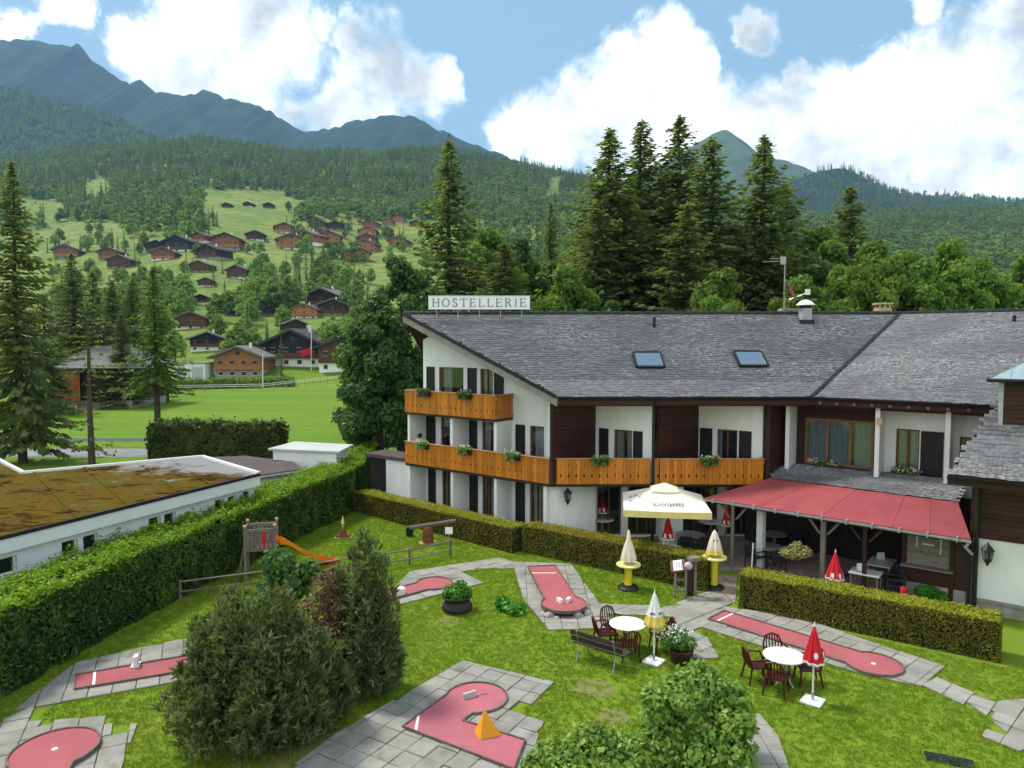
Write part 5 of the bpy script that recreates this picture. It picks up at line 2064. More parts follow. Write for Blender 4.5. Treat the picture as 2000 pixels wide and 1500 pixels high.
h0 = G(917, 1362, 0.08)
part('hurdle', M['rock'], l3, lambda q: (q.box((h0.x, h0.y, 0.14), (0.34, 0.07, 0.14), 0.55), q.tube((h0.x + .08, h0.y + .06, .1), (h0.x + .42, h0.y + .2, .1), .012, .012, 5)))
w0 = [G(*p, 0.08) for p in ((938, 1446), (980, 1436))]
wd = (w0[1] - w0[0])
bk = Vector((-wd.y, wd.x, 0)).normalized()
apex = (w0[0] + w0[1]) / 2 - wd * 0.14 + Vector((0, 0, 0.50)) + bk * 0.20
part('wedge', M['orangeobst'], l3, lambda q: q.add([w0[0], w0[1], w0[1] + bk * 0.36, w0[0] + bk * 0.36, apex - wd * 0.06, apex + wd * 0.06], [(0, 1, 5, 4), (1, 2, 5), (2, 3, 4, 5), (3, 0, 4), (3, 2, 1, 0)]))
# raised lane with rocks
cc = G(1101, 1180, 0.22).xy
pp = G(1058, 1111, 0.14).xy
l4 = lane(keyhole(pp, cc, 1.0, 0.70), 'raised pink lane resting on rocks in the middle of the garden', z=0.24, tee=(tuple(G(1038, 1119, .24).xy), tuple(G(1086, 1119, .24).xy)))
part('support', M['darkwood'], l4, lambda q: (q.box((cc.x, cc.y - 0.35, 0.09), (0.5, 0.3, 0.2)), q.box(((cc.x + pp.x) / 2, (cc.y + pp.y) / 2, 0.10), (0.8, 3.0, 0.18), math.atan2(cc.y - pp.y, cc.x - pp.x) - math.pi / 2)))
for k, (dx, dy) in enumerate(((-0.12, 0.03), (0.16, 0.07))):
    part('hurdle', M['whitepaint'], l4, lambda q: q.box((cc.x + dx, cc.y + dy + 0.1, 0.30), (0.1, 0.24, 0.12), 0.5 if k == 0 else -0.5))
# long lane on the right
cc = G(1706, 1296, 0.075).xy
pp = G(1400, 1201, 0.075).xy
l5 = lane(keyhole(pp, cc, 0.92, 0.68), 'long pink lane in front of the right clipped hedge', tee=(tuple(G(1402, 1212, .075).xy), tuple(G(1432, 1198, .075).xy)))
part('hole_rim', M['whitepaint'], l5, lambda q: q.lathe((cc.x, cc.y, 0.075), [(0.06, 0.0), (0.06, 0.006), (0.03, 0.006)], 14))
# lane behind the shrubs
cc = G(848, 1139, 0.075).xy
pp = G(720, 1172, 0.075).xy
l6 = lane(keyhole(pp, cc, 0.8, 0.62), 'pink lane half hidden behind the shrubs and planter')
part('hurdle', M['whitepaint'], l6, lambda q: q.box(tuple(G(783, 1160, .075).xy) + (0.18,), (0.24, 0.3, 0.2), 0.4))


def rock(loc, s, seed, label, grp=None, name='rock'):
    g = rng(seed)
    mb = MB()
    prof = [(0.3, -0.1), (0.95, 0.05), (1.0, 0.35), (0.72, 0.7), (0.25, 0.9)]
    k = [1 + g.normal() * 0.16 for _ in range(60)]
    mb.lathe(loc, [(r_ * s * 0.5, z * s * 0.6) for r_, z in prof], 9, lambda t, j: k[(int(t * 1.43) * 5 + j) % 60])
    return mb.build(name, M['rock'], None, label=label, cat='rock', group=grp, org=loc)


c4 = G(1101, 1180, 0.0)
for k, (px_, py_, s) in enumerate(((1074, 1206, 0.34), (1087, 1210, 0.2), (1062, 1200, 0.22), (1128, 1207, 0.36), (1146, 1200, 0.3), (1060, 1172, 0.24), (1052, 1150, 0.18))):
    rock(tuple(G(px_, py_)), s, 30 + k, ['pale rock under the left of the raised lane end', 'small rock at the front of the raised lane', 'grey rock at the left corner of the raised lane', 'large rock under the right of the raised lane end',
                                         'rock at the right corner of the raised lane', 'rock beside the left border of the raised lane', 'small rock midway along the raised lane'][k], 'rocks around the raised lane')


# ------------------------------------------------------------------ hedges
def hedge(name, path, width, height, dens, leaf, ms, mt, label, seed=1, wob=0.05, heights=None, topn=None):
    """clipped hedge along a polyline of ground points: dark body, side leaves and top leaves as two parts"""
    g = rng(seed)
    e = empty(name, tuple(path[0]) + (0,), label, 'hedge')
    P = [np.array(p, float) for p in path]
    hs = heights or [height] * len(P)
    qs, qt = [], []
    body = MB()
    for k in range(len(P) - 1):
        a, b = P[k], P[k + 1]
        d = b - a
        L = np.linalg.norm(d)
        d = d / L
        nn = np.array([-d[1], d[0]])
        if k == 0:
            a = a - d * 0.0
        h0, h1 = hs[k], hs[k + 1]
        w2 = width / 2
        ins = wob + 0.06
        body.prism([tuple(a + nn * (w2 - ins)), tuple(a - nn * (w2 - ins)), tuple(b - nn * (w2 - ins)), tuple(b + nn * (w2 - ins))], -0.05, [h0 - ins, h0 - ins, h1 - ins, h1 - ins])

        def emit(n, S, off, Z, N, size):
            bump = (vnoise(S * 1.0 + seed * 13, Z * 1.0 + off * 2.0, 0.55, seed) - 0.5) * 2 * wob
            P3 = np.stack([a[0] + d[0] * S + nn[0] * off, a[1] + d[1] * S + nn[1] * off, Z], 1)
            N = unit(N + g.normal(size=(n, 3)) * 0.55)
            P3 = P3 + N * 0.0 + (np.asarray(bump)[:, None] + g.normal(size=(n, 1)) * 0.022) * np.broadcast_to(emit.dirn, (n, 3))
            T = unit(np.cross(N, g.normal(size=(n, 3))))
            B = np.cross(N, T)
            s_ = size * g.uniform(0.6, 1.3, n)
            return rhombi(P3, T, B, s_, s_ * 0.58)
        for sg in (-1, 1):
            n = int(L * max(h0, h1) * dens)
            S = g.random(n) * L
            Z = g.random(n) * (h0 + (h1 - h0) * S / L)
            emit.dirn = np.array([nn[0] * sg, nn[1] * sg, 0])
            qs.append(emit(n, S, np.full(n, sg * (w2 - 0.03)), Z, np.tile(emit.dirn, (n, 1)), leaf))
        n = int(L * width * dens * 1.25)
        S = g.random(n) * L
        emit.dirn = np.array([0, 0, 1.0])
        qt.append(emit(n, S, g.uniform(-w2, w2, n), h0 + (h1 - h0) * S / L - 0.02 + np.abs(g.normal(size=n)) * wob * 0.8, np.tile(emit.dirn, (n, 1)), leaf))
        for S0, sg, hh in ((0.0, -1, h0), (L, 1, h1)):
            if (S0 == 0 and k > 0) or (S0 > 0 and k < len(P) - 2):
                continue
            n = int(width * hh * dens)
            emit.dirn = np.array([d[0] * sg, d[1] * sg, 0])
            qs.append(emit(n, np.full(n, S0), g.uniform(-w2, w2, n), g.random(n) * hh, np.tile(emit.dirn, (n, 1)), leaf))
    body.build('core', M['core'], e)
    og = np.array(tuple(org_of(e)), np.float32)
    s1 = obj('side_foliage', quads('side_foliage', np.concatenate(qs) - og), M[ms], e)
    s2 = obj('top_foliage', quads('top_foliage', np.concatenate(qt) - og), M[mt], e)
    s1['kind'] = s2['kind'] = 'stuff'
    return e


# tall laurel hedge on the left
hb0, hb1, hb2 = G(-60, 1405).xy, G(300, 1195).xy, G(700, 996).xy
dh = (hb2 - hb0).normalized()
pnh = Vector((-dh.y, dh.x))
hw_ = 1.9
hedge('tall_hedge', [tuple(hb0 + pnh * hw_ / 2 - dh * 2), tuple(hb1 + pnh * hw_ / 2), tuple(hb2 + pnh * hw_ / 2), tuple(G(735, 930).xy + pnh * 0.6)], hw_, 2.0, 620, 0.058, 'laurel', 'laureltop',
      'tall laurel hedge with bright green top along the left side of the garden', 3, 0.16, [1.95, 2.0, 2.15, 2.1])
h1a, h1b = G(690, 1000).xy, G(998, 1082).xy
nH = Vector((-(h1b - h1a).y, (h1b - h1a).x)).normalized()
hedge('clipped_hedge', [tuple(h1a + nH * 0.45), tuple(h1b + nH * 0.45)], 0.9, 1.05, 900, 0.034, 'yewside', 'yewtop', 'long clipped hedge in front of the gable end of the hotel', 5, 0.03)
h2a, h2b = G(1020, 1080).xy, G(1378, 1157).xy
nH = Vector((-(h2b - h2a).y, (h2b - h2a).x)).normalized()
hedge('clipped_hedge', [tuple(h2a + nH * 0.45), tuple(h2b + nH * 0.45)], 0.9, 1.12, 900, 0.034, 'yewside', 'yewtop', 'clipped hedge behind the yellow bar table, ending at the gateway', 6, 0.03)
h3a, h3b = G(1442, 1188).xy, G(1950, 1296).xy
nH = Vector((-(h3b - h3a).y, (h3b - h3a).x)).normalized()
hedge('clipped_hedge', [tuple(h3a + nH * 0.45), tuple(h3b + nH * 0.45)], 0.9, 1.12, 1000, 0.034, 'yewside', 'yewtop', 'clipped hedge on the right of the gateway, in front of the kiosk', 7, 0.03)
hedge('thuja_hedge', [(-25.6, 50.4), (-16.2, 50.0)], 1.6, 2.55, 160, 0.13, 'thuja', 'thuja', 'dark thuja hedge behind the low mossy building', 8, 0.22)


# ------------------------------------------------------------------ shrubs
def pine_shrub(name, base, h, rx, ry, n, seed, label, mname='pine', tilt=0.0, top=None, tuft=0.115):
    """mountain pine: many upright needle shoots over a rounded, many-headed body"""
    g = rng(seed)
    e = empty(name, tuple(base), label, 'shrub')
    heads = []
    for k in range(44):
        a, q = g.random() * 6.283, g.random() ** 0.5
        heads.append((math.cos(a) * q * rx * 0.82, math.sin(a) * q * ry * 0.82, h * (1.0 - 0.45 * q * q) * g.uniform(0.60, 1.10), g.uniform(0.16, 0.32) * rx))
    if top:
        heads += top
    H_ = np.array(heads)
    k = g.choice(len(H_), n, p=H_[:, 3] ** 2 / (H_[:, 3] ** 2).sum())
    zt = H_[k, 2]
    t = g.random(n) ** 0.8
    z = zt * (0.06 + 0.94 * t)
    prof = np.sin(np.pi * np.clip(t * 0.80 + 0.17, 0, 1)) ** 0.6
    a = g.random(n) * 6.283
    rad = H_[k, 3] * prof * (0.62 + 0.38 * g.random(n))
    spread = 1.0 + 0.12 * np.sin(t * 9 + k)
    P = np.stack([H_[k, 0] * spread + np.cos(a) * rad, H_[k, 1] * spread + np.sin(a) * rad, z], 1)
    out = np.stack([np.cos(a), np.sin(a), np.zeros(n)], 1)
    D = unit(out * g.uniform(0.15, 0.8, n)[:, None] + np.array([0, 0, 1.0]) * g.uniform(0.5, 1.3, n)[:, None] + g.normal(size=(n, 3)) * 0.18)
    qs = []
    for m_ in range(7):
        f = g.random((n, 1))
        side = unit(np.cross(D, g.normal(size=(n, 3))))
        T = unit(D * 0.9 + side * 0.75)
        B = unit(np.cross(T, g.normal(size=(n, 3))))
        s_ = tuft * g.uniform(0.6, 1.2, n)
        qs.append(rhombi(P + D * (f * tuft * 1.6) + side * (tuft * 0.28), T, B, s_, s_ * 0.20))
    cr = obj('needles', quads('needles', np.concatenate(qs)), M[mname], e)
    cr['kind'] = 'stuff'
    dq = leaf_cloud([(hx * .9, hy * .9, hz * .6) for hx, hy, hz, hr in heads], [hr * 1.25 for hx, hy, hz, hr in heads], n // 9, .06, seed + 5, 1.2, .8)
    do_ = obj('dead_twigs', quads('dead_twigs', dq), M['dry'], e)
    do_['kind'] = 'stuff'
    mb = MB()
    for i in range(0, len(heads), 2):
        x, y, z_, r_ = heads[i]
        mb.path([(0, 0, -0.1), (x * 0.5, y * 0.5, z_ * 0.35), (x * 0.95, y * 0.95, z_ * 0.85)], [0.05, 0.035, 0.012], 5)
    bo = obj('branches', mb.mesh('branches'), M['bark'], e)
    bo['kind'] = 'stuff'
    return e


def leafy(name, base, blobs, n, leaf, mname, label, seed=1, cat='shrub', stems=True, shell=0.5):
    e = empty(name, tuple(base), label, cat)
    cr = obj('leaves', quads('leaves', leaf_cloud([b[:3] for b in blobs], [b[3] for b in blobs], n, leaf, seed, 0.9, shell)), M[mname], e)
    cr['kind'] = 'stuff'
    if stems:
        mb = MB()
        for b in blobs:
            mb.path([(0, 0, -0.05), (b[0] * .5, b[1] * .5, b[2] * .5), tuple(b[:3])], [0.03, 0.02, 0.008], 5)
        so = obj('stems', mb.mesh('stems'), M['bark'], e)
        so['kind'] = 'stuff'
    return e


pine_shrub('pine_shrub', G(492, 1452), 3.6, 1.58, 1.25, 5600, 3, 'large dark mountain pine shrub on the left of the foreground group')
pine_shrub('pine_shrub', G(718, 1350), 2.9, 0.80, 0.8, 3000, 4, 'tall pointed mountain pine on the right of the foreground group', top=[(-0.05, 0.1, 4.0, 0.30), (0.22, 0.0, 3.75, 0.26), (-0.3, 0.1, 3.6, 0.26), (0.45, 0.1, 3.2, 0.3), (0.3, -0.2, 3.4, 0.3), (-0.55, 0.05, 3.0, 0.26), (0.0, -0.3, 3.2, 0.4)])
pine_shrub('pine_shrub', G(600, 1420), 2.3, 0.95, 0.8, 2100, 6, 'low mountain pine between the two taller ones')
leafy('azalea', G(640, 1345), [(x, y, z, r_) for x, y, z, r_ in ((-.3, 0, 1.9, .5), (.3, .1, 2.1, .5), (0, .2, 2.5, .45), (.4, -.2, 1.5, .5), (-.1, -.3, 1.4, .5), (.15, .1, 2.75, .35))], 4200, 0.05, 'dry', 'brownish azalea in the middle of the shrub group', 7)
leafy('rhododendron', G(545, 1300), [(-.2, 0, 1.9, .5), (.25, .1, 2.3, .5), (0, .1, 2.75, .45), (.5, 0, 2.2, .45), (.1, -.2, 1.6, .5), (.75, 0.1, 2.5, .35)], 3000, 0.085, 'maple', 'dark green rhododendron behind the mountain pines', 9)
base = G(1352, 1500)
gl_ = random.Random(4)
leafy('leafy_shrub', base, [(gl_.uniform(-.85, 1.05), gl_.uniform(-.5, .6), gl_.uniform(.5, 1.55), gl_.uniform(.16, .34)) for _i in range(26)] + [(0, 0, .8, .5), (-.45, .1, .9, .6), (.55, .1, .95, .6), (.1, .35, 1.35, .6), (.45, .3, 1.45, .5), (-.3, .4, 1.25, .5), (.85, .1, .9, .45), (0, -.4, .6, .6), (.6, -.4, .6, .55), (-.7, -.2, .55, .5), (.25, .5, 1.65, .36), (.95, .35, 1.05, .36)], 11000, 0.07, 'shrub', 'large leafy green shrub at the bottom right of the centre', 11)
base = G(1135, 1545)
leafy('leafy_shrub', base, [(0, 0, .55, .6), (-.5, .1, .5, .5), (.5, .1, .7, .5), (.9, 0, .6, .5), (-.8, .0, .4, .42), (.2, .3, .8, .42), (-.3, -.4, .5, .5), (.6, -.5, .5, .5)], 5600, 0.065, 'shrub', 'low leafy shrub at the bottom edge beside the hooked lane', 12)
pl = empty('hosta', tuple(G(998, 1195)), 'low green hosta plant on the lawn beside the raised lane', 'plant')
hm = leaf_cloud([(0, 0, .12), (.25, -.12, .12), (-.22, .18, .16), (-.3, .35, .22), (.1, -.25, .08)], [.28, .26, .28, .24, .2], 420, 0.12, 31, .7, .3)
o = obj('leaves', quads('leaves', hm), M['bright'], pl)
o['kind'] = 'stuff'
# shrub by the annex wall and small plants
leafy('round_bush', G(765, 985), [(0, 0, .45, .5), (.3, .1, .4, .4), (-.3, 0, .35, .4)], 1600, 0.06, 'yewside', 'small round bush against the white annex wall', 14)
leafy('flowering_bush', G(1325, 1290), [(0, .1, .5, .3), (.25, .05, .45, .26), (-.25, .1, .5, .26), (0.1, .3, .62, .22)], 1500, 0.04, 'bright', 'bush with white flowers in a dark tub beside the white parasol base', 15)
fb = G(1325, 1290)
tub = MB()
tub.lathe((fb.x + .05, fb.y - 0.1, 0), [(0.22, 0), (0.27, 0.05), (0.31, 0.30), (0.32, 0.34), (0.28, 0.34), (0.25, 0.28)], 16)
tub.build('flower_tub', M['darkwood'], None, label='dark wooden tub under the white flowering bush', cat='tub', org=(fb.x + .05, fb.y - .1, 0))
wf = leaf_cloud([(-.1, .1, .62), (.2, .2, .68), (-.3, .2, .58), (.0, .35, .72)], [.28, .26, .24, .22], 420, 0.03, 41, .6, .7)
o = obj('blossom', quads('blossom', wf), M['whiteflower'], bpy.data.objects['flowering_bush'])
o['kind'] = 'stuff'
# tyre planter
tp = G(893, 1192)
ty = empty('tyre_planter', tuple(tp), 'black turned-out tyre planter with bright green leaves on the lawn', 'planter')
part('tyre', M['tyre'], ty, lambda b: b.lathe(tuple(tp), [(0.36, 0.0), (0.45, 0.03), (0.49, 0.12), (0.47, 0.20), (0.41, 0.27), (0.39, 0.33), (0.44, 0.42), (0.48, 0.47), (0.46, 0.50), (0.40, 0.46), (0.34, 0.40), (0.05, 0.40)], 28), smooth=True)
o = obj('leaves', quads('leaves', leaf_cloud([(0, 0, .62), (.24, 0, .6), (-.24, .05, .6), (0, .2, .62), (0, -.22, .58), (.1, .1, .76)], [.28, .25, .25, .25, .25, .22], 1900, 0.05, 21, .8, .4)), M['bright'], ty)
o['kind'] = 'stuff'


# ------------------------------------------------------------------ furniture
def chair_resin(m='maroon'):
    e = empty('garden_chair', (0, 0, 0), 'maroon resin garden chair', 'chair')
    part('seat', M[m], e, lambda b: b.prism([(-.24, -.24), (.24, -.24), (.22, .22), (-.22, .22)], 0.40, 0.44), bevel=0.012)
    part('backrest', M[m], e, lambda b: [b.path([(-.23, .22, .44), (-.235, .27, .66), (-.17, .31, .83), (0, .33, .89), (.17, .31, .83), (.235, .27, .66), (.23, .22, .44)], 0.024, 6)] + [b.path([(x, .23, .44), (x * 1.15, .28, .66), (x * 0.9, .315, .86 - abs(x) * .25)], 0.017, 5) for x in (-.14, -.07, 0, .07, .14)])
    for sx in (-1, 1):
        part('armrest', M[m], e, lambda b: b.path([(sx * .25, .26, .64), (sx * .29, .05, .66), (sx * .28, -.2, .64), (sx * .26, -.25, .5), (sx * .25, -.27, 0.40)], 0.024, 6))
        part('leg', M[m], e, lambda b: b.tube((sx * .22, -.23, 0.42), (sx * .26, -.28, 0), .028, .022, 6))
        part('leg', M[m], e, lambda b: b.tube((sx * .21, .21, 0.42), (sx * .25, .29, 0), .028, .022, 6))
    return e


def chair_rattan():
    e = empty('terrace_chair', (0, 0, 0), 'dark woven terrace chair', 'chair')
    m = M['darkrattan']
    part('seat', m, e, lambda b: b.box((0, 0, .42), (.50, .50, .06)), bevel=.015)
    part('backrest', m, e, lambda b: b.extr([(-.25, .24, .44), (.25, .24, .44), (.24, .33, .86), (-.24, .33, .86)], (0, .04, .01)), bevel=.012)
    for sx in (-1, 1):
        part('armrest', m, e, lambda b: (b.box((sx * .27, .02, .65), (.05, .5, .04)), b.tube((sx * .27, -.22, .64), (sx * .27, -.24, 0), .022, .02, 6)))
        part('leg', m, e, lambda b: b.tube((sx * .25, .24, .44), (sx * .26, .29, 0), .022, .02, 6))
    return e


def chair_white():
    e = empty('white_chair', (0, 0, 0), 'white plastic chair', 'chair')
    m = M['whitepaint']
    part('seat', m, e, lambda b: b.box((0, 0, .42), (.48, .46, .04)), bevel=.012)
    part('backrest', m, e, lambda b: [b.box((x, .24, .66), (.07, .03, .42)) for x in (-.18, 0, .18)] + [b.box((0, .25, .87), (.5, .05, .08))])
    for sx in (-1, 1):
        part('armrest', m, e, lambda b: b.box((sx * .26, .02, .64), (.05, .5, .03)))
        for sy in (-.22, .22):
            part('leg', m, e, lambda b: b.box((sx * .24, sy, .32 if sy < 0 else .22), (.05, .05, .64 if sy < 0 else .42)))
    return e


def use(root, loc, rz, label, group, first):
    """moves the first one, copies after"""
    if not first.get(root.name):
        first[root.name] = 1
        root.location, root.rotation_euler = loc, (0, 0, rz)
        tag(root, label, None, group)
        return root
    return place(root, loc, rz, 1.0, label, group)


FIRST = {}
resin, rattan, wchair = chair_resin(), chair_rattan(), chair_white()


def round_table(loc, r, z, top, label, leg='steel', grp=None, pillar=False):
    e = empty('round_table', tuple(loc), label, 'table', grp)
    x, y, _ = loc
    part('table_top', M[top], e, lambda b: b.lathe((x, y, 0), [(r * .97, z - .035), (r, z - .03), (r, z - .005), (r * .985, z)], 40))
    for k in range(4):
        a = k * 1.571 + 0.5
        part('leg', M[leg], e, lambda b: b.path([(x + .05 * math.cos(a), y + .05 * math.sin(a), z - .03), (x + .06 * math.cos(a), y + .06 * math.sin(a), .3), (x + r * .62 * math.cos(a), y + r * .62 * math.sin(a), 0.02)], .018, 6))
    return e


def closed_parasol(base, top_z, cone_z, r, m1, label, m2=None, band=0.0, platform='square', emblem=False, base_size=.46, tip=None, fold=0.20, pole='whitepaint', cat='parasol', mid=None):
    """folded parasol on a pole; pleated cone, optional lower band and print"""
    e = empty('closed_parasol', tuple(base), label, cat)
    x, y, zb0 = base
    part('pole', M[pole], e, lambda b: b.tube((x, y, zb0 + .03), (x, y, top_z - .02), .022, .02, 8))
    n = 32

    def wob(t, k):
        return 1 + fold * math.cos(8 * t + .6) * min(1, k / 3) * .75 + 0.05 * math.sin(3 * t)
    H_ = top_z - cone_z
    prof = [(0.012, top_z), (r * .20, top_z - H_ * .14), (r * .38, top_z - H_ * .33), (r * .58, top_z - H_ * .55), (r * .78, top_z - H_ * .76), (r * .93, top_z - H_ * .90), (r, cone_z + .02), (r * .97, cone_z), (r * .6, cone_z + .05)]
    if band:
        zc = cone_z + H_ * band
        rr = r * (1 - band * .85)
        p1 = [q for q in prof if q[1] > zc + 0.02] + [(rr, zc)]
        p2 = [(rr * 1.004, zc + .005)] + [q for q in prof if q[1] <= zc - 0.02]
        part('canopy', M[m1], e, lambda b: b.lathe((x, y, 0), list(reversed(p1)), n, lambda t, k: wob(t, len(p1) - k)), smooth=True)
        part('lower_band', M[m2], e, lambda b: b.lathe((x, y, 0), list(reversed(p2)), n, lambda t, k: wob(t, 4)), smooth=True)
    else:
        part('canopy', M[m1], e, lambda b: b.lathe((x, y, 0), list(reversed(prof)), n, lambda t, k: wob(t, len(prof) - k)), smooth=True)
        if m2:
            part('hem', M[m2], e, lambda b: b.lathe((x, y, 0), [(r * .975, cone_z - .012), (r * 1.01, cone_z + .0), (r * 1.0, cone_z + .045), (r * .95, cone_z + .05)], n, lambda t, k: wob(t, 4)), smooth=True)
    part('tip', M[tip or 'whitepaint'], e, lambda b: b.lathe((x, y, 0), [(.03, top_z - .10), (.022, top_z - .02), (.01, top_z + .06), (.003, top_z + .07)], 8))
    if emblem:
        for ang in ((-1.75, -0.6) if emblem == 1 else (-2.3, -1.4, -.5)):
            zc = cone_z + H_ * .26
            rr = r * .80 + .03
            c = Vector((x + rr * math.cos(ang), y + rr * math.sin(ang), zc))
            ax = Vector((math.cos(ang), math.sin(ang), .22)).normalized()
            s_ = Vector((-math.sin(ang), math.cos(ang), 0))
            u_ = ax.cross(s_)
            if emblem == 1:
                part('emblem', M['whitefab'], e, lambda b: b.poly([c + (s_ * math.cos(t) * .05 + u_ * math.sin(t) * .075) for t in [6.2832 * i / 18 for i in range(18)]]))
            else:
                part('emblem', M['whitefab'], e, lambda b: b.poly([c - Vector((0, 0, .06)) + s_ * p + u_ * q for p, q in ((-.055, -.10), (.05, -.10), (.045, .02), (.02, .07), (-.03, .03), (-.055, .09))]))
    if mid:
        for ang in (-2.0, -0.75):
            zc = cone_z + H_ * .40
            rr = r * .64 + .02
            c = Vector((x + rr * math.cos(ang), y + rr * math.sin(ang), zc))
            ax = Vector((math.cos(ang), math.sin(ang), .22)).normalized()
            s_ = Vector((-math.sin(ang), math.cos(ang), 0))
            u_ = ax.cross(s_)
            part('print', M['ink'], e, lambda b: [b.poly([c + s_ * (p + dx) + u_ * q for p, q in ((-.008, -.03), (.008, -.03), (.012, .03), (-.006, .03))]) for dx in (-.07, -.045, -.02, .005, .03, .055)])
    s_ = base_size
    if platform == 'square':
        part('base_plate', M['whitepaint'], e, lambda b: b.prism([(x + s_ * math.cos(t) * .72, y + s_ * math.sin(t) * .72) for t in (0.1, 1.67, 3.24, 4.81)], zb0, [zb0 + .07] * 4), bevel=.02)
        part('socket', M['steel'], e, lambda b: b.tube((x, y, zb0 + .06), (x, y, zb0 + .24), .034, .034, 8))
    elif platform == 'round':
        part('base_plate', M['steel'], e, lambda b: b.lathe((x, y, zb0), [(s_ * .5, 0), (s_ * .5, .03), (s_ * .1, .08)], 20))
    return e


# first group: table, bench, white parasol
t1 = G(1225, 1268)
round_table(t1, 0.50, 0.74, 'tabletop', 'round white table beside the dark bench')
for dx, dy, rz, lb in ((-0.62, 0.12, R(100), 'maroon chair on the left of the round table by the bench'), (-0.33, 0.62, R(25), 'maroon chair behind the round table by the bench'), (-0.05, -0.58, R(185), 'maroon chair between the bench and the round table'),
                       (0.95, -0.08, R(-80), 'maroon chair standing apart under the white and yellow parasol')):
    use(resin, (t1.x + dx, t1.y + dy, 0), rz, lb, 'maroon garden chairs', FIRST)
closed_parasol(tuple(G(1277, 1294)), 1.92, 1.02, .26, 'whitefab', 'white parasol with yellow hem folded beside the round table', 'yellowfab', .30, mid=True)
t2 = G(1530, 1336)
round_table(t2, 0.50, 0.74, 'tabletop', 'round white table beside the red parasol on the lawn')
for dx, dy, rz, lb in ((-0.62, 0.15, R(95), 'maroon chair at the left end of the table by the red parasol'), (0.05, 0.66, R(0), 'maroon chair behind the table by the red parasol'), (-0.36, -0.45, R(150), 'maroon chair in front of the table by the red parasol'), (0.62, 0.02, R(-95), 'maroon chair half hidden behind the red parasol pole')):
    use(resin, (t2.x + dx, t2.y + dy, 0), rz, lb, 'maroon garden chairs', FIRST)
closed_parasol(tuple(G(1587, 1372)), 1.88, .98, .23, 'redpl', 'folded red parasol on a white base on the right lawn', 'whitefab', 0, emblem=1)
# bench
ba, bb = G(1128, 1288), G(1196, 1310)
bd = (bb - ba).normalized()
bq = Vector((-bd.y, bd.x, 0))
bench = empty('park_bench', tuple(ba), 'dark slatted bench with pale metal legs on the lawn', 'bench')
c0 = ba - bd * 0.16
blen = 1.55
rzb = math.atan2(bd.y, bd.x)
for k in range(3):
    p = c0 + bd * (blen / 2) + bq * (0.08 + 0.14 * k)
    part('seat_slat', M['benchwood'], bench, lambda b: b.box((p.x, p.y, .44), (blen, .115, .035), rzb))
for k in range(2):
    p = c0 + bd * (blen / 2) + bq * (-0.06 - 0.04 * k)
    part('back_slat', M['benchwood'], bench, lambda b: b.box((p.x, p.y, .60 + .17 * k), (blen, .03, .12), rzb))
for s in (0.22, blen - 0.22):
    p = c0 + bd * s
    part('leg', M['steel'], bench, lambda b: b.path([p - bq * .16 + Vector((0, 0, .86)), p - bq * .02 + Vector((0, 0, .42)), p - bq * .16], .02, 6))
    part('leg', M['steel'], bench, lambda b: b.path([p - bq * .02 + Vector((0, 0, .42)), p + bq * .40 + Vector((0, 0, .41)), p + bq * .46], .02, 6))


# standing bar tables
def bar_table(base, label, fab, hem, toph, col, foot):
    x, y, _ = base
    e = empty('bar_table', tuple(base), label, 'bar table')
    part('foot', M['black'], e, lambda b: b.lathe(tuple(base), [(.36, 0), (.36, .06), (.30, .12), (.14, .16)], 22))
    part('column', M[col], e, lambda b: b.lathe(tuple(base), [(.135, .10), (.12, .3), (.13, toph - .25), (.17, toph - .06)], 22), smooth=True)
    part('table_top', M['yellowtop'], e, lambda b: b.lathe(tuple(base), [(.40, toph - .05), (.42, toph - .03), (.42, toph), (.41, toph + .01)], 30))
    part('pole', M['whitepaint'], e, lambda b: b.tube((x, y, toph), (x, y, toph + .3), .02, .02, 8))
    n = 32
    z0, z1, r_ = toph + .14, (toph + 1.2 if toph < 1 else toph + .95), .25
    wob = lambda t, k: 1 + .16 * math.cos(8 * t) * (1 - k / 6)
    if hem:
        part('folded_parasol', M[fab], e, lambda b: b.lathe(tuple(base), [(r_ * .9, z0 + .12), (r_ * .84, z0 + .25), (r_ * .6, z0 + .5), (r_ * .3, z0 + .72), (.04, z1 - .05), (.01, z1)], n, wob), smooth=True)
        part('parasol_hem', M[hem], e, lambda b: b.lathe(tuple(base), [(r_ * .7, z0 + .0), (r_ * 1.05, z0 - .02), (r_ * .95, z0 + .12)], n, lambda t, k: wob(t, 0)), smooth=True)
        part('print', M['ink'], e, lambda b: [b.poly([Vector((x, y, 0)) + Vector((math.cos(a) * (r_ * .62), math.sin(a) * (r_ * .62), zz)) for a, zz in ((q - .12, z0 + .42), (q + .12, z0 + .42), (q + .1, z0 + .50), (q - .1, z0 + .50))]) for q in (-1.9, -1.2)])
    else:
        part('folded_parasol', M[fab], e, lambda b: b.lathe(tuple(base), [(r_ * .7, z0 + .03), (r_ * 1.0, z0), (r_ * .98, z0 + .12), (r_ * .84, z0 + .28), (r_ * .6, z0 + .52), (r_ * .3, z0 + .74), (.04, z1 - .05), (.01, z1)], n, wob), smooth=True)
    return e


bar_table(tuple(G(1227, 1150)), 'yellow bar table with folded cream parasol on the grass before the hedge', 'creamfab', None, .87, 'brightyellow', 1)
bar_table(tuple(G(1394, 1150)), 'yellow bar table with folded yellow parasol at the gateway', 'creamfab', 'yellowfab', 1.12, 'brightyellow', 1)

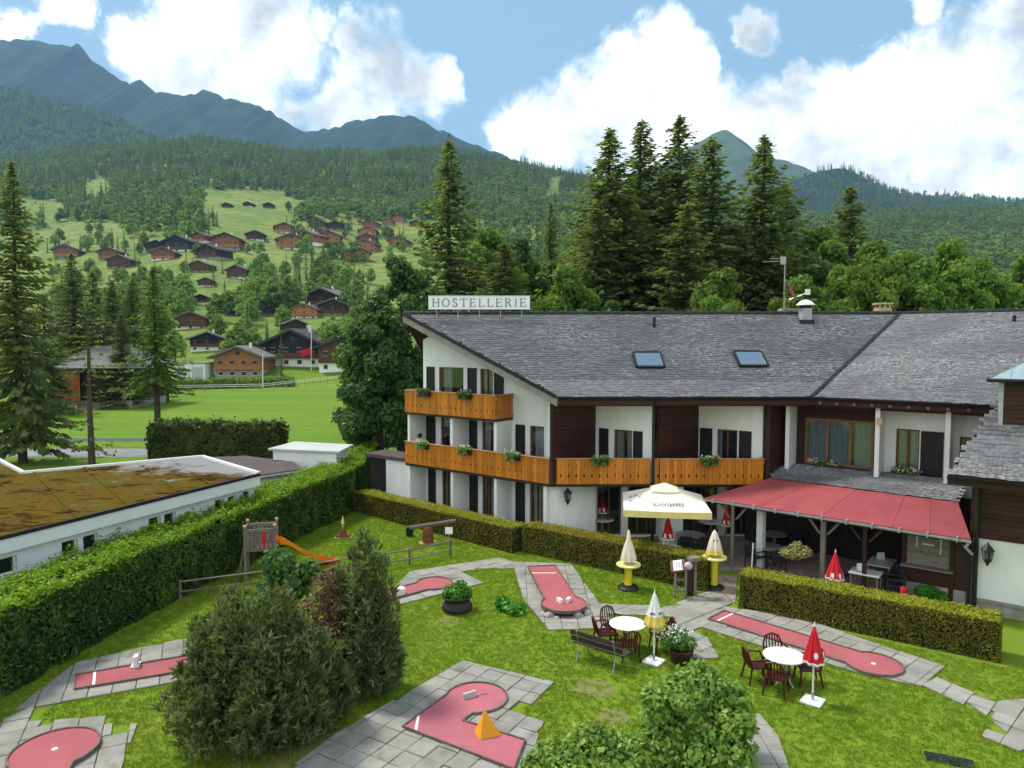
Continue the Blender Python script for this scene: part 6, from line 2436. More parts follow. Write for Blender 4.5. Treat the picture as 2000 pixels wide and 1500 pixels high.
# ---- big square parasol over the terrace
pc = V2(5.80, 26.75)
big = empty('square_parasol', (pc.x, pc.y, 0), 'large square cream parasol with pale yellow edge open over the terrace', 'parasol')
prz = R(-8)
PR = Matrix.Rotation(prz, 3, 'Z')
hs_ = 1.55
zc_, za_ = 2.42, 2.95


def pq(x, y, z):
    return PR @ Vector((x, y, 0)) + Vector((pc.x, pc.y, z))


def canopy(b):
    n = 8
    for sx, sy in ((0, -1), (1, 0), (0, 1), (-1, 0)):
        for i in range(n):
            for j in range(6):
                def pt(u, v):
                    k = hs_ * (1 - v * .80)
                    e_ = u * k
                    sag = -0.05 * (1 - u * u) * math.sin(v * 3.14) - 0.03 * (1 - abs(u)) * (1 - v)
                    z = zc_ + (za_ - zc_) * v + sag
                    return pq(*((e_, -k) if (sx, sy) == (0, -1) else (k, e_) if (sx, sy) == (1, 0) else (-e_, k) if (sx, sy) == (0, 1) else (-k, -e_)), z)
                u0, u1 = -1 + 2 * i / n, -1 + 2 * (i + 1) / n
                v0, v1 = j / 6, (j + 1) / 6
                b.poly([pt(u0, v0), pt(u1, v0), pt(u1, v1), pt(u0, v1)])


part('canopy', mat('cream_parasol_cloth', (0.80, 0.77, 0.66), (0.74, 0.70, 0.58), 1.2, .8), big, canopy)


def valance(b):
    k = hs_ + .004
    c = [(-k, -k), (k, -k), (k, k), (-k, k)]
    for i in range(4):
        a, d = c[i], c[(i + 1) % 4]
        for j in range(10):
            t0, t1 = j / 10, (j + 1) / 10
            p0, p1 = [(a[0] + (d[0] - a[0]) * t, a[1] + (d[1] - a[1]) * t) for t in (t0, t1)]
            w0, w1 = [-.03 * (1 - abs(2 * t - 1)) for t in (t0, t1)]
            b.poly([pq(*p0, zc_ - .24), pq(*p1, zc_ - .24), pq(*p1, zc_ + .012 + w1), pq(*p0, zc_ + .012 + w0)])


part('valance', M['paleyellow'], big, valance)


def vent(b):
    k = .52
    for (ax, ay), (bx, by) in (((-k, -k), (k, -k)), ((k, -k), (k, k)), ((k, k), (-k, k)), ((-k, k), (-k, -k))):
        b.poly([pq(ax, ay, za_ - .02), pq(bx, by, za_ - .02), pq(0, 0, za_ + .22)])
        b.poly([pq(ax, ay, za_ - .10), pq(bx, by, za_ - .10), pq(bx, by, za_ - .02), pq(ax, ay, za_ - .02)])


part('vent_top', M['creamfab'], big, vent)
part('pole', M['whitepaint'], big, lambda b: b.tube((pc.x, pc.y, 0), (pc.x, pc.y, za_ + .1), .04, .04, 10))
for sx, sy in ((-1, -1), (1, -1), (1, 1), (-1, 1)):
    part('rib', M['steel'], big, lambda b: b.tube(pq(0, 0, za_ - .06), pq(sx * (hs_ - .05), sy * (hs_ - .05), zc_ - .03), .015, .015, 5))
part('base_plate', M['steel'], big, lambda b: b.box((pc.x, pc.y, .05), (.8, .8, .1), prz))


def text_mesh(s, size):
    cu = bpy.data.curves.new('text', 'FONT')
    cu.body, cu.size, cu.align_x, cu.align_y = s, size, 'CENTER', 'CENTER'
    ob = bpy.data.objects.new('text', cu)
    me = bpy.data.meshes.new_from_object(ob)
    bpy.data.objects.remove(ob)
    return me


sl_ = math.atan2(za_ - zc_, hs_ * .8)
for ang, s_, off, nm in ((0, 0.34, (.1, 0), 'SCHWEPPES'),):
    me = text_mesh(nm, s_)
    me.materials.append(M['ink'])
    o = bpy.data.objects.new('lettering', me)
    COL.objects.link(o)
    o.parent = big
    v = .30
    k = hs_ * (1 - v * .8)
    p = pq(.05, -k, zc_ + (za_ - zc_) * v + .012)
    o.location = p - org_of(big)
    o.rotation_euler = (sl_, 0, prz + .06)
    o.scale = (.62, 1, 1)
v = .34
k = hs_ * (1 - v * .8)


def logo(b):
    """blue outlined patch printed on the left slope"""
    def pt(u, w_):
        kk = hs_ * (1 - w_ * .8)
        return pq(-kk, -u * kk, zc_ + (za_ - zc_) * w_ + .014)
    for u0, u1, w0_, w1_ in ((-.3, .3, .16, .21), (-.3, .3, .44, .50), (-.3, -.18, .21, .44), (.2, .3, .21, .44), (-.1, .1, .28, .32)):
        b.poly([pt(u0, w0_), pt(u0, w1_), pt(u1, w1_), pt(u1, w0_)])


part('printed_logo', mat('faded_blue_print', (.34, .38, .50), (.42, .46, .56), 4, .8), big, logo)

# ---- terrace furniture
tA = G(1176, 1046)
round_table(tA, .52, .74, 'tabletop', 'pale round table with red parasol on the terrace left of the big parasol')
closed_parasol((tA.x, tA.y, 0), 1.95, 1.02, .22, 'redpl', 'folded red parasol at the left end of the terrace', 'whitefab', 0, emblem=2, platform='round', base_size=.5)
for dx, dy, rz, lb in ((-.75, -.05, 95, 'dark chair at the left end of the terrace'), (-.2, .75, 10, 'dark chair behind the leftmost terrace table'), (.75, .1, -90, 'dark chair on the right of the leftmost terrace table')):
    use(rattan, (tA.x + dx, tA.y + dy, .04), R(rz), lb, 'dark terrace chairs', FIRST)
tB = G(1299, 1106)
round_table(tB, .55, .76, 'tabletop', 'white round table behind the hedge under the big parasol')
closed_parasol((tB.x + .1, tB.y + .02, 0), 1.98, 1.05, .22, 'redpl', 'folded red parasol in front of the big square parasol', 'whitefab', 0, emblem=2, platform='round', base_size=.5)
tC = G(1348, 1078)
round_table(tC, .58, .74, 'greytop', 'grey round table under the big square parasol')
for dx, dy, rz, lb in ((-.35, -.62, 170, 'dark chair facing the grey table under the big parasol, left one'), (.3, -.65, 190, 'dark chair facing the grey table under the big parasol, right one'), (.75, .2, -90, 'dark chair on the right of the grey table under the big parasol')):
    use(rattan, (tC.x + dx, tC.y + dy, .04), R(rz), lb, 'dark terrace chairs', FIRST)
tD = G(1388, 1052)
round_table(tD, .55, .78, 'tabletop', 'white round table behind the big parasol')
rp = G(1418, 1076)
closed_parasol((rp.x, rp.y, 0), 2.0, 1.05, .20, 'redpl', 'folded red parasol beside the corner of the red awning', 'whitefab', 0, emblem=2, platform='round', base_size=.5, pole='steel')
tE = G(1497, 1104)
round_table(tE, .55, .76, 'greytop', 'grey round table at the left end under the awning')
tF = G(1512, 1078)
round_table(tF, .50, .76, 'greytop', 'grey round table further back under the awning')
for c_, dx, dy, rz, lb in ((tE, -.55, -.35, 120, 'dark chair nearest the gateway under the awning'), (tE, .1, -.72, 180, 'dark chair in front of the left awning table'), (tE, .75, .1, -90, 'dark chair on the right of the left awning table'),
                           (tF, -.6, .1, 90, 'dark chair on the left of the back awning table'), (tF, .7, -.1, -90, 'dark chair on the right of the back awning table')):
    use(rattan, (c_.x + dx, c_.y + dy, .04), R(rz), lb, 'dark terrace chairs', FIRST)
pw_ = G(1467, 1128)
thin = MB()
thin.tube((pw_.x, pw_.y, 0), (pw_.x + .05, pw_.y, 1.25), .022, .022, 8)
thin.lathe((pw_.x, pw_.y, 0), [(.2, 0), (.2, .03), (.05, .06)], 16)
thin.build('parasol_stand', M['whitepaint'], None, label='bare white parasol pole standing before the awning tables', cat='pole', org=tuple(pw_))


def square_table(loc, w_, d_, z, rz, label, mname='paletop'):
    e = empty('square_table', tuple(loc), label, 'table', 'square terrace tables')
    x, y = loc[0], loc[1]
    part('table_top', M[mname], e, lambda b: b.box((x, y, z - .02), (w_, d_, .04), rz), bevel=.006)
    Rz = Matrix.Rotation(rz, 3, 'Z')
    for sx in (-1, 1):
        for sy in (-1, 1):
            p = Rz @ Vector((sx * (w_ / 2 - .07), sy * (d_ / 2 - .07), 0)) + Vector((x, y, 0))
            part('leg', M['steel'], e, lambda b: b.tube((p.x, p.y, 0.03), (p.x, p.y, z - .03), .02, .02, 6))
    return e


qa = G(1690, 1160)
square_table(qa, .95, .75, .76, math.atan2(wu.y, wu.x), 'pale square table beside the red parasol under the awning')
qb = G(1720, 1138)
square_table(qb, .8, 1.2, .76, math.atan2(wu.y, wu.x), 'pale long table just behind the square one under the awning')
mc = MB()
for (cx_, cy_, lab) in ((qa.x - .1, qa.y + .1, 0), (qb.x + .12, qb.y + .2, 1)):
    m_ = MB()
    m_.extr([(cx_ - .12, cy_, .762), (cx_ + .12, cy_, .762), (cx_ + .12, cy_ + .06, 1.0), (cx_ - .12, cy_ + .06, 1.0)], (0, .012, .0))
    m_.extr([(cx_ - .12, cy_ + .13, .762), (cx_ + .12, cy_ + .13, .762), (cx_ + .12, cy_ + .08, 1.0), (cx_ - .12, cy_ + .08, 1.0)], (0, .012, 0))
    m_.build('menu_card', M['signwhite'], None, label=['white menu card standing on the pale square table', 'white menu card standing on the pale long table'][lab], cat='menu card', org=(cx_, cy_, .762))
for dx, dy, rz, lb in ((.75, -.35, -110, 'dark chair at the right of the square awning tables'), (.95, .3, -90, 'dark chair at the right end of the long awning table'), (-.55, .55, 60, 'dark chair behind the red parasol under the awning')):
    use(rattan, (qa.x + dx, qa.y + dy, .04), R(rz), lb, 'dark terrace chairs', FIRST)
rr_ = G(1644, 1195)
closed_parasol((rr_.x + .1, rr_.y + .75, 0), 1.72, .82, .27, 'redpl', 'folded red and white parasol behind the right clipped hedge', 'whitefab', 0, emblem=2, platform='round', base_size=.5)
fe = G(1776, 1195)
fx_ = (fe.x + .1, fe.y + .55)
f = empty('fire_extinguisher', (*fx_, 0), 'red fire extinguisher standing beside the kiosk counter', 'fire extinguisher')
part('cylinder', M['redpl'], f, lambda b: b.lathe((*fx_, 0), [(.09, .02), (.10, .06), (.10, .52), (.07, .6), (.03, .63)], 14), smooth=True)
part('valve', M['black'], f, lambda b: b.lathe((*fx_, 0), [(.03, .62), (.035, .72), (.01, .74)], 8))
part('label_plate', M['whitepaint'], f, lambda b: b.poly([(fx_[0] - .05, fx_[1] - .102, .25), (fx_[0] + .05, fx_[1] - .102, .25), (fx_[0] + .05, fx_[1] - .102, .42), (fx_[0] - .05, fx_[1] - .102, .42)]))
kp = KP + wu * .8 + wn * .35
leafy('potted_plant', (kp.x, kp.y, 0), [(-.15, 0, .45, .24), (.15, 0, .42, .24), (.4, -.1, .3, .2)], 900, .05, 'bright', 'low green plant in front of the kiosk', 51, 'plant')
# small standard tree behind the hedge
st_ = G(1560, 1150)
lf = leafy('standard_tree', (st_.x, st_.y + .3, 0), [(0, 0, 1.22, .34), (.3, 0, 1.20, .25), (-.3, 0, 1.18, .25), (.1, .1, 1.38, .22), (-.45, .05, 1.16, .16), (.46, .05, 1.2, .16)], 900, .045, 'varieg', 'small round-headed tree with pale variegated leaves behind the hedge', 52, 'tree', False, .3)
obj('trunk', (lambda b: (b.path([(0, 0, -.05), (.01, 0, .5), (0, 0, 1.1)], [.025, .02, .015], 6), b.mesh('trunk'))[1])(MB()), M['bark'], lf)
# gateway post sign and notice desk
gp = G(1326, 1168)
nd = empty('notice_stand', tuple(gp), 'weathered wooden stand with sloping notice and tilted board at the hedge end', 'notice stand')
gx_, gy_ = gp.x, gp.y
dq = 0.25
for x, z in ((-.13, .95), (.22, .95)):
    part('post', M['greywood'], nd, lambda b: b.box((gx_ + x, gy_, z / 2), (.07, .07, z)))
for z in (.25, .62):
    part('rung', M['greywood'], nd, lambda b: b.box((gx_ + .045, gy_, z), (.36, .05, .06), .12))
part('desk', M['framewood'], nd, lambda b: b.extr([(gx_ - .3, gy_ - .16, .92), (gx_ + .2, gy_ - .14, .98), (gx_ + .22, gy_ + .16, 1.28), (gx_ - .28, gy_ + .14, 1.22)], (0, .02, -.03)))
part('notice', M['signwhite'], nd, lambda b: b.extr([(gx_ - .22, gy_ - .15, .965), (gx_ + .08, gy_ - .135, 1.0), (gx_ + .10, gy_ + .11, 1.262), (gx_ - .20, gy_ + .10, 1.225)], (0, -.004, .006)))
part('notice_print', M['signink'], nd, lambda b: [b.extr([(gx_ - .18 + .055 * i, gy_ - .10, 1.035 + .006 * i), (gx_ - .165 + .055 * i, gy_ - .10, 1.037 + .006 * i), (gx_ - .15 + .055 * i, gy_ + .06, 1.20 + .006 * i), (gx_ - .165 + .055 * i, gy_ + .06, 1.198 + .006 * i)], (0, -.004, .004)) for i in range(5)])
part('tall_post', M['greywood'], nd, lambda b: b.box((gx_ + .56, gy_ + .12, .62), (.09, .09, 1.24)))
part('back_panel', M['darkwood'], nd, lambda b: b.box((gx_ + .40, gy_ + .16, .55), (.22, .04, 1.1)))
part('lamp_head', M['greywood'], nd, lambda b: b.box((gx_ + .50, gy_ + .10, 1.3), (.36, .3, .12), .3))
part('globe', M['zinc'], nd, lambda b: b.lathe((gx_ + .30, gy_ - .02, 1.1), [(.05, -.14), (.13, -.08), (.15, 0), (.12, .08), (.04, .13)], 12), smooth=True)
# flat pieces on the lawn bottom right
for k, (pa, pb_) in enumerate((((1808, 1466), (1852, 1498)), ((1856, 1478), (1902, 1506)))):
    p0, p1 = G(*pa), G(*pb_)
    m_ = MB()
    m_.box(((p0.x + p1.x) / 2, (p0.y + p1.y) / 2, .02), (.42, .32, .035), -.35)
    m_.build('drain_cover', M['black'], None, label=['dark metal cover in the right lawn, left one', 'dark metal cover in the right lawn, right one'][k], cat='drain cover', group='dark covers in the lawn')

# ---- playground
sp = G(512, 1130)
tw = empty('play_tower', tuple(sp), 'weathered wooden play tower with orange slide beside the tall hedge', 'play tower')
tx, ty_ = sp.x, sp.y
trz = R(14)
TR = Matrix.Rotation(trz, 3, 'Z')


def tp_(x, y, z):
    return TR @ Vector((x, y, 0)) + Vector((tx, ty_, z))


for x in (-.5, .5):
    for y in (-.45, .45):
        part('post', M['greywood'], tw, lambda b: b.box(tp_(x, y, 1.28), (.09, .09, 2.6), trz))
        part('post_knob', M['cap'], tw, lambda b: b.lathe(tp_(x, y, 2.56), [(.05, 0), (.07, .04), (.06, .1), (.01, .13)], 8))
part('platform', M['greywood'], tw, lambda b: b.box(tp_(0, 0, 1.52), (1.1, 1.0, .10), trz))
for zz in (2.4,):
    for x, y, sx, sy in ((0, -.47, 1.1, .06), (0, .47, 1.1, .06), (-.52, 0, .06, .9)):
        part('rail', M['greywood'], tw, lambda b: b.box(tp_(x, y, zz), (sx, sy, .14), trz))
for i in range(7):
    part('railing_board', M['redpl'] if i == 4 else M['greywood'], tw, lambda b: b.box(tp_(-.42 + .14 * i, -.455, 1.97), (.115, .03, .78), trz))
    part('railing_board', M['greywood'], tw, lambda b: b.box(tp_(-.42 + .14 * i, .455, 1.97), (.115, .03, .78), trz))
for i in range(6):
    part('railing_board', M['greywood'], tw, lambda b: b.box(tp_(-.505, -.36 + .145 * i, 1.97), (.03, .12, .78), trz))
for y in (-.42, -.02):
    part('ladder_side', M['greywood'], tw, lambda b: b.tube(tp_(-.56, y, 1.6), tp_(-.80, y, 0), .035, .035, 6))
for i in range(6):
    t = (i + .6) / 6.4
    part('ladder_rung', M['greywood'], tw, lambda b: b.tube(tp_(-.56 - .24 * t, -.44, 1.6 * (1 - t)), tp_(-.56 - .24 * t, .0, 1.6 * (1 - t)), .025, .025, 6))
se = G(640, 1103)
se = Vector((se.x, se.y + .25, .16))
ss = tp_(.52, .1, 1.60)
sd_ = (se - ss)
sdh = Vector((sd_.x, sd_.y, 0)).normalized()
sn = Vector((-sdh.y, sdh.x, 0))
prof = [(0, 1.62), (.10, 1.58), (.22, 1.36), (.4, .98), (.6, .62), (.8, .32), (.9, .22), (1.0, .20)]
SLh = Vector((sd_.x, sd_.y, 0)).length
sp_pts = [Vector((ss.x, ss.y, 0)) + sdh * (SLh * t) + Vector((0, 0, z)) for t, z in prof]
mb = MB()
for i in range(len(sp_pts) - 1):
    p, q_ = sp_pts[i], sp_pts[i + 1]
    mb.add([p - sn * .22, p + sn * .22, q_ + sn * .22, q_ - sn * .22, p - sn * .22 - Vector((0, 0, .02)), p + sn * .22 - Vector((0, 0, .02)), q_ + sn * .22 - Vector((0, 0, .02)), q_ - sn * .22 - Vector((0, 0, .02))], [(0, 3, 2, 1), (4, 5, 6, 7)])
mb.build('slide_bed', M['slidered'], tw)
for sg in (-1, 1):
    mb = MB()
    for i in range(len(sp_pts) - 1):
        p, q_ = sp_pts[i] + sn * (.225 * sg), sp_pts[i + 1] + sn * (.225 * sg)
        hz0, hz1 = (.36 if i == 0 else .2 if i < 2 else .17), (.24 if i == 0 else .17)
        mb.extr([p - Vector((0, 0, .06)), q_ - Vector((0, 0, .06)), q_ + Vector((0, 0, hz1)), p + Vector((0, 0, hz0))], sn * (.035 * sg))
    mb.build('slide_side', M['slide'], tw)
tw.scale = (1, 1, .78)
part('slide_foot', M['redpl'], tw, lambda b: b.box(se + sdh * .05 - Vector((0, 0, .08)), (.5, .5, .14), math.atan2(sdh.y, sdh.x)))


# garden fence of round rails
def rail_fence(pix, label, group=None):
    pts = [G(*p) for p in pix]
    e = empty('rail_fence', tuple(pts[0]), label, 'fence', group)
    for p in pts:
        part('post', M['greywood'], e, lambda b: b.tube((p.x, p.y, 0), (p.x, p.y, .66), .05, .045, 8))
    for a, b_ in zip(pts[:-1], pts[1:]):
        for z in (.26, .60):
            part('rail', M['greywood'], e, lambda b: b.tube((a.x, a.y - .06, z), (b_.x, b_.y - .06, z + .01), .032, .028, 7))
    return e


rail_fence([(352, 1170), (520, 1148), (690, 1120)], 'grey round-rail fence behind the shrubs, below the slide')
rail_fence([(745, 1112), (800, 1104), (880, 1086)], 'grey round-rail fence in front of the seesaw')
# seesaw on a stump
sw = G(836, 1062)
see = empty('seesaw', tuple(sw), 'wooden seesaw beam on a tree-trunk block on the play lawn', 'seesaw')
part('block', M['framewood'], see, lambda b: b.lathe((sw.x, sw.y, 0), [(.30, 0), (.24, .08), (.22, .6), (.20, .72)], 12))
part('beam', M['greywood'], see, lambda b: b.tube((sw.x - .75, sw.y - .15, .72), (sw.x + 1.15, sw.y + .35, .90), .09, .08, 8))
part('foot_plate', M['cap'], see, lambda b: b.box((sw.x, sw.y, .03), (.7, .5, .06), .3))
sg_ = G(877, 1080)
sgn = empty('notice_sign', tuple(sg_), 'small white notice on a thin post beside the clipped hedge', 'sign')
part('post', M['steel'], sgn, lambda b: b.tube((sg_.x, sg_.y, 0), (sg_.x, sg_.y, .95), .02, .02, 6))
part('plate', M['signwhite'], sgn, lambda b: b.box((sg_.x, sg_.y - .03, .92), (.30, .02, .27)))
bkt = G(800, 1048)
bk_ = empty('flower_pot', tuple(bkt), 'small black pot on the play lawn near the seesaw', 'pot')
part('pot', M['black'], bk_, lambda b: b.lathe(tuple(bkt), [(.11, 0), (.14, .02), (.17, .26), (.15, .26), (.13, .2)], 14))
o = obj('leaves', quads('leaves', leaf_cloud([(-.06, 0, .32), (.08, 0, .32)], [.1, .1], 90, .05, 61)), M['core'], bk_)
o['kind'] = 'stuff'
sp0 = G(670, 1052)
spr = empty('spring_rocker', tuple(sp0), 'small spring rocker toy with yellow mast on the play lawn', 'spring rocker')
part('seat', M['framewood'], spr, lambda b: (b.lathe(tuple(sp0), [(.05, .0), (.16, .1), (.12, .35), (.05, .5)], 8), b.box((sp0.x, sp0.y, .12), (.62, .14, .06), .1)))
part('mast', M['paleyellow'], spr, lambda b: b.lathe(tuple(sp0), [(.03, .45), (.03, .62), (.08, .66), (.05, .8), (.01, 1.0)], 8))
part('foot_board', M['cap'], spr, lambda b: b.box((sp0.x, sp0.y - .02, .05), (.75, .22, .04), .1))
# blue and yellow things behind the mountain pines
bb_ = G(700, 1190)
tb = empty('toy_barrel', tuple(bb_), 'blue barrel half hidden behind the pointed pine', 'barrel')
part('barrel', M['blue'], tb, lambda b: b.lathe(tuple(bb_), [(.22, 0), (.28, .08), (.3, .4), (.28, .75), (.22, .82)], 16), smooth=True)
part('hoop', M['whitepaint'], tb, lambda b: b.lathe(tuple(bb_), [(.295, .3), (.308, .32), (.308, .36), (.295, .38)], 16))

# flower boxes hung on the balcony rails
FBX = [((833, 766), 'on the upper balcony, left one', GA, gu, gn, L2 + .03), ((912, 772), 'on the upper balcony, right one', GA, gu, gn, L2 + .03), ((829, 868), 'at the left end of the lower gable balcony', GA, gu, gn, L1 + .02),
       ((912, 880), 'in the middle of the lower gable balcony', GA, gu, gn, L1 + .02), ((1006, 893), 'at the right of the lower gable balcony', GA, gu, gn, L1 + .02), ((1174, 902), 'on the long balcony left of the downpipe', V2(0, 28.78), fx, fn_, L1 + .02),
       ((1388, 900), 'on the long balcony right of the downpipe', V2(0, 28.72), fx, fn_, L1 + .02)]
bxm = None
for k, ((px_, py_), lb, P, d, n, z) in enumerate(FBX):
    s = s_at(px_, P, d)
    p = P + d * s + n * .14
    rz = math.atan2(d.y, d.x)
    e = empty('flower_box', (p.x, p.y, z + BH - .22), 'hanging box of pale geraniums ' + lb, 'flower box', 'balcony flower boxes')
    part('box', M['black'], e, lambda b: b.box((p.x, p.y, z + BH - .13), (.62, .18, .18), rz))
    part('hook', M['steel'], e, lambda b: [b.path([p + d * q + Vector((0, 0, z + BH - .1)), p + d * q + Vector((0, 0, z + BH + .06)), p + d * q - n * .16 + Vector((0, 0, z + BH + .06))], .012, 5) for q in (-.2, .2)])
    o = p + Vector((0, 0, z + BH))
    lv = leaf_cloud([tuple(d * q + Vector((0, 0, .05 + .22 + .05 * math.sin(q * 9))) + n * .06) for q in (-.28, -.1, .1, .28)] + [tuple(d * q + n * .15 + Vector((0, 0, .06))) for q in (-.2, .1)], [.16, .17, .17, .15, .14, .13], 420, .045, 70 + k, .8, .3)
    a = obj('leaves', quads('leaves', lv), M['maple'] if k < 2 else M['shrub'], e)
    a['kind'] = 'stuff'
    fl = leaf_cloud([tuple(d * q + Vector((0, 0, .36)) + n * .1) for q in (-.3, -.05, .15, .32)], [.12, .13, .1, .1], 45 if k > 1 else 8, .04, 90 + k, .8, .8)
    a = obj('blossom', quads('blossom', fl), M['whiteflower'], e)
    a['kind'] = 'stuff'
for k, (px_, py_, yy_2) in enumerate(((1620, 905, 0), (1776, 918, 0))):
    s = s_at(px_, WP + wn * .25, wu)
    p = WP + wn * .35 + wu * s
    e = empty('flower_box', (p.x, p.y, 3.28), 'window box of pink and white flowers ' + ('under the large curtained window' if k == 0 else 'under the small window beside the dark shutter'), 'flower box', 'wing flower boxes')
    part('box', M['darkwood'], e, lambda b: b.box((p.x, p.y, 3.38), (.95, .2, .2), math.atan2(wu.y, wu.x)))
    lv = leaf_cloud([tuple(wu * q + Vector((0, 0, .28))) for q in (-.35, -.12, .12, .35)], [.19, .2, .2, .18], 520, .05, 170 + k, .8, .3)
    a = obj('leaves', quads('leaves', lv), M['bright'], e)
    a['kind'] = 'stuff'
    fl = leaf_cloud([tuple(wu * q + Vector((0, 0, .36)) + wn * .08) for q in (-.4, -.1, .2, .42)], [.16, .15, .15, .15], 110, .04, 190 + k, .8, .8)
    a = obj('blossom', quads('blossom', fl), M['flower'], e)
    a['kind'] = 'stuff'
# pot plant on the rail and white chairs in the ground-floor bays
s = s_at(817, GA, gu)
p = GA + gu * s - gn * .05
e = empty('potted_plant', (p.x, p.y, L1 + BH + .05), 'small dark plant in a pink pot on the balcony rail', 'plant')
part('pot', M['flower'], e, lambda b: b.lathe((p.x, p.y, L1 + BH + .05), [(.07, 0), (.09, .12), (.10, .18), (.08, .18)], 10))
a = obj('leaves', quads('leaves', leaf_cloud([(0, 0, .30), (.05, 0, .36)], [.12, .08], 160, .04, 66)), M['core'], e)
a['kind'] = 'stuff'
for k, px_ in enumerate((823, 904, 990)):
    s = s_at(px_, GA - gn * .35, gu)
    p = GA + gu * s - gn * .35
    use(wchair, (p.x, p.y, .0), math.atan2(gu.y, gu.x) + R(160), ['white plastic chair in the left ground-floor bay', 'white plastic chair in the middle ground-floor bay', 'white plastic chair in the right ground-floor bay'][k], 'white chairs in front of the gable', FIRST)

# ---- low mossy building, brown roof and white shed on the left
def mossmat():
    m = bpy.data.materials.new('mossy_flat_roof')
    m.use_nodes = True
    t = NT(m.node_tree)
    b = t.n['Principled BSDF']
    pos = t.new('ShaderNodeNewGeometry').outputs['Position']
    sp = t.new('ShaderNodeSeparateXYZ')
    t.l.new(pos, sp.inputs[0])
    n1 = t.noise(pos, 0.5, 6, 0.65)
    n2 = t.noise(t.vmath('MULTIPLY', pos, (1, 2.0, 1)), 1.6, 6, 0.7)
    moss = t.ramp(t.math('ADD', t.math('MULTIPLY', n1, .55), t.math('MULTIPLY', n2, .45)), [(.40, (.016, .010, .003)), (.45, (.042, .026, .004)), (.485, (.105, .055, .005)), (.515, (.115, .075, .008)), (.545, (.062, .056, .008)), (.59, (.105, .088, .022)), (.66, (.16, .135, .06))])
    gravel = t.mix(t.noise(pos, 14, 4, .7), (.19, .185, .18), (.27, .265, .26))
    # the moss thins out towards the far end of the roof, where gravel lies bare
    edge = t.math('ADD', t.math('MULTIPLY', sp.outputs['Y'], .16), t.math('MULTIPLY', sp.outputs['X'], .06))
    bare = t.maprange(t.math('ADD', edge, t.math('MULTIPLY_ADD', n1, 1.9, -.95)), 3.72, 4.0)
    c = t.mix(bare, moss, gravel)
    dark = t.maprange(t.noise(t.vmath('MULTIPLY', pos, (.6, 1.6, 1)), .9, 6, .75), .60, .67)
    c = t.mix(t.math('MULTIPLY', dark, .55), c, (.05, .042, .035))
    t.l.new(c, b.inputs['Base Color'])
    b.inputs['Roughness'].default_value = .95
    b.inputs['Specular IOR Level'].default_value = .03
    bp = t.new('ShaderNodeBump')
    bp.inputs['Strength'].default_value = .7
    bp.inputs['Distance'].default_value = .05
    t.l.new(n2, bp.inputs['Height'])
    t.l.new(bp.outputs[0], b.inputs['Normal'])
    return m


ZR = 3.1
q_ = [G(*p, ZR).xy for p in ((505, 926), (395, 893), (45, 925), (-40, 880), (-300, 900), (-200, 1098), (0, 1050))]
low = empty('low_building', (q_[6].x, q_[6].y, 0), 'long low pale building with mossy flat roof behind the tall hedge', 'building')
M['mossseam'] = mossmat()
part('roof', M['mossseam'], low, lambda b: b.prism([tuple(p) for p in q_], ZR - .06, ZR))
dF = (q_[0] - q_[6]).normalized()
nF = Vector((dF.y, -dF.x))
for sx_ in (95, 185, 290, 360):
    fa = q_[6] + (q_[0] - q_[6]) * ((sx_ + 20) / 505)
    fb_ = q_[2] + (q_[1] - q_[2]) * ((sx_ - 75) / 350)
    dq_ = (fb_ - fa).normalized()
    nq = Vector((-dq_.y, dq_.x)) * .07
    part('roof_seam', M['mossseam'], low, lambda b: b.prism([tuple(fa - nq), tuple(fa + nq), tuple(fb_ + nq), tuple(fb_ - nq)], ZR + .001, ZR + .035))
part('roof_edge', M['gutter'], low, lambda b: b.prism([tuple(q_[5] + nF * .03), tuple(q_[5] + nF * .12), tuple(q_[0] + nF * .12), tuple(q_[0] + nF * .03)], ZR - .06, ZR + .05))
part('fascia', M['bluewhite'], low, lambda b: b.prism([tuple(q_[5] - nF * .1), tuple(q_[5] + nF * .08), tuple(q_[0] + nF * .08), tuple(q_[0] - nF * .1)], ZR - .46, ZR - .065))
for a, b_ in ((q_[0], q_[1]), (q_[1], q_[2]), (q_[2], q_[3])):
    d = (b_ - a).normalized()
    nn = Vector((-d.y, d.x)) * .07
    part('roof_kerb', M['whitepaint'], low, lambda b: b.prism([tuple(a - nn), tuple(b_ - nn), tuple(b_ + nn), tuple(a + nn)], ZR + .002, ZR + .10))
WLp = Vector((*(q_[5] - nF * .12), 0))
d3, n3 = Vector((*dF, 0)), Vector((*nF, 0))
LL = (q_[0] - q_[5]).length
wl = [s_at(p, WLp, d3) for p in (-30, 17, 107, 139, 150, 180, 281, 305, 312, 335, 413, 431, 439, 456)]
hol = [(wl[i], wl[i + 1], 1.95, 2.45) for i in range(0, 14, 2)]
part('wall', M['bluewhite'], low, lambda b: wall_open(b, WLp, d3, n3, LL - .1, -.1, ZR - .07, .25, hol))
for h in hol:
    window(low, WLp, d3, n3, *h, frame=M['whitepaint'], mull=0, curtain=None, inset=.12, fw=.04)
part('end_wall', M['bluewhite'], low, lambda b: b.prism([tuple(q_[0] - nF * .15 - dF * .12), tuple(q_[1] + (q_[0] - q_[1]) * .02 - dF * .2), tuple(q_[1] - dF * .5), tuple(q_[0] - nF * .15 - dF * .5)], -.1, ZR - .07))
part('wall_lamp', M['black'], low, lambda b: (lambda p: (b.box((p.x, p.y, 2.3), (.12, .12, .22), .5), b.box((p.x, p.y, 2.45), (.16, .04, .1), .5)))(WLp + d3 * s_at(471, WLp, d3) + n3 * .08))
b4 = [G(*p, 2.4).xy for p in ((402, 893), (505, 928), (588, 916), (575, 902), (480, 890))]
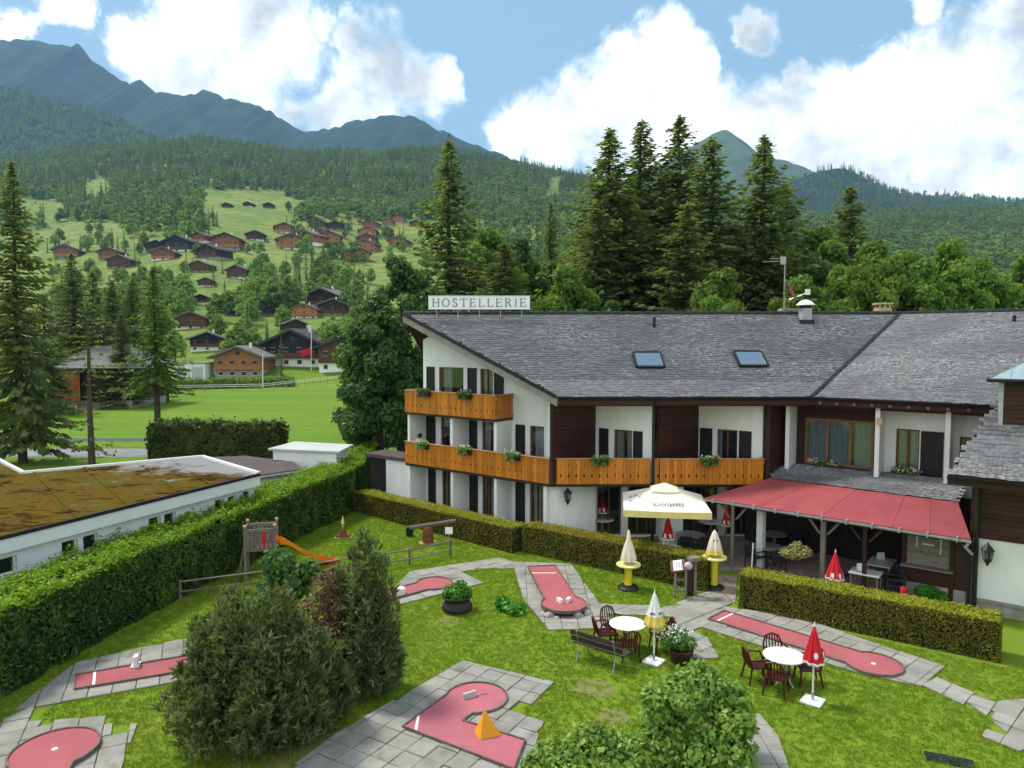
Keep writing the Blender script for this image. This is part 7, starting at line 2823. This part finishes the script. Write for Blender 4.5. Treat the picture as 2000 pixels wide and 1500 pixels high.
brn = empty('annex', (b4[1].x, b4[1].y, 0), 'low annex with brown felt roof at the end of the mossy building', 'building')
part('roof', M['tiles'], brn, lambda b: b.prism([tuple(p) for p in b4], 2.30, 2.40))
part('wall', M['bluewhite'], brn, lambda b: b.prism([tuple(b4[1] + Vector((-.05, .25))), tuple(b4[2] + Vector((-.2, .25))), tuple(b4[3] + Vector((-.2, -.2))), tuple(b4[0] + Vector((.2, -.3)))], -.1, 2.29))
part('gutter', M['zinc'], brn, lambda b: b.tube((*b4[1], 2.29), (*b4[2], 2.29), .06, .06, 6))
gz = 3.0
g4 = [G(*p, gz).xy for p in ((523, 876), (662, 882), (690, 868), (575, 862))]
shed = empty('white_shed', (g4[0].x, g4[0].y, 0), 'white flat-roofed shed behind the tall hedge', 'shed')
part('roof', mat('pale_sheet_roof', (.50, .53, .50), (.42, .45, .42), 1.2, .6), shed, lambda b: b.prism([tuple(p) for p in g4], gz - .1, gz))
ctr = sum(g4, Vector((0, 0))) / 4
part('wall', M['white'], shed, lambda b: b.prism([tuple(p + (ctr - p).normalized() * .25) for p in g4], -.1, gz - .105))
# white annex wall beside the hotel and its dark roof
an = empty('garage', (-5.6, 35.2, 0), 'white garage annex with dark flat roof left of the hotel', 'building')
part('wall', M['white'], an, lambda b: b.prism([(-6.35, 35.55), (-5.05, 34.62), (-4.4, 35.5), (-5.7, 36.5)], -.1, 2.62))
part('roof', M['tiles'], an, lambda b: b.prism([(-7.6, 36.3), (-5.0, 34.4), (-4.2, 35.6), (-6.7, 37.6)], 2.63, 2.80))
part('side_wall', M['room'], an, lambda b: b.prism([(-7.3, 36.3), (-6.36, 35.58), (-5.72, 36.5), (-6.5, 37.1)], -.1, 2.60))  # solid dark block, its colour painting the shade inside the garage opening

# ================================================================== trees round the hotel
SPV = [make_tree('spruce', 24.0, 5.4 + .4 * (k % 2), 101 + k, cm='spruce', gap=0.36, spray=0.85, nb=12, dens=5.4, z0=0.07) for k in range(4)]
ORD = ['first', 'second', 'third', 'fourth', 'fifth', 'sixth', 'seventh', 'eighth', 'ninth', 'tenth', 'eleventh', 'twelfth', 'thirteenth', 'fourteenth', 'fifteenth', 'sixteenth', 'seventeenth', 'eighteenth', 'nineteenth', 'twentieth', 'twenty-first', 'twenty-second', 'twenty-third', 'twenty-fourth']


def top_h(py, Y):
    return CAMH + Y * (668 - py) / FPX


spr_list = [(1165, 400, 54, 1.0), (1225, 380, 55, 1.05), (1505, 440, 54, 1.0), (878, 268, 56, 1.0), (985, 470, 52, 1.15), (1075, 392, 66, 0.62), (1135, 440, 63, 0.95), (1188, 252, 57, 1.08), (1250, 238, 60, 1.05), (1322, 228, 58, 0.95), (1338, 395, 51, 1.0), (1383, 272, 55, 1.0), (1290, 330, 64, 1.0),
            (1484, 265, 56, 1.0), (1528, 358, 60, 1.0), (1435, 440, 62, 1.0), (1652, 360, 62, 1.05)]
spr_list.sort()
for k, (px_, py_, Y, wf) in enumerate(spr_list):
    h = top_h(py_, Y)
    s = h / 24.0
    p = PY(px_, 668, Y)
    w_ = s ** 0.65 * wf * (1.2 if px_ > 1100 else 1.0)
    put_tree('spruce_tree', SPV[k % 4], (p.x, Y, tzf(p.x, Y) - .1), rnd.random() * 6.28, (w_, w_, s), 'dark spruce behind the hotel roof, ' + ORD[k] + ' from the left', 'tree', 'spruces behind the hotel')
put_tree('spruce_tree', SPV[2], tuple(G(45, 905)), 1.0, (0.72, 0.72, top_h(318, 49.7) / 24), 'tall dark spruce at the left edge of the picture', 'tree')
for k, (px_, py_, Y, wf) in enumerate(((88, 570, 84, .8), (145, 492, 98, 1.0), (185, 528, 104, 1.0), (222, 545, 99, .95), (262, 540, 101, .9), (115, 600, 100, .9), (238, 610, 92, .7))):
    h = top_h(py_, Y)
    p = PY(px_, 668, Y)
    put_tree('spruce_tree', SPV[k % 4], (p.x, Y, -.1), rnd.random() * 6.28, (wf, wf, h / 24), 'dark spruce standing round the barn, ' + ORD[k] + ' planted', 'tree', 'spruces round the barn')
    bpy.data.objects
# relabel the barn spruces by their order from the left
bs = sorted([o for o in bpy.data.objects if o.get('group') == 'spruces round the barn'], key=lambda o: o.location.x / o.location.y)
for k, o in enumerate(bs):
    o['label'] = 'dark spruce near the barn, ' + ORD[k] + ' from the left'
lm = make_tree('spruce', 14.4, 2.7, 131, cm='larch', gap=.28, spray=.62, z0=.36, nb=10, dens=5)
lp = PY(303, 668, 55)
put_tree('larch_tree', lm, (lp.x, 55, -.05), 0.3, 1.0, 'light green larch with a bare trunk rising behind the thuja hedge', 'tree')
g_ = spruce_quads(11.4, 2.6, 141, .40, 6, 4.2, .5, .55, .7, .12)
g2 = spruce_quads(9.0, 2.9, 142, .55, 3, 4.2, .36, .12, .8, .16)
cr = quads('crown', np.concatenate([g_, g2]))
cr.materials.append(M['spruce'])
tr_ = trunk_mesh('trunk', 11.0, .20, seed=9)
tr_.materials.append(M['bark'])
put_tree('pine_tree', (tr_, cr), tuple(G(180, 912)), 0, 1.0, 'pine with a tall bare trunk and thin lower branches behind the mossy roof', 'tree')

DEC = [make_tree('leaf', 16, 5.0, 201 + k, .20, 21000, 'ash') for k in range(3)]
MAP = [make_tree('leaf', 14.5, 4.3, 211 + k, .18, 24000, 'maple') for k in range(2)]
dec_list = [(955, 430, 62, 1.0), (1010, 398, 64, 1.0), (1408, 505, 47, .75), (1392, 560, 44, .6), (1590, 425, 60, 1.0), (1560, 520, 48, .75), (1640, 500, 50, .8), (1700, 455, 56, 1.0), (1765, 472, 54, .9), (1850, 448, 58, 1.0), (1905, 490, 55, .9), (1955, 520, 62, .9), (2010, 480, 60, 1.0), (1110, 500, 50, .8), (1190, 530, 49, .7), (1620, 455, 56, .95), (1735, 480, 50, .8), (1800, 490, 50, .8), (1680, 500, 46, .75), (1870, 500, 50, .8), (1540, 470, 58, .8)]
dec_list.sort()
for k, (px_, py_, Y, wf) in enumerate(dec_list):
    h = top_h(py_, Y)
    p = PY(px_, 668, Y)
    put_tree('broadleaf_tree', DEC[k % 3] if px_ > 1300 or k % 2 == 0 else MAP[k % 2], (p.x, Y, -.1), rnd.random() * 6.28, (wf, wf, h / 16), 'leafy green tree behind the hotel roof, ' + ORD[k] + ' from the left', 'tree', 'broadleaf trees behind the hotel')
for k, (px_, py_, Y, wf) in enumerate(((782, 478, 46, 1.0), (742, 548, 43.5, .82))):
    p = PY(px_, 668, Y)
    put_tree('maple_tree', MAP[k], (p.x, Y, -.1), k * 2.0, (wf, wf, top_h(py_, Y) / 14.5), ['dark green maple touching the left gable of the hotel', 'smaller dark maple in front, left of the hotel gable'][k], 'tree')

# ================================================================== field, road, fence, barn
rp_ = [(-110, 52.6), (-110, 57.2), (-25, 56.2), (-8, 55.4), (-8, 51.8), (-25, 52.2)]
mb = MB()
mb.prism(rp_, -.02, .016)
mb.build('road', M['asphalt'], None, kind='structure')
gr = empty('guard_rail', (-45, 57.6, 0), 'grey steel guard rail along the road behind the mossy roof', 'guard rail')
part('rail', M['zinc'], gr, lambda b: b.extr([(-100, 58.6, .45), (-25, 57.1, .45), (-25, 57.1, .75), (-100, 58.6, .75)], (0, .06, 0)))
for k in range(22):
    x = -98 + k * 3.45
    part('post', M['zinc'], gr, lambda b: b.box((x, 58.62 - (x + 100) * .02, .36), (.1, .08, .75)))
fp_ = [G(250, 770), G(400, 768), G(512, 766), G(580, 758), G(700, 741)]
ff = empty('field_fence', tuple(fp_[0]), 'pale two-rail field fence across the far side of the meadow', 'fence')
tot_ = 0
for a, b_ in zip(fp_[:-1], fp_[1:]):
    a, b_ = Vector((a.x, a.y, tzf(a.x, a.y))), Vector((b_.x, b_.y, tzf(b_.x, b_.y)))
    n_ = max(2, int((b_ - a).length / 3.2))
    for i in range(n_):
        p = a.lerp(b_, i / n_)
        part('post', M['cap'], ff, lambda b: b.box((p.x, p.y, p.z + .6), (.12, .12, 1.3)))
    for z in (.45, .85, 1.15):
        part('rail', M['whitepaint'] if z > .5 else M['greywood'], ff, lambda b: b.extr([a + Vector((0, -.08, z)), b_ + Vector((0, -.08, z)), b_ + Vector((0, -.08, z + .10)), a + Vector((0, -.08, z + .10))], (0, .05, 0)))
mb = MB()
mb.prism([tuple(G(*p).xy) for p in ((95, 800), (190, 800), (170, 775), (100, 778))], -.02, .02)
mb.build('gravel_yard', M['gravelpink'], None, kind='structure')
mb = MB()
mb.prism([tuple(G(*p).xy) for p in ((240, 772), (320, 772), (420, 764), (420, 761), (300, 765), (240, 766))], -.02, .10)
mb.build('path', M['gravelpink'], None, kind='structure')
bx0, bx1, by = -59.5, -48.0, 91.0
barn = empty('barn', ((bx0 + bx1) / 2, by, 0), 'dark timber barn with orange boarded end and grey hipped roof', 'barn')
part('wall', M['darkwood'], barn, lambda b: b.prism([(-55.6, by), (bx1 - .8, by), (bx1 - .8, by + 10), (-55.6, by + 10)], -.2, 5.3))
part('wall', M['stone'], barn, lambda b: b.prism([(-55.55, by - .06), (bx1 - .78, by - .06), (bx1 - .78, by + 9), (-55.55, by + 9)], -.2, 1.0))
ow = mat('orange_barn_boards', (.42, .11, .03), (.30, .075, .02), 2, .7, rand=.15)
for k in range(16):
    x = bx0 + .6 + k * .245
    part('board', ow, barn, lambda b: b.box((x, by - .5, 2.9), (.235, .06, 4.8)))
part('wall', M['redwood'], barn, lambda b: b.prism([(bx0 + .4, by - .45), (-55.62, by - .45), (-55.62, by + 10), (bx0 + .4, by + 10)], -.2, 5.2))


def hip(b):
    a = [Vector(p) for p in ((bx0 - .4, by - 1.3, 5.2), (bx1 + 1.4, by - 1.3, 5.2), (bx1 + 1.4, by + 11, 5.2), (bx0 - .4, by + 11, 5.2))]
    r0, r1 = Vector((bx0 + 3.6, by + 4.8, 8.0)), Vector((bx1 - 3.4, by + 4.8, 8.0))
    b.poly([a[0], a[1], r1, r0]); b.poly([a[1], a[2], r1]); b.poly([a[2], a[3], r0, r1]); b.poly([a[3], a[0], r0]); b.poly([a[3], a[2], a[1], a[0]])


part('roof', mat('grey_sheet_roof', (.15, .155, .16), (.11, .115, .12), .8, .85), barn, hip)
for k in range(3):
    part('window', M['room'], barn, lambda b: b.box((-54.2 + 1.9 * k, by - .03, 3.1), (.9, .1, .9)))

# ================================================================== village
WOODS = {'dark': ((.030, .018, .013), (.050, .028, .018)), 'brown': ((.13, .060, .030), (.090, .042, .022)), 'red': ((.24, .10, .048), (.18, .075, .036)), 'orange': ((.40, .18, .07), (.32, .14, .055)), 'black': ((.014, .013, .015), (.022, .020, .022))}
for k, (a, b_) in WOODS.items():
    M['wood_' + k] = mat('chalet_wood_' + k, a, b_, 1.2, .75, rand=.15)
ROOFS = {'grey': ((.16, .155, .15), (.11, .105, .10)), 'brown': ((.115, .078, .062), (.08, .055, .045)), 'redb': ((.185, .135, .105), (.145, .105, .085)), 'dark': ((.055, .05, .052), (.04, .036, .038)), 'pale': ((.27, .26, .245), (.2, .19, .18))}
for k, (a, b_) in ROOFS.items():
    M['roof_' + k] = mat('chalet_roof_' + k, a, b_, .7, .8, rand=.12)
M['farglass'] = mat('far_window', (.030, .034, .04), (.02, .022, .026), 2, .25)
HBOX = []


def chalet(px_, py_, wpx, wood, roofc, rot, label, hf=.40, rise=.20, base='white', rows=2, cols=3, balc=True, chim=False, depth=1.05):
    p = onhill(px_, py_) if py_ < 742 else G(px_, py_)
    w_ = wpx * p.y / FPX
    hw, ri, dp_ = w_ * hf, w_ * rise, w_ * depth
    HBOX.append((px_ - wpx * .55, py_ - wpx * (hf + rise), px_ + wpx * .55, py_))
    e = empty('chalet', tuple(p), label, 'house', 'chalets of the hillside village')
    e.rotation_euler = (0, 0, rot)

    def pt(name, m, fn):
        b = MB()
        fn(b)
        return obj(name, b.mesh(name), m, e)
    hb = hw * (.34 if wpx > 60 else .20)
    W2_, ov = w_ / 2, w_ * .11
    pt('base_wall', M['white'] if base == 'white' and (wpx > 60 or int(px_) % 3 == 0) else M['stone'], lambda b: b.prism([(-W2_ * .97, .1), (W2_ * .97, .1), (W2_ * .97, dp_), (-W2_ * .97, dp_)], -w_ * .35, hb))
    wl_ = pt('wall', M['wood_' + wood], lambda b: (b.prism([(-W2_, 0), (W2_, 0), (W2_, dp_), (-W2_, dp_)], hb, hw), b.extr([(-W2_, 0, hw), (W2_, 0, hw), (0, 0, hw + ri)], (0, dp_, 0))))
    k = ri / W2_
    th = w_ * .022

    def rf(b):
        for sg in (-1, 1):
            a = [Vector((0, -ov, hw + ri + th)), Vector((sg * (W2_ + ov), -ov, hw - ov * k + th)), Vector((sg * (W2_ + ov), dp_ + ov * .6, hw - ov * k + th)), Vector((0, dp_ + ov * .6, hw + ri + th))]
            b.slab(a if sg < 0 else a[::-1], th * 2)
    r_ = pt('roof', M['roof_' + roofc], rf)
    if chim:
        cb = MB()
        cb.box((W2_ * .3, dp_ * .4, hw + ri * .95), (w_ * .05, w_ * .05, ri * .9))
        o = obj('chimney', cb.mesh('chimney'), M['whitepaint'], r_)
    if wpx >= 22:
        for r in range(rows):
            zc = hb * .55 if r == 0 else hb + (hw - hb) * (.55 + .0 * r)
            n_ = cols if r == 0 else cols
            for c in range(n_):
                x = -W2_ * .72 + W2_ * 1.44 * c / max(1, n_ - 1)
                ww, hh = w_ * .075, hw * .16
                pt('window', M['farglass'], lambda b: b.box((x, .06 if r == 0 else -.02, zc), (ww, .12, hh)))
                if wpx >= 45:
                    pt('window_trim', M['whitepaint'] if r == 0 else M['cap'], lambda b: (b.box((x, .07 if r == 0 else -.01, zc + hh * .56), (ww * 1.25, .1, hh * .14)), b.box((x, .07 if r == 0 else -.01, zc - hh * .56), (ww * 1.25, .1, hh * .14))))
        pt('window', M['farglass'], lambda b: b.box((0, -.02, hw + ri * .28), (w_ * .09, .12, ri * .34)))
    if balc:
        pt('balcony', M['wood_' + ('orange' if wood in ('orange', 'red') else 'brown')], lambda b: (b.box((0, -w_ * .04, hb + w_ * .055), (w_ * .98, w_ * .012, w_ * .075)), b.box((0, -w_ * .022, hb + w_ * .012), (w_ * .98, w_ * .045, w_ * .016))))
    return e


ROWS_ = [
    # far barns and the upper rows
    ('the upper meadow barns', [(442, 406, 20, 'dark', 'dark', .1), (483, 404, 20, 'dark', 'dark', -.1), (524, 407, 22, 'black', 'dark', .2)]),
    ('the highest row of the village', [(292, 449, 34, 'red', 'brown', .2), (555, 456, 40, 'red', 'brown', .3), (617, 446, 36, 'brown', 'dark', -.2), (655, 449, 34, 'dark', 'brown', .2), (722, 446, 32, 'red', 'redb', -.1), (757, 440, 24, 'orange', 'redb', 0), (778, 434, 26, 'orange', 'redb', .2), (812, 443, 26, 'dark', 'grey', 0)]),
    ('the second row of the village', [(387, 473, 38, 'red', 'brown', -.3), (440, 487, 62, 'red', 'dark', .15), (498, 470, 38, 'dark', 'dark', .2), (594, 478, 56, 'orange', 'redb', -.4), (640, 480, 58, 'orange', 'redb', .3), (718, 462, 38, 'orange', 'redb', .1), (716, 477, 42, 'red', 'redb', .15), (776, 483, 42, 'orange', 'redb', -.15), (655, 494, 30, 'dark', 'grey', 0)]),
    ('the third row of the village', [(128, 504, 50, 'red', 'brown', .25), (212, 507, 46, 'red', 'brown', .1), (305, 492, 44, 'black', 'dark', .4), (345, 492, 62, 'black', 'dark', -.1), (318, 508, 50, 'red', 'redb', .2), (404, 505, 54, 'dark', 'dark', -.3), (570, 488, 62, 'orange', 'redb', .2), (712, 492, 48, 'orange', 'redb', -.1), (697, 512, 58, 'orange', 'redb', .35)]),
    ('the fourth row of the village', [(232, 524, 52, 'brown', 'grey', .1), (388, 531, 44, 'brown', 'grey', .0), (462, 544, 52, 'brown', 'grey', -.25), (402, 560, 34, 'brown', 'brown', .3), (392, 590, 30, 'dark', 'grey', .1)]),
    ('the lower slope', [(372, 642, 66, 'brown', 'grey', .3), (452, 618, 26, 'black', 'grey', .1), (523, 618, 40, 'black', 'dark', .5), (628, 603, 80, 'dark', 'grey', -.2), (650, 616, 64, 'dark', 'grey', .3), (594, 622, 56, 'orange', 'redb', .1), (577, 648, 50, 'dark', 'pale', .5), (405, 686, 74, 'black', 'grey', .3), (290, 708, 46, 'black', 'dark', .1)]),
    ('the slope seen between the spruces', [(1028, 428, 30, 'dark', 'brown', .2), (1040, 412, 28, 'red', 'redb', -.2), (1088, 450, 30, 'red', 'redb', .2), (1972, 556, 40, 'brown', 'brown', .1), (1988, 482, 24, 'dark', 'grey', .0)]),
]
cname = {'dark': 'dark brown', 'black': 'blackish', 'brown': 'brown', 'red': 'reddish brown', 'orange': 'orange brown'}
for rowname, lst in ROWS_:
    lst = sorted(lst)
    for k, (a, b_, c, wd_, rf_, rt) in enumerate(lst):
        chalet(a, b_, c * .84, wd_, rf_, rt, '%s wooden chalet, %s from the left in %s' % (cname[wd_], ORD[k], rowname), chim=(c > 40), cols=3 if c > 30 else 2)
chalet(465, 738, 92, 'orange', 'grey', .05, 'bright orange timber chalet with a long balcony beside the meadow', .46, .20, 'stone', 2, 4, True, True, 1.0)
chalet(572, 716, 112, 'black', 'dark', -.12, 'large blackish chalet with gable windows above the meadow', .42, .22, 'white', 2, 4, True, True)
chalet(672, 726, 96, 'brown', 'dark', .22, 'brown chalet with white base and cream awning beside the maple', .52, .20, 'white', 2, 3, True, True)
cw = onhill(655, 700)
cs_y = 8.5
am = MB()
pA, pB = PY(648, 684, cw.y - 6), PY(694, 684, cw.y - 6)
am.extr([pA, pB, pB + Vector((0, -1.2, -.9)), pA + Vector((0, -1.2, -.9))], (0, 0, .06))
am.build('window_awning', M['creamfab'], None, label='cream awning unrolled on the brown chalet beside the maple', cat='awning')
# white garages by the orange chalet
for k, (a, b_) in enumerate(((352, 736), (386, 737))):
    p = G(a, b_ + 3)
    w_ = 30 * p.y / FPX
    e = empty('garage', tuple(p), ['white garage with a large door left of the orange chalet', 'pale garage next to the orange chalet'][k], 'garage', 'garages beside the orange chalet')
    part('wall', M['white'] if k == 0 else M['bluewhite'], e, lambda b: b.prism([(p.x - w_ / 2, p.y), (p.x + w_ / 2, p.y), (p.x + w_ / 2, p.y + 5), (p.x - w_ / 2, p.y + 5)], -.5, 3.6))
    part('roof', M['roof_pale'], e, lambda b: b.prism([(p.x - w_ / 2 - .2, p.y - .3), (p.x + w_ / 2 + .2, p.y - .3), (p.x + w_ / 2 + .2, p.y + 5.2), (p.x - w_ / 2 - .2, p.y + 5.2)], 3.6, 3.8))
    part('door', M['zinc'], e, lambda b: b.box((p.x, p.y - .02, 1.4), (w_ * .7, .06, 2.6)))
# flag poles above the orange and black chalets
for k, (a, yt, yb, Y) in enumerate(((608, 650, 716, 172), (513, 690, 762, 128))):
    p0, p1 = PY(a, yb, Y), PY(a, yt, Y)
    e = empty('flag_pole', tuple(p0), ['white pole with a red and white flag beside the blackish chalet', 'thin white pole standing at the field fence'][k], 'pole')
    part('pole', M['whitepaint'], e, lambda b: b.tube(p0 - Vector((0, 0, 1.0)), p1, .12, .09, 6))
    if k == 0:
        part('flag', M['redpl'], e, lambda b: b.extr([p1 + Vector((-2.6, 0, -5.6)), p1 + Vector((-.1, 0, -5.0)), p1 + Vector((-.1, 0, -3.6)), p1 + Vector((-2.6, 0, -4.2))], (0, .06, 0)))

# ---- village trees: single trees between the houses
VSP = [make_tree('spruce', 14, 2.3, 301 + k, cm='sprucelow', gap=.75, spray=1.15, nb=7, dens=2.1, z0=.06) for k in range(2)]
VBR = [make_tree('leaf', 10, 3.6, 311 + k, .36, 1500, 'broadlow') for k in range(3)]


def tree_ok(a, b, hpx, wpx):
    for x0, y0, x1, y1 in HBOX:
        if a + wpx * .4 > x0 and a - wpx * .4 < x1 and b - hpx < y1 - (y1 - y0) * .18 and b > y1 - 1:
            return False
    return True


vt = []
g = random.Random(12)
ZONES = [((255, 590, 700, 722), 130, .30, (9, 15)), ((430, 540, 720, 620), 56, .5, (9, 15)), ((100, 520, 330, 640), 26, .55, (9, 16)), ((95, 470, 560, 560), 60, .35, (6, 11)), ((560, 410, 830, 470), 60, .3, (7, 12)), ((90, 430, 420, 500), 38, .45, (8, 14)), ((560, 500, 800, 560), 12, .5, (8, 13)), ((590, 700, 700, 738), 22, .2, (4, 8)), ((900, 420, 1140, 520), 26, .5, (9, 14))]
ZN = ['above the orange chalet', 'left of the maple', 'behind the barn', 'in the village meadow', 'along the wood edge', 'below the left wood', 'below the upper chalets', 'beside the brown chalet', 'between the hotel spruces']
for (x0, y0, x1, y1), n_, con, (ha, hb_) in ZONES:
    tries = made = 0
    zi = ZONES.index(((x0, y0, x1, y1), n_, con, (ha, hb_)))
    while made < n_ and tries < n_ * 12:
        tries += 1
        a, b_ = g.uniform(x0, x1), g.uniform(y0, y1)
        p = onhill(a, b_)
        if p is None or p.y < 120:
            continue
        h = g.uniform(ha, hb_)
        hp = h * FPX / p.y
        if not tree_ok(a, b_, hp, hp * .5):
            continue
        kind = g.random() < con
        vt.append((a, b_, p, h, kind, ZN[zi]))
        made += 1
for a, b_, h, kind in ((408, 441, 13, 1), (416, 441, 16, 1), (424, 442, 12, 1), (598, 548, 17, 1), (612, 552, 14, 1), (632, 552, 19, 1), (655, 556, 12, 0), (641, 556, 12, 0), (724, 556, 10, 0), (768, 545, 12, 1), (500, 590, 16, 1), (520, 600, 15, 1), (536, 606, 17, 1), (552, 612, 18, 1), (480, 590, 13, 1), (550, 735, 9.5, 1)):
    p = onhill(a, b_)
    if p is not None:
        vt.append((a, b_, p, h, kind, 'out in the hay meadow'))
ROWN = ['front', 'second', 'third', 'fourth', 'fifth', 'sixth', 'back']
VL = {}
for zn_ in ZN + ['out in the hay meadow']:
    for kd in (0, 1):
        ls = sorted([i for i, q in enumerate(vt) if q[5] == zn_ and int(q[4]) == kd], key=lambda i: -vt[i][1])
        for r0 in range(0, len(ls), 18):
            for j, i in enumerate(sorted(ls[r0:r0 + 18], key=lambda i: vt[i][0])):
                VL[i] = ('dark conifer ' if kd else 'leafy tree ') + zn_ + ', ' + ORD[j] + ' from the left' + (' in the %s row' % ROWN[r0 // 18] if len(ls) > 18 else '')
for k, (a, b_, p, h, kind, zn) in enumerate(vt):
    ms = VSP[k % 2] if kind else VBR[k % 3]
    ref = 14 if kind else 10
    s = h / ref
    put_tree('village_conifer' if kind else 'village_tree', ms, (p.x, p.y, p.z - .3), g.random() * 6.28, (s * g.uniform(.85, 1.2), s * g.uniform(.85, 1.2), s),
             VL[k], 'tree', ('conifers ' if kind else 'leafy trees ') + zn)
# hedge line behind the field fence
hedge('field_hedge', [tuple(G(255, 764).xy), tuple(G(575, 757).xy)], 1.6, 1.5, 24, .28, 'broadlow', 'broadlow', 'low green hedge behind the field fence', 33, .3)

# ================================================================== lawn blades
M['worn'] = mat('worn_turf', (.20, .175, .07), (.15, .19, .03), 5, .95)
LAWN = [(-60, 1400), (300, 1195), (690, 1000), (1000, 1084), (1075, 1080), (1392, 1164), (1444, 1192), (1950, 1302), (2080, 1300), (2080, 1580), (-60, 1580)]
LW = gpoly(LAWN)
lx0, lx1, ly0, ly1 = min(p[0] for p in LW), max(p[0] for p in LW), min(p[1] for p in LW), max(p[1] for p in LW)
gg = rng(55)
C = np.stack([gg.uniform(lx0, lx1, 150000), gg.uniform(ly0, ly1, 150000)], 1)


def np_in(pts, poly):
    x, y = pts[:, 0], pts[:, 1]
    c = np.zeros(len(pts), bool)
    j = len(poly) - 1
    for i in range(len(poly)):
        xi, yi = poly[i]
        xj, yj = poly[j]
        c ^= ((yi > y) != (yj > y)) & (x < (xj - xi) * (y - yi) / (yj - yi + 1e-12) + xi)
        j = i
    return c


ok = np_in(C, LW)
for po in PAVED:
    ok &= ~np_in(C, po)
C = C[ok]
dens = vnoise(C[:, 0], C[:, 1], 1.3, 71)
C = C[gg.random(len(C)) < .75 + .2 * dens]


def bladesrc(name, n, h, seed, m):
    g = rng(seed)
    P = np.stack([g.normal(size=n) * .045, g.normal(size=n) * .045, np.full(n, h * .45)], 1)
    T = unit(np.stack([g.normal(size=n) * .45, g.normal(size=n) * .45, np.ones(n)], 1))
    B = unit(np.cross(T, g.normal(size=(n, 3))))
    me = quads(name, rhombi(P, T, B, h * .5 * g.uniform(.6, 1.2, n), np.full(n, .007)))
    me.materials.append(m)
    return bpy.data.objects.new(name, me)


M['blade'] = leafmat('lawn_blades', (.145, .245, .013), (.225, .345, .020), (.33, .385, .050), .5, .6, .55, .15)
M['daisy'] = mat('daisy', (.75, .75, .70), (.7, .65, .4), 10, .7)
BS = [bladesrc('blades', 12, .042, 1, M['blade']), bladesrc('blades_b', 10, .056, 2, M['blade']), bladesrc('daisies', 1, .05, 3, M['daisy'])]
ED = []
for po in PAVED:
    for i in range(len(po)):
        a, b_ = np.array(po[i - 1]), np.array(po[i])
        L_ = np.linalg.norm(b_ - a)
        k = int(L_ * 22)
        if k and L_ < 30:
            t = gg.random((k, 1))
            ED.append(a + (b_ - a) * t + gg.normal(size=(k, 2)) * .035)
ED = np.concatenate(ED)
ED = ED[np_in(ED, LW)]
C = np.concatenate([C, ED])
for k, (wx, wy, wr) in enumerate(((1160, 1345, .75), (1200, 1400, .5), (620, 1478, 1.3), (1900, 1365, .5), (880, 1212, .45))):
    wp = G(wx, wy)
    dd2 = np.hypot(C[:, 0] - wp.x, (C[:, 1] - wp.y) * 1.3) / wr + (vnoise(C[:, 0], C[:, 1], .3, 81) - .5) * 1.1
    C = C[(dd2 > 1) | (gg.random(len(C)) < .3)]
    g9 = random.Random(90 + k)
    mb = MB()
    mb.poly([(wp.x + math.cos(t) * wr * q, wp.y + math.sin(t) * wr * q / 1.3, .004) for t, q in [(6.2832 * i / 22, g9.uniform(.6, 1.0)) for i in range(22)]])
    mb.build('worn_grass', M['worn'], None, kind='structure')
n_ = len(C)
kd_ = (gg.random(n_) < .4).astype(int)
kd_[gg.random(n_) < .004] = 2
sc_ = gg.uniform(.7, 1.3, n_)
scatter('grass', np.stack([C[:, 0], C[:, 1], np.full(n_, .0)], 1), sc_, kd_, BS, 'short green lawn between the minigolf lanes', 'grass')
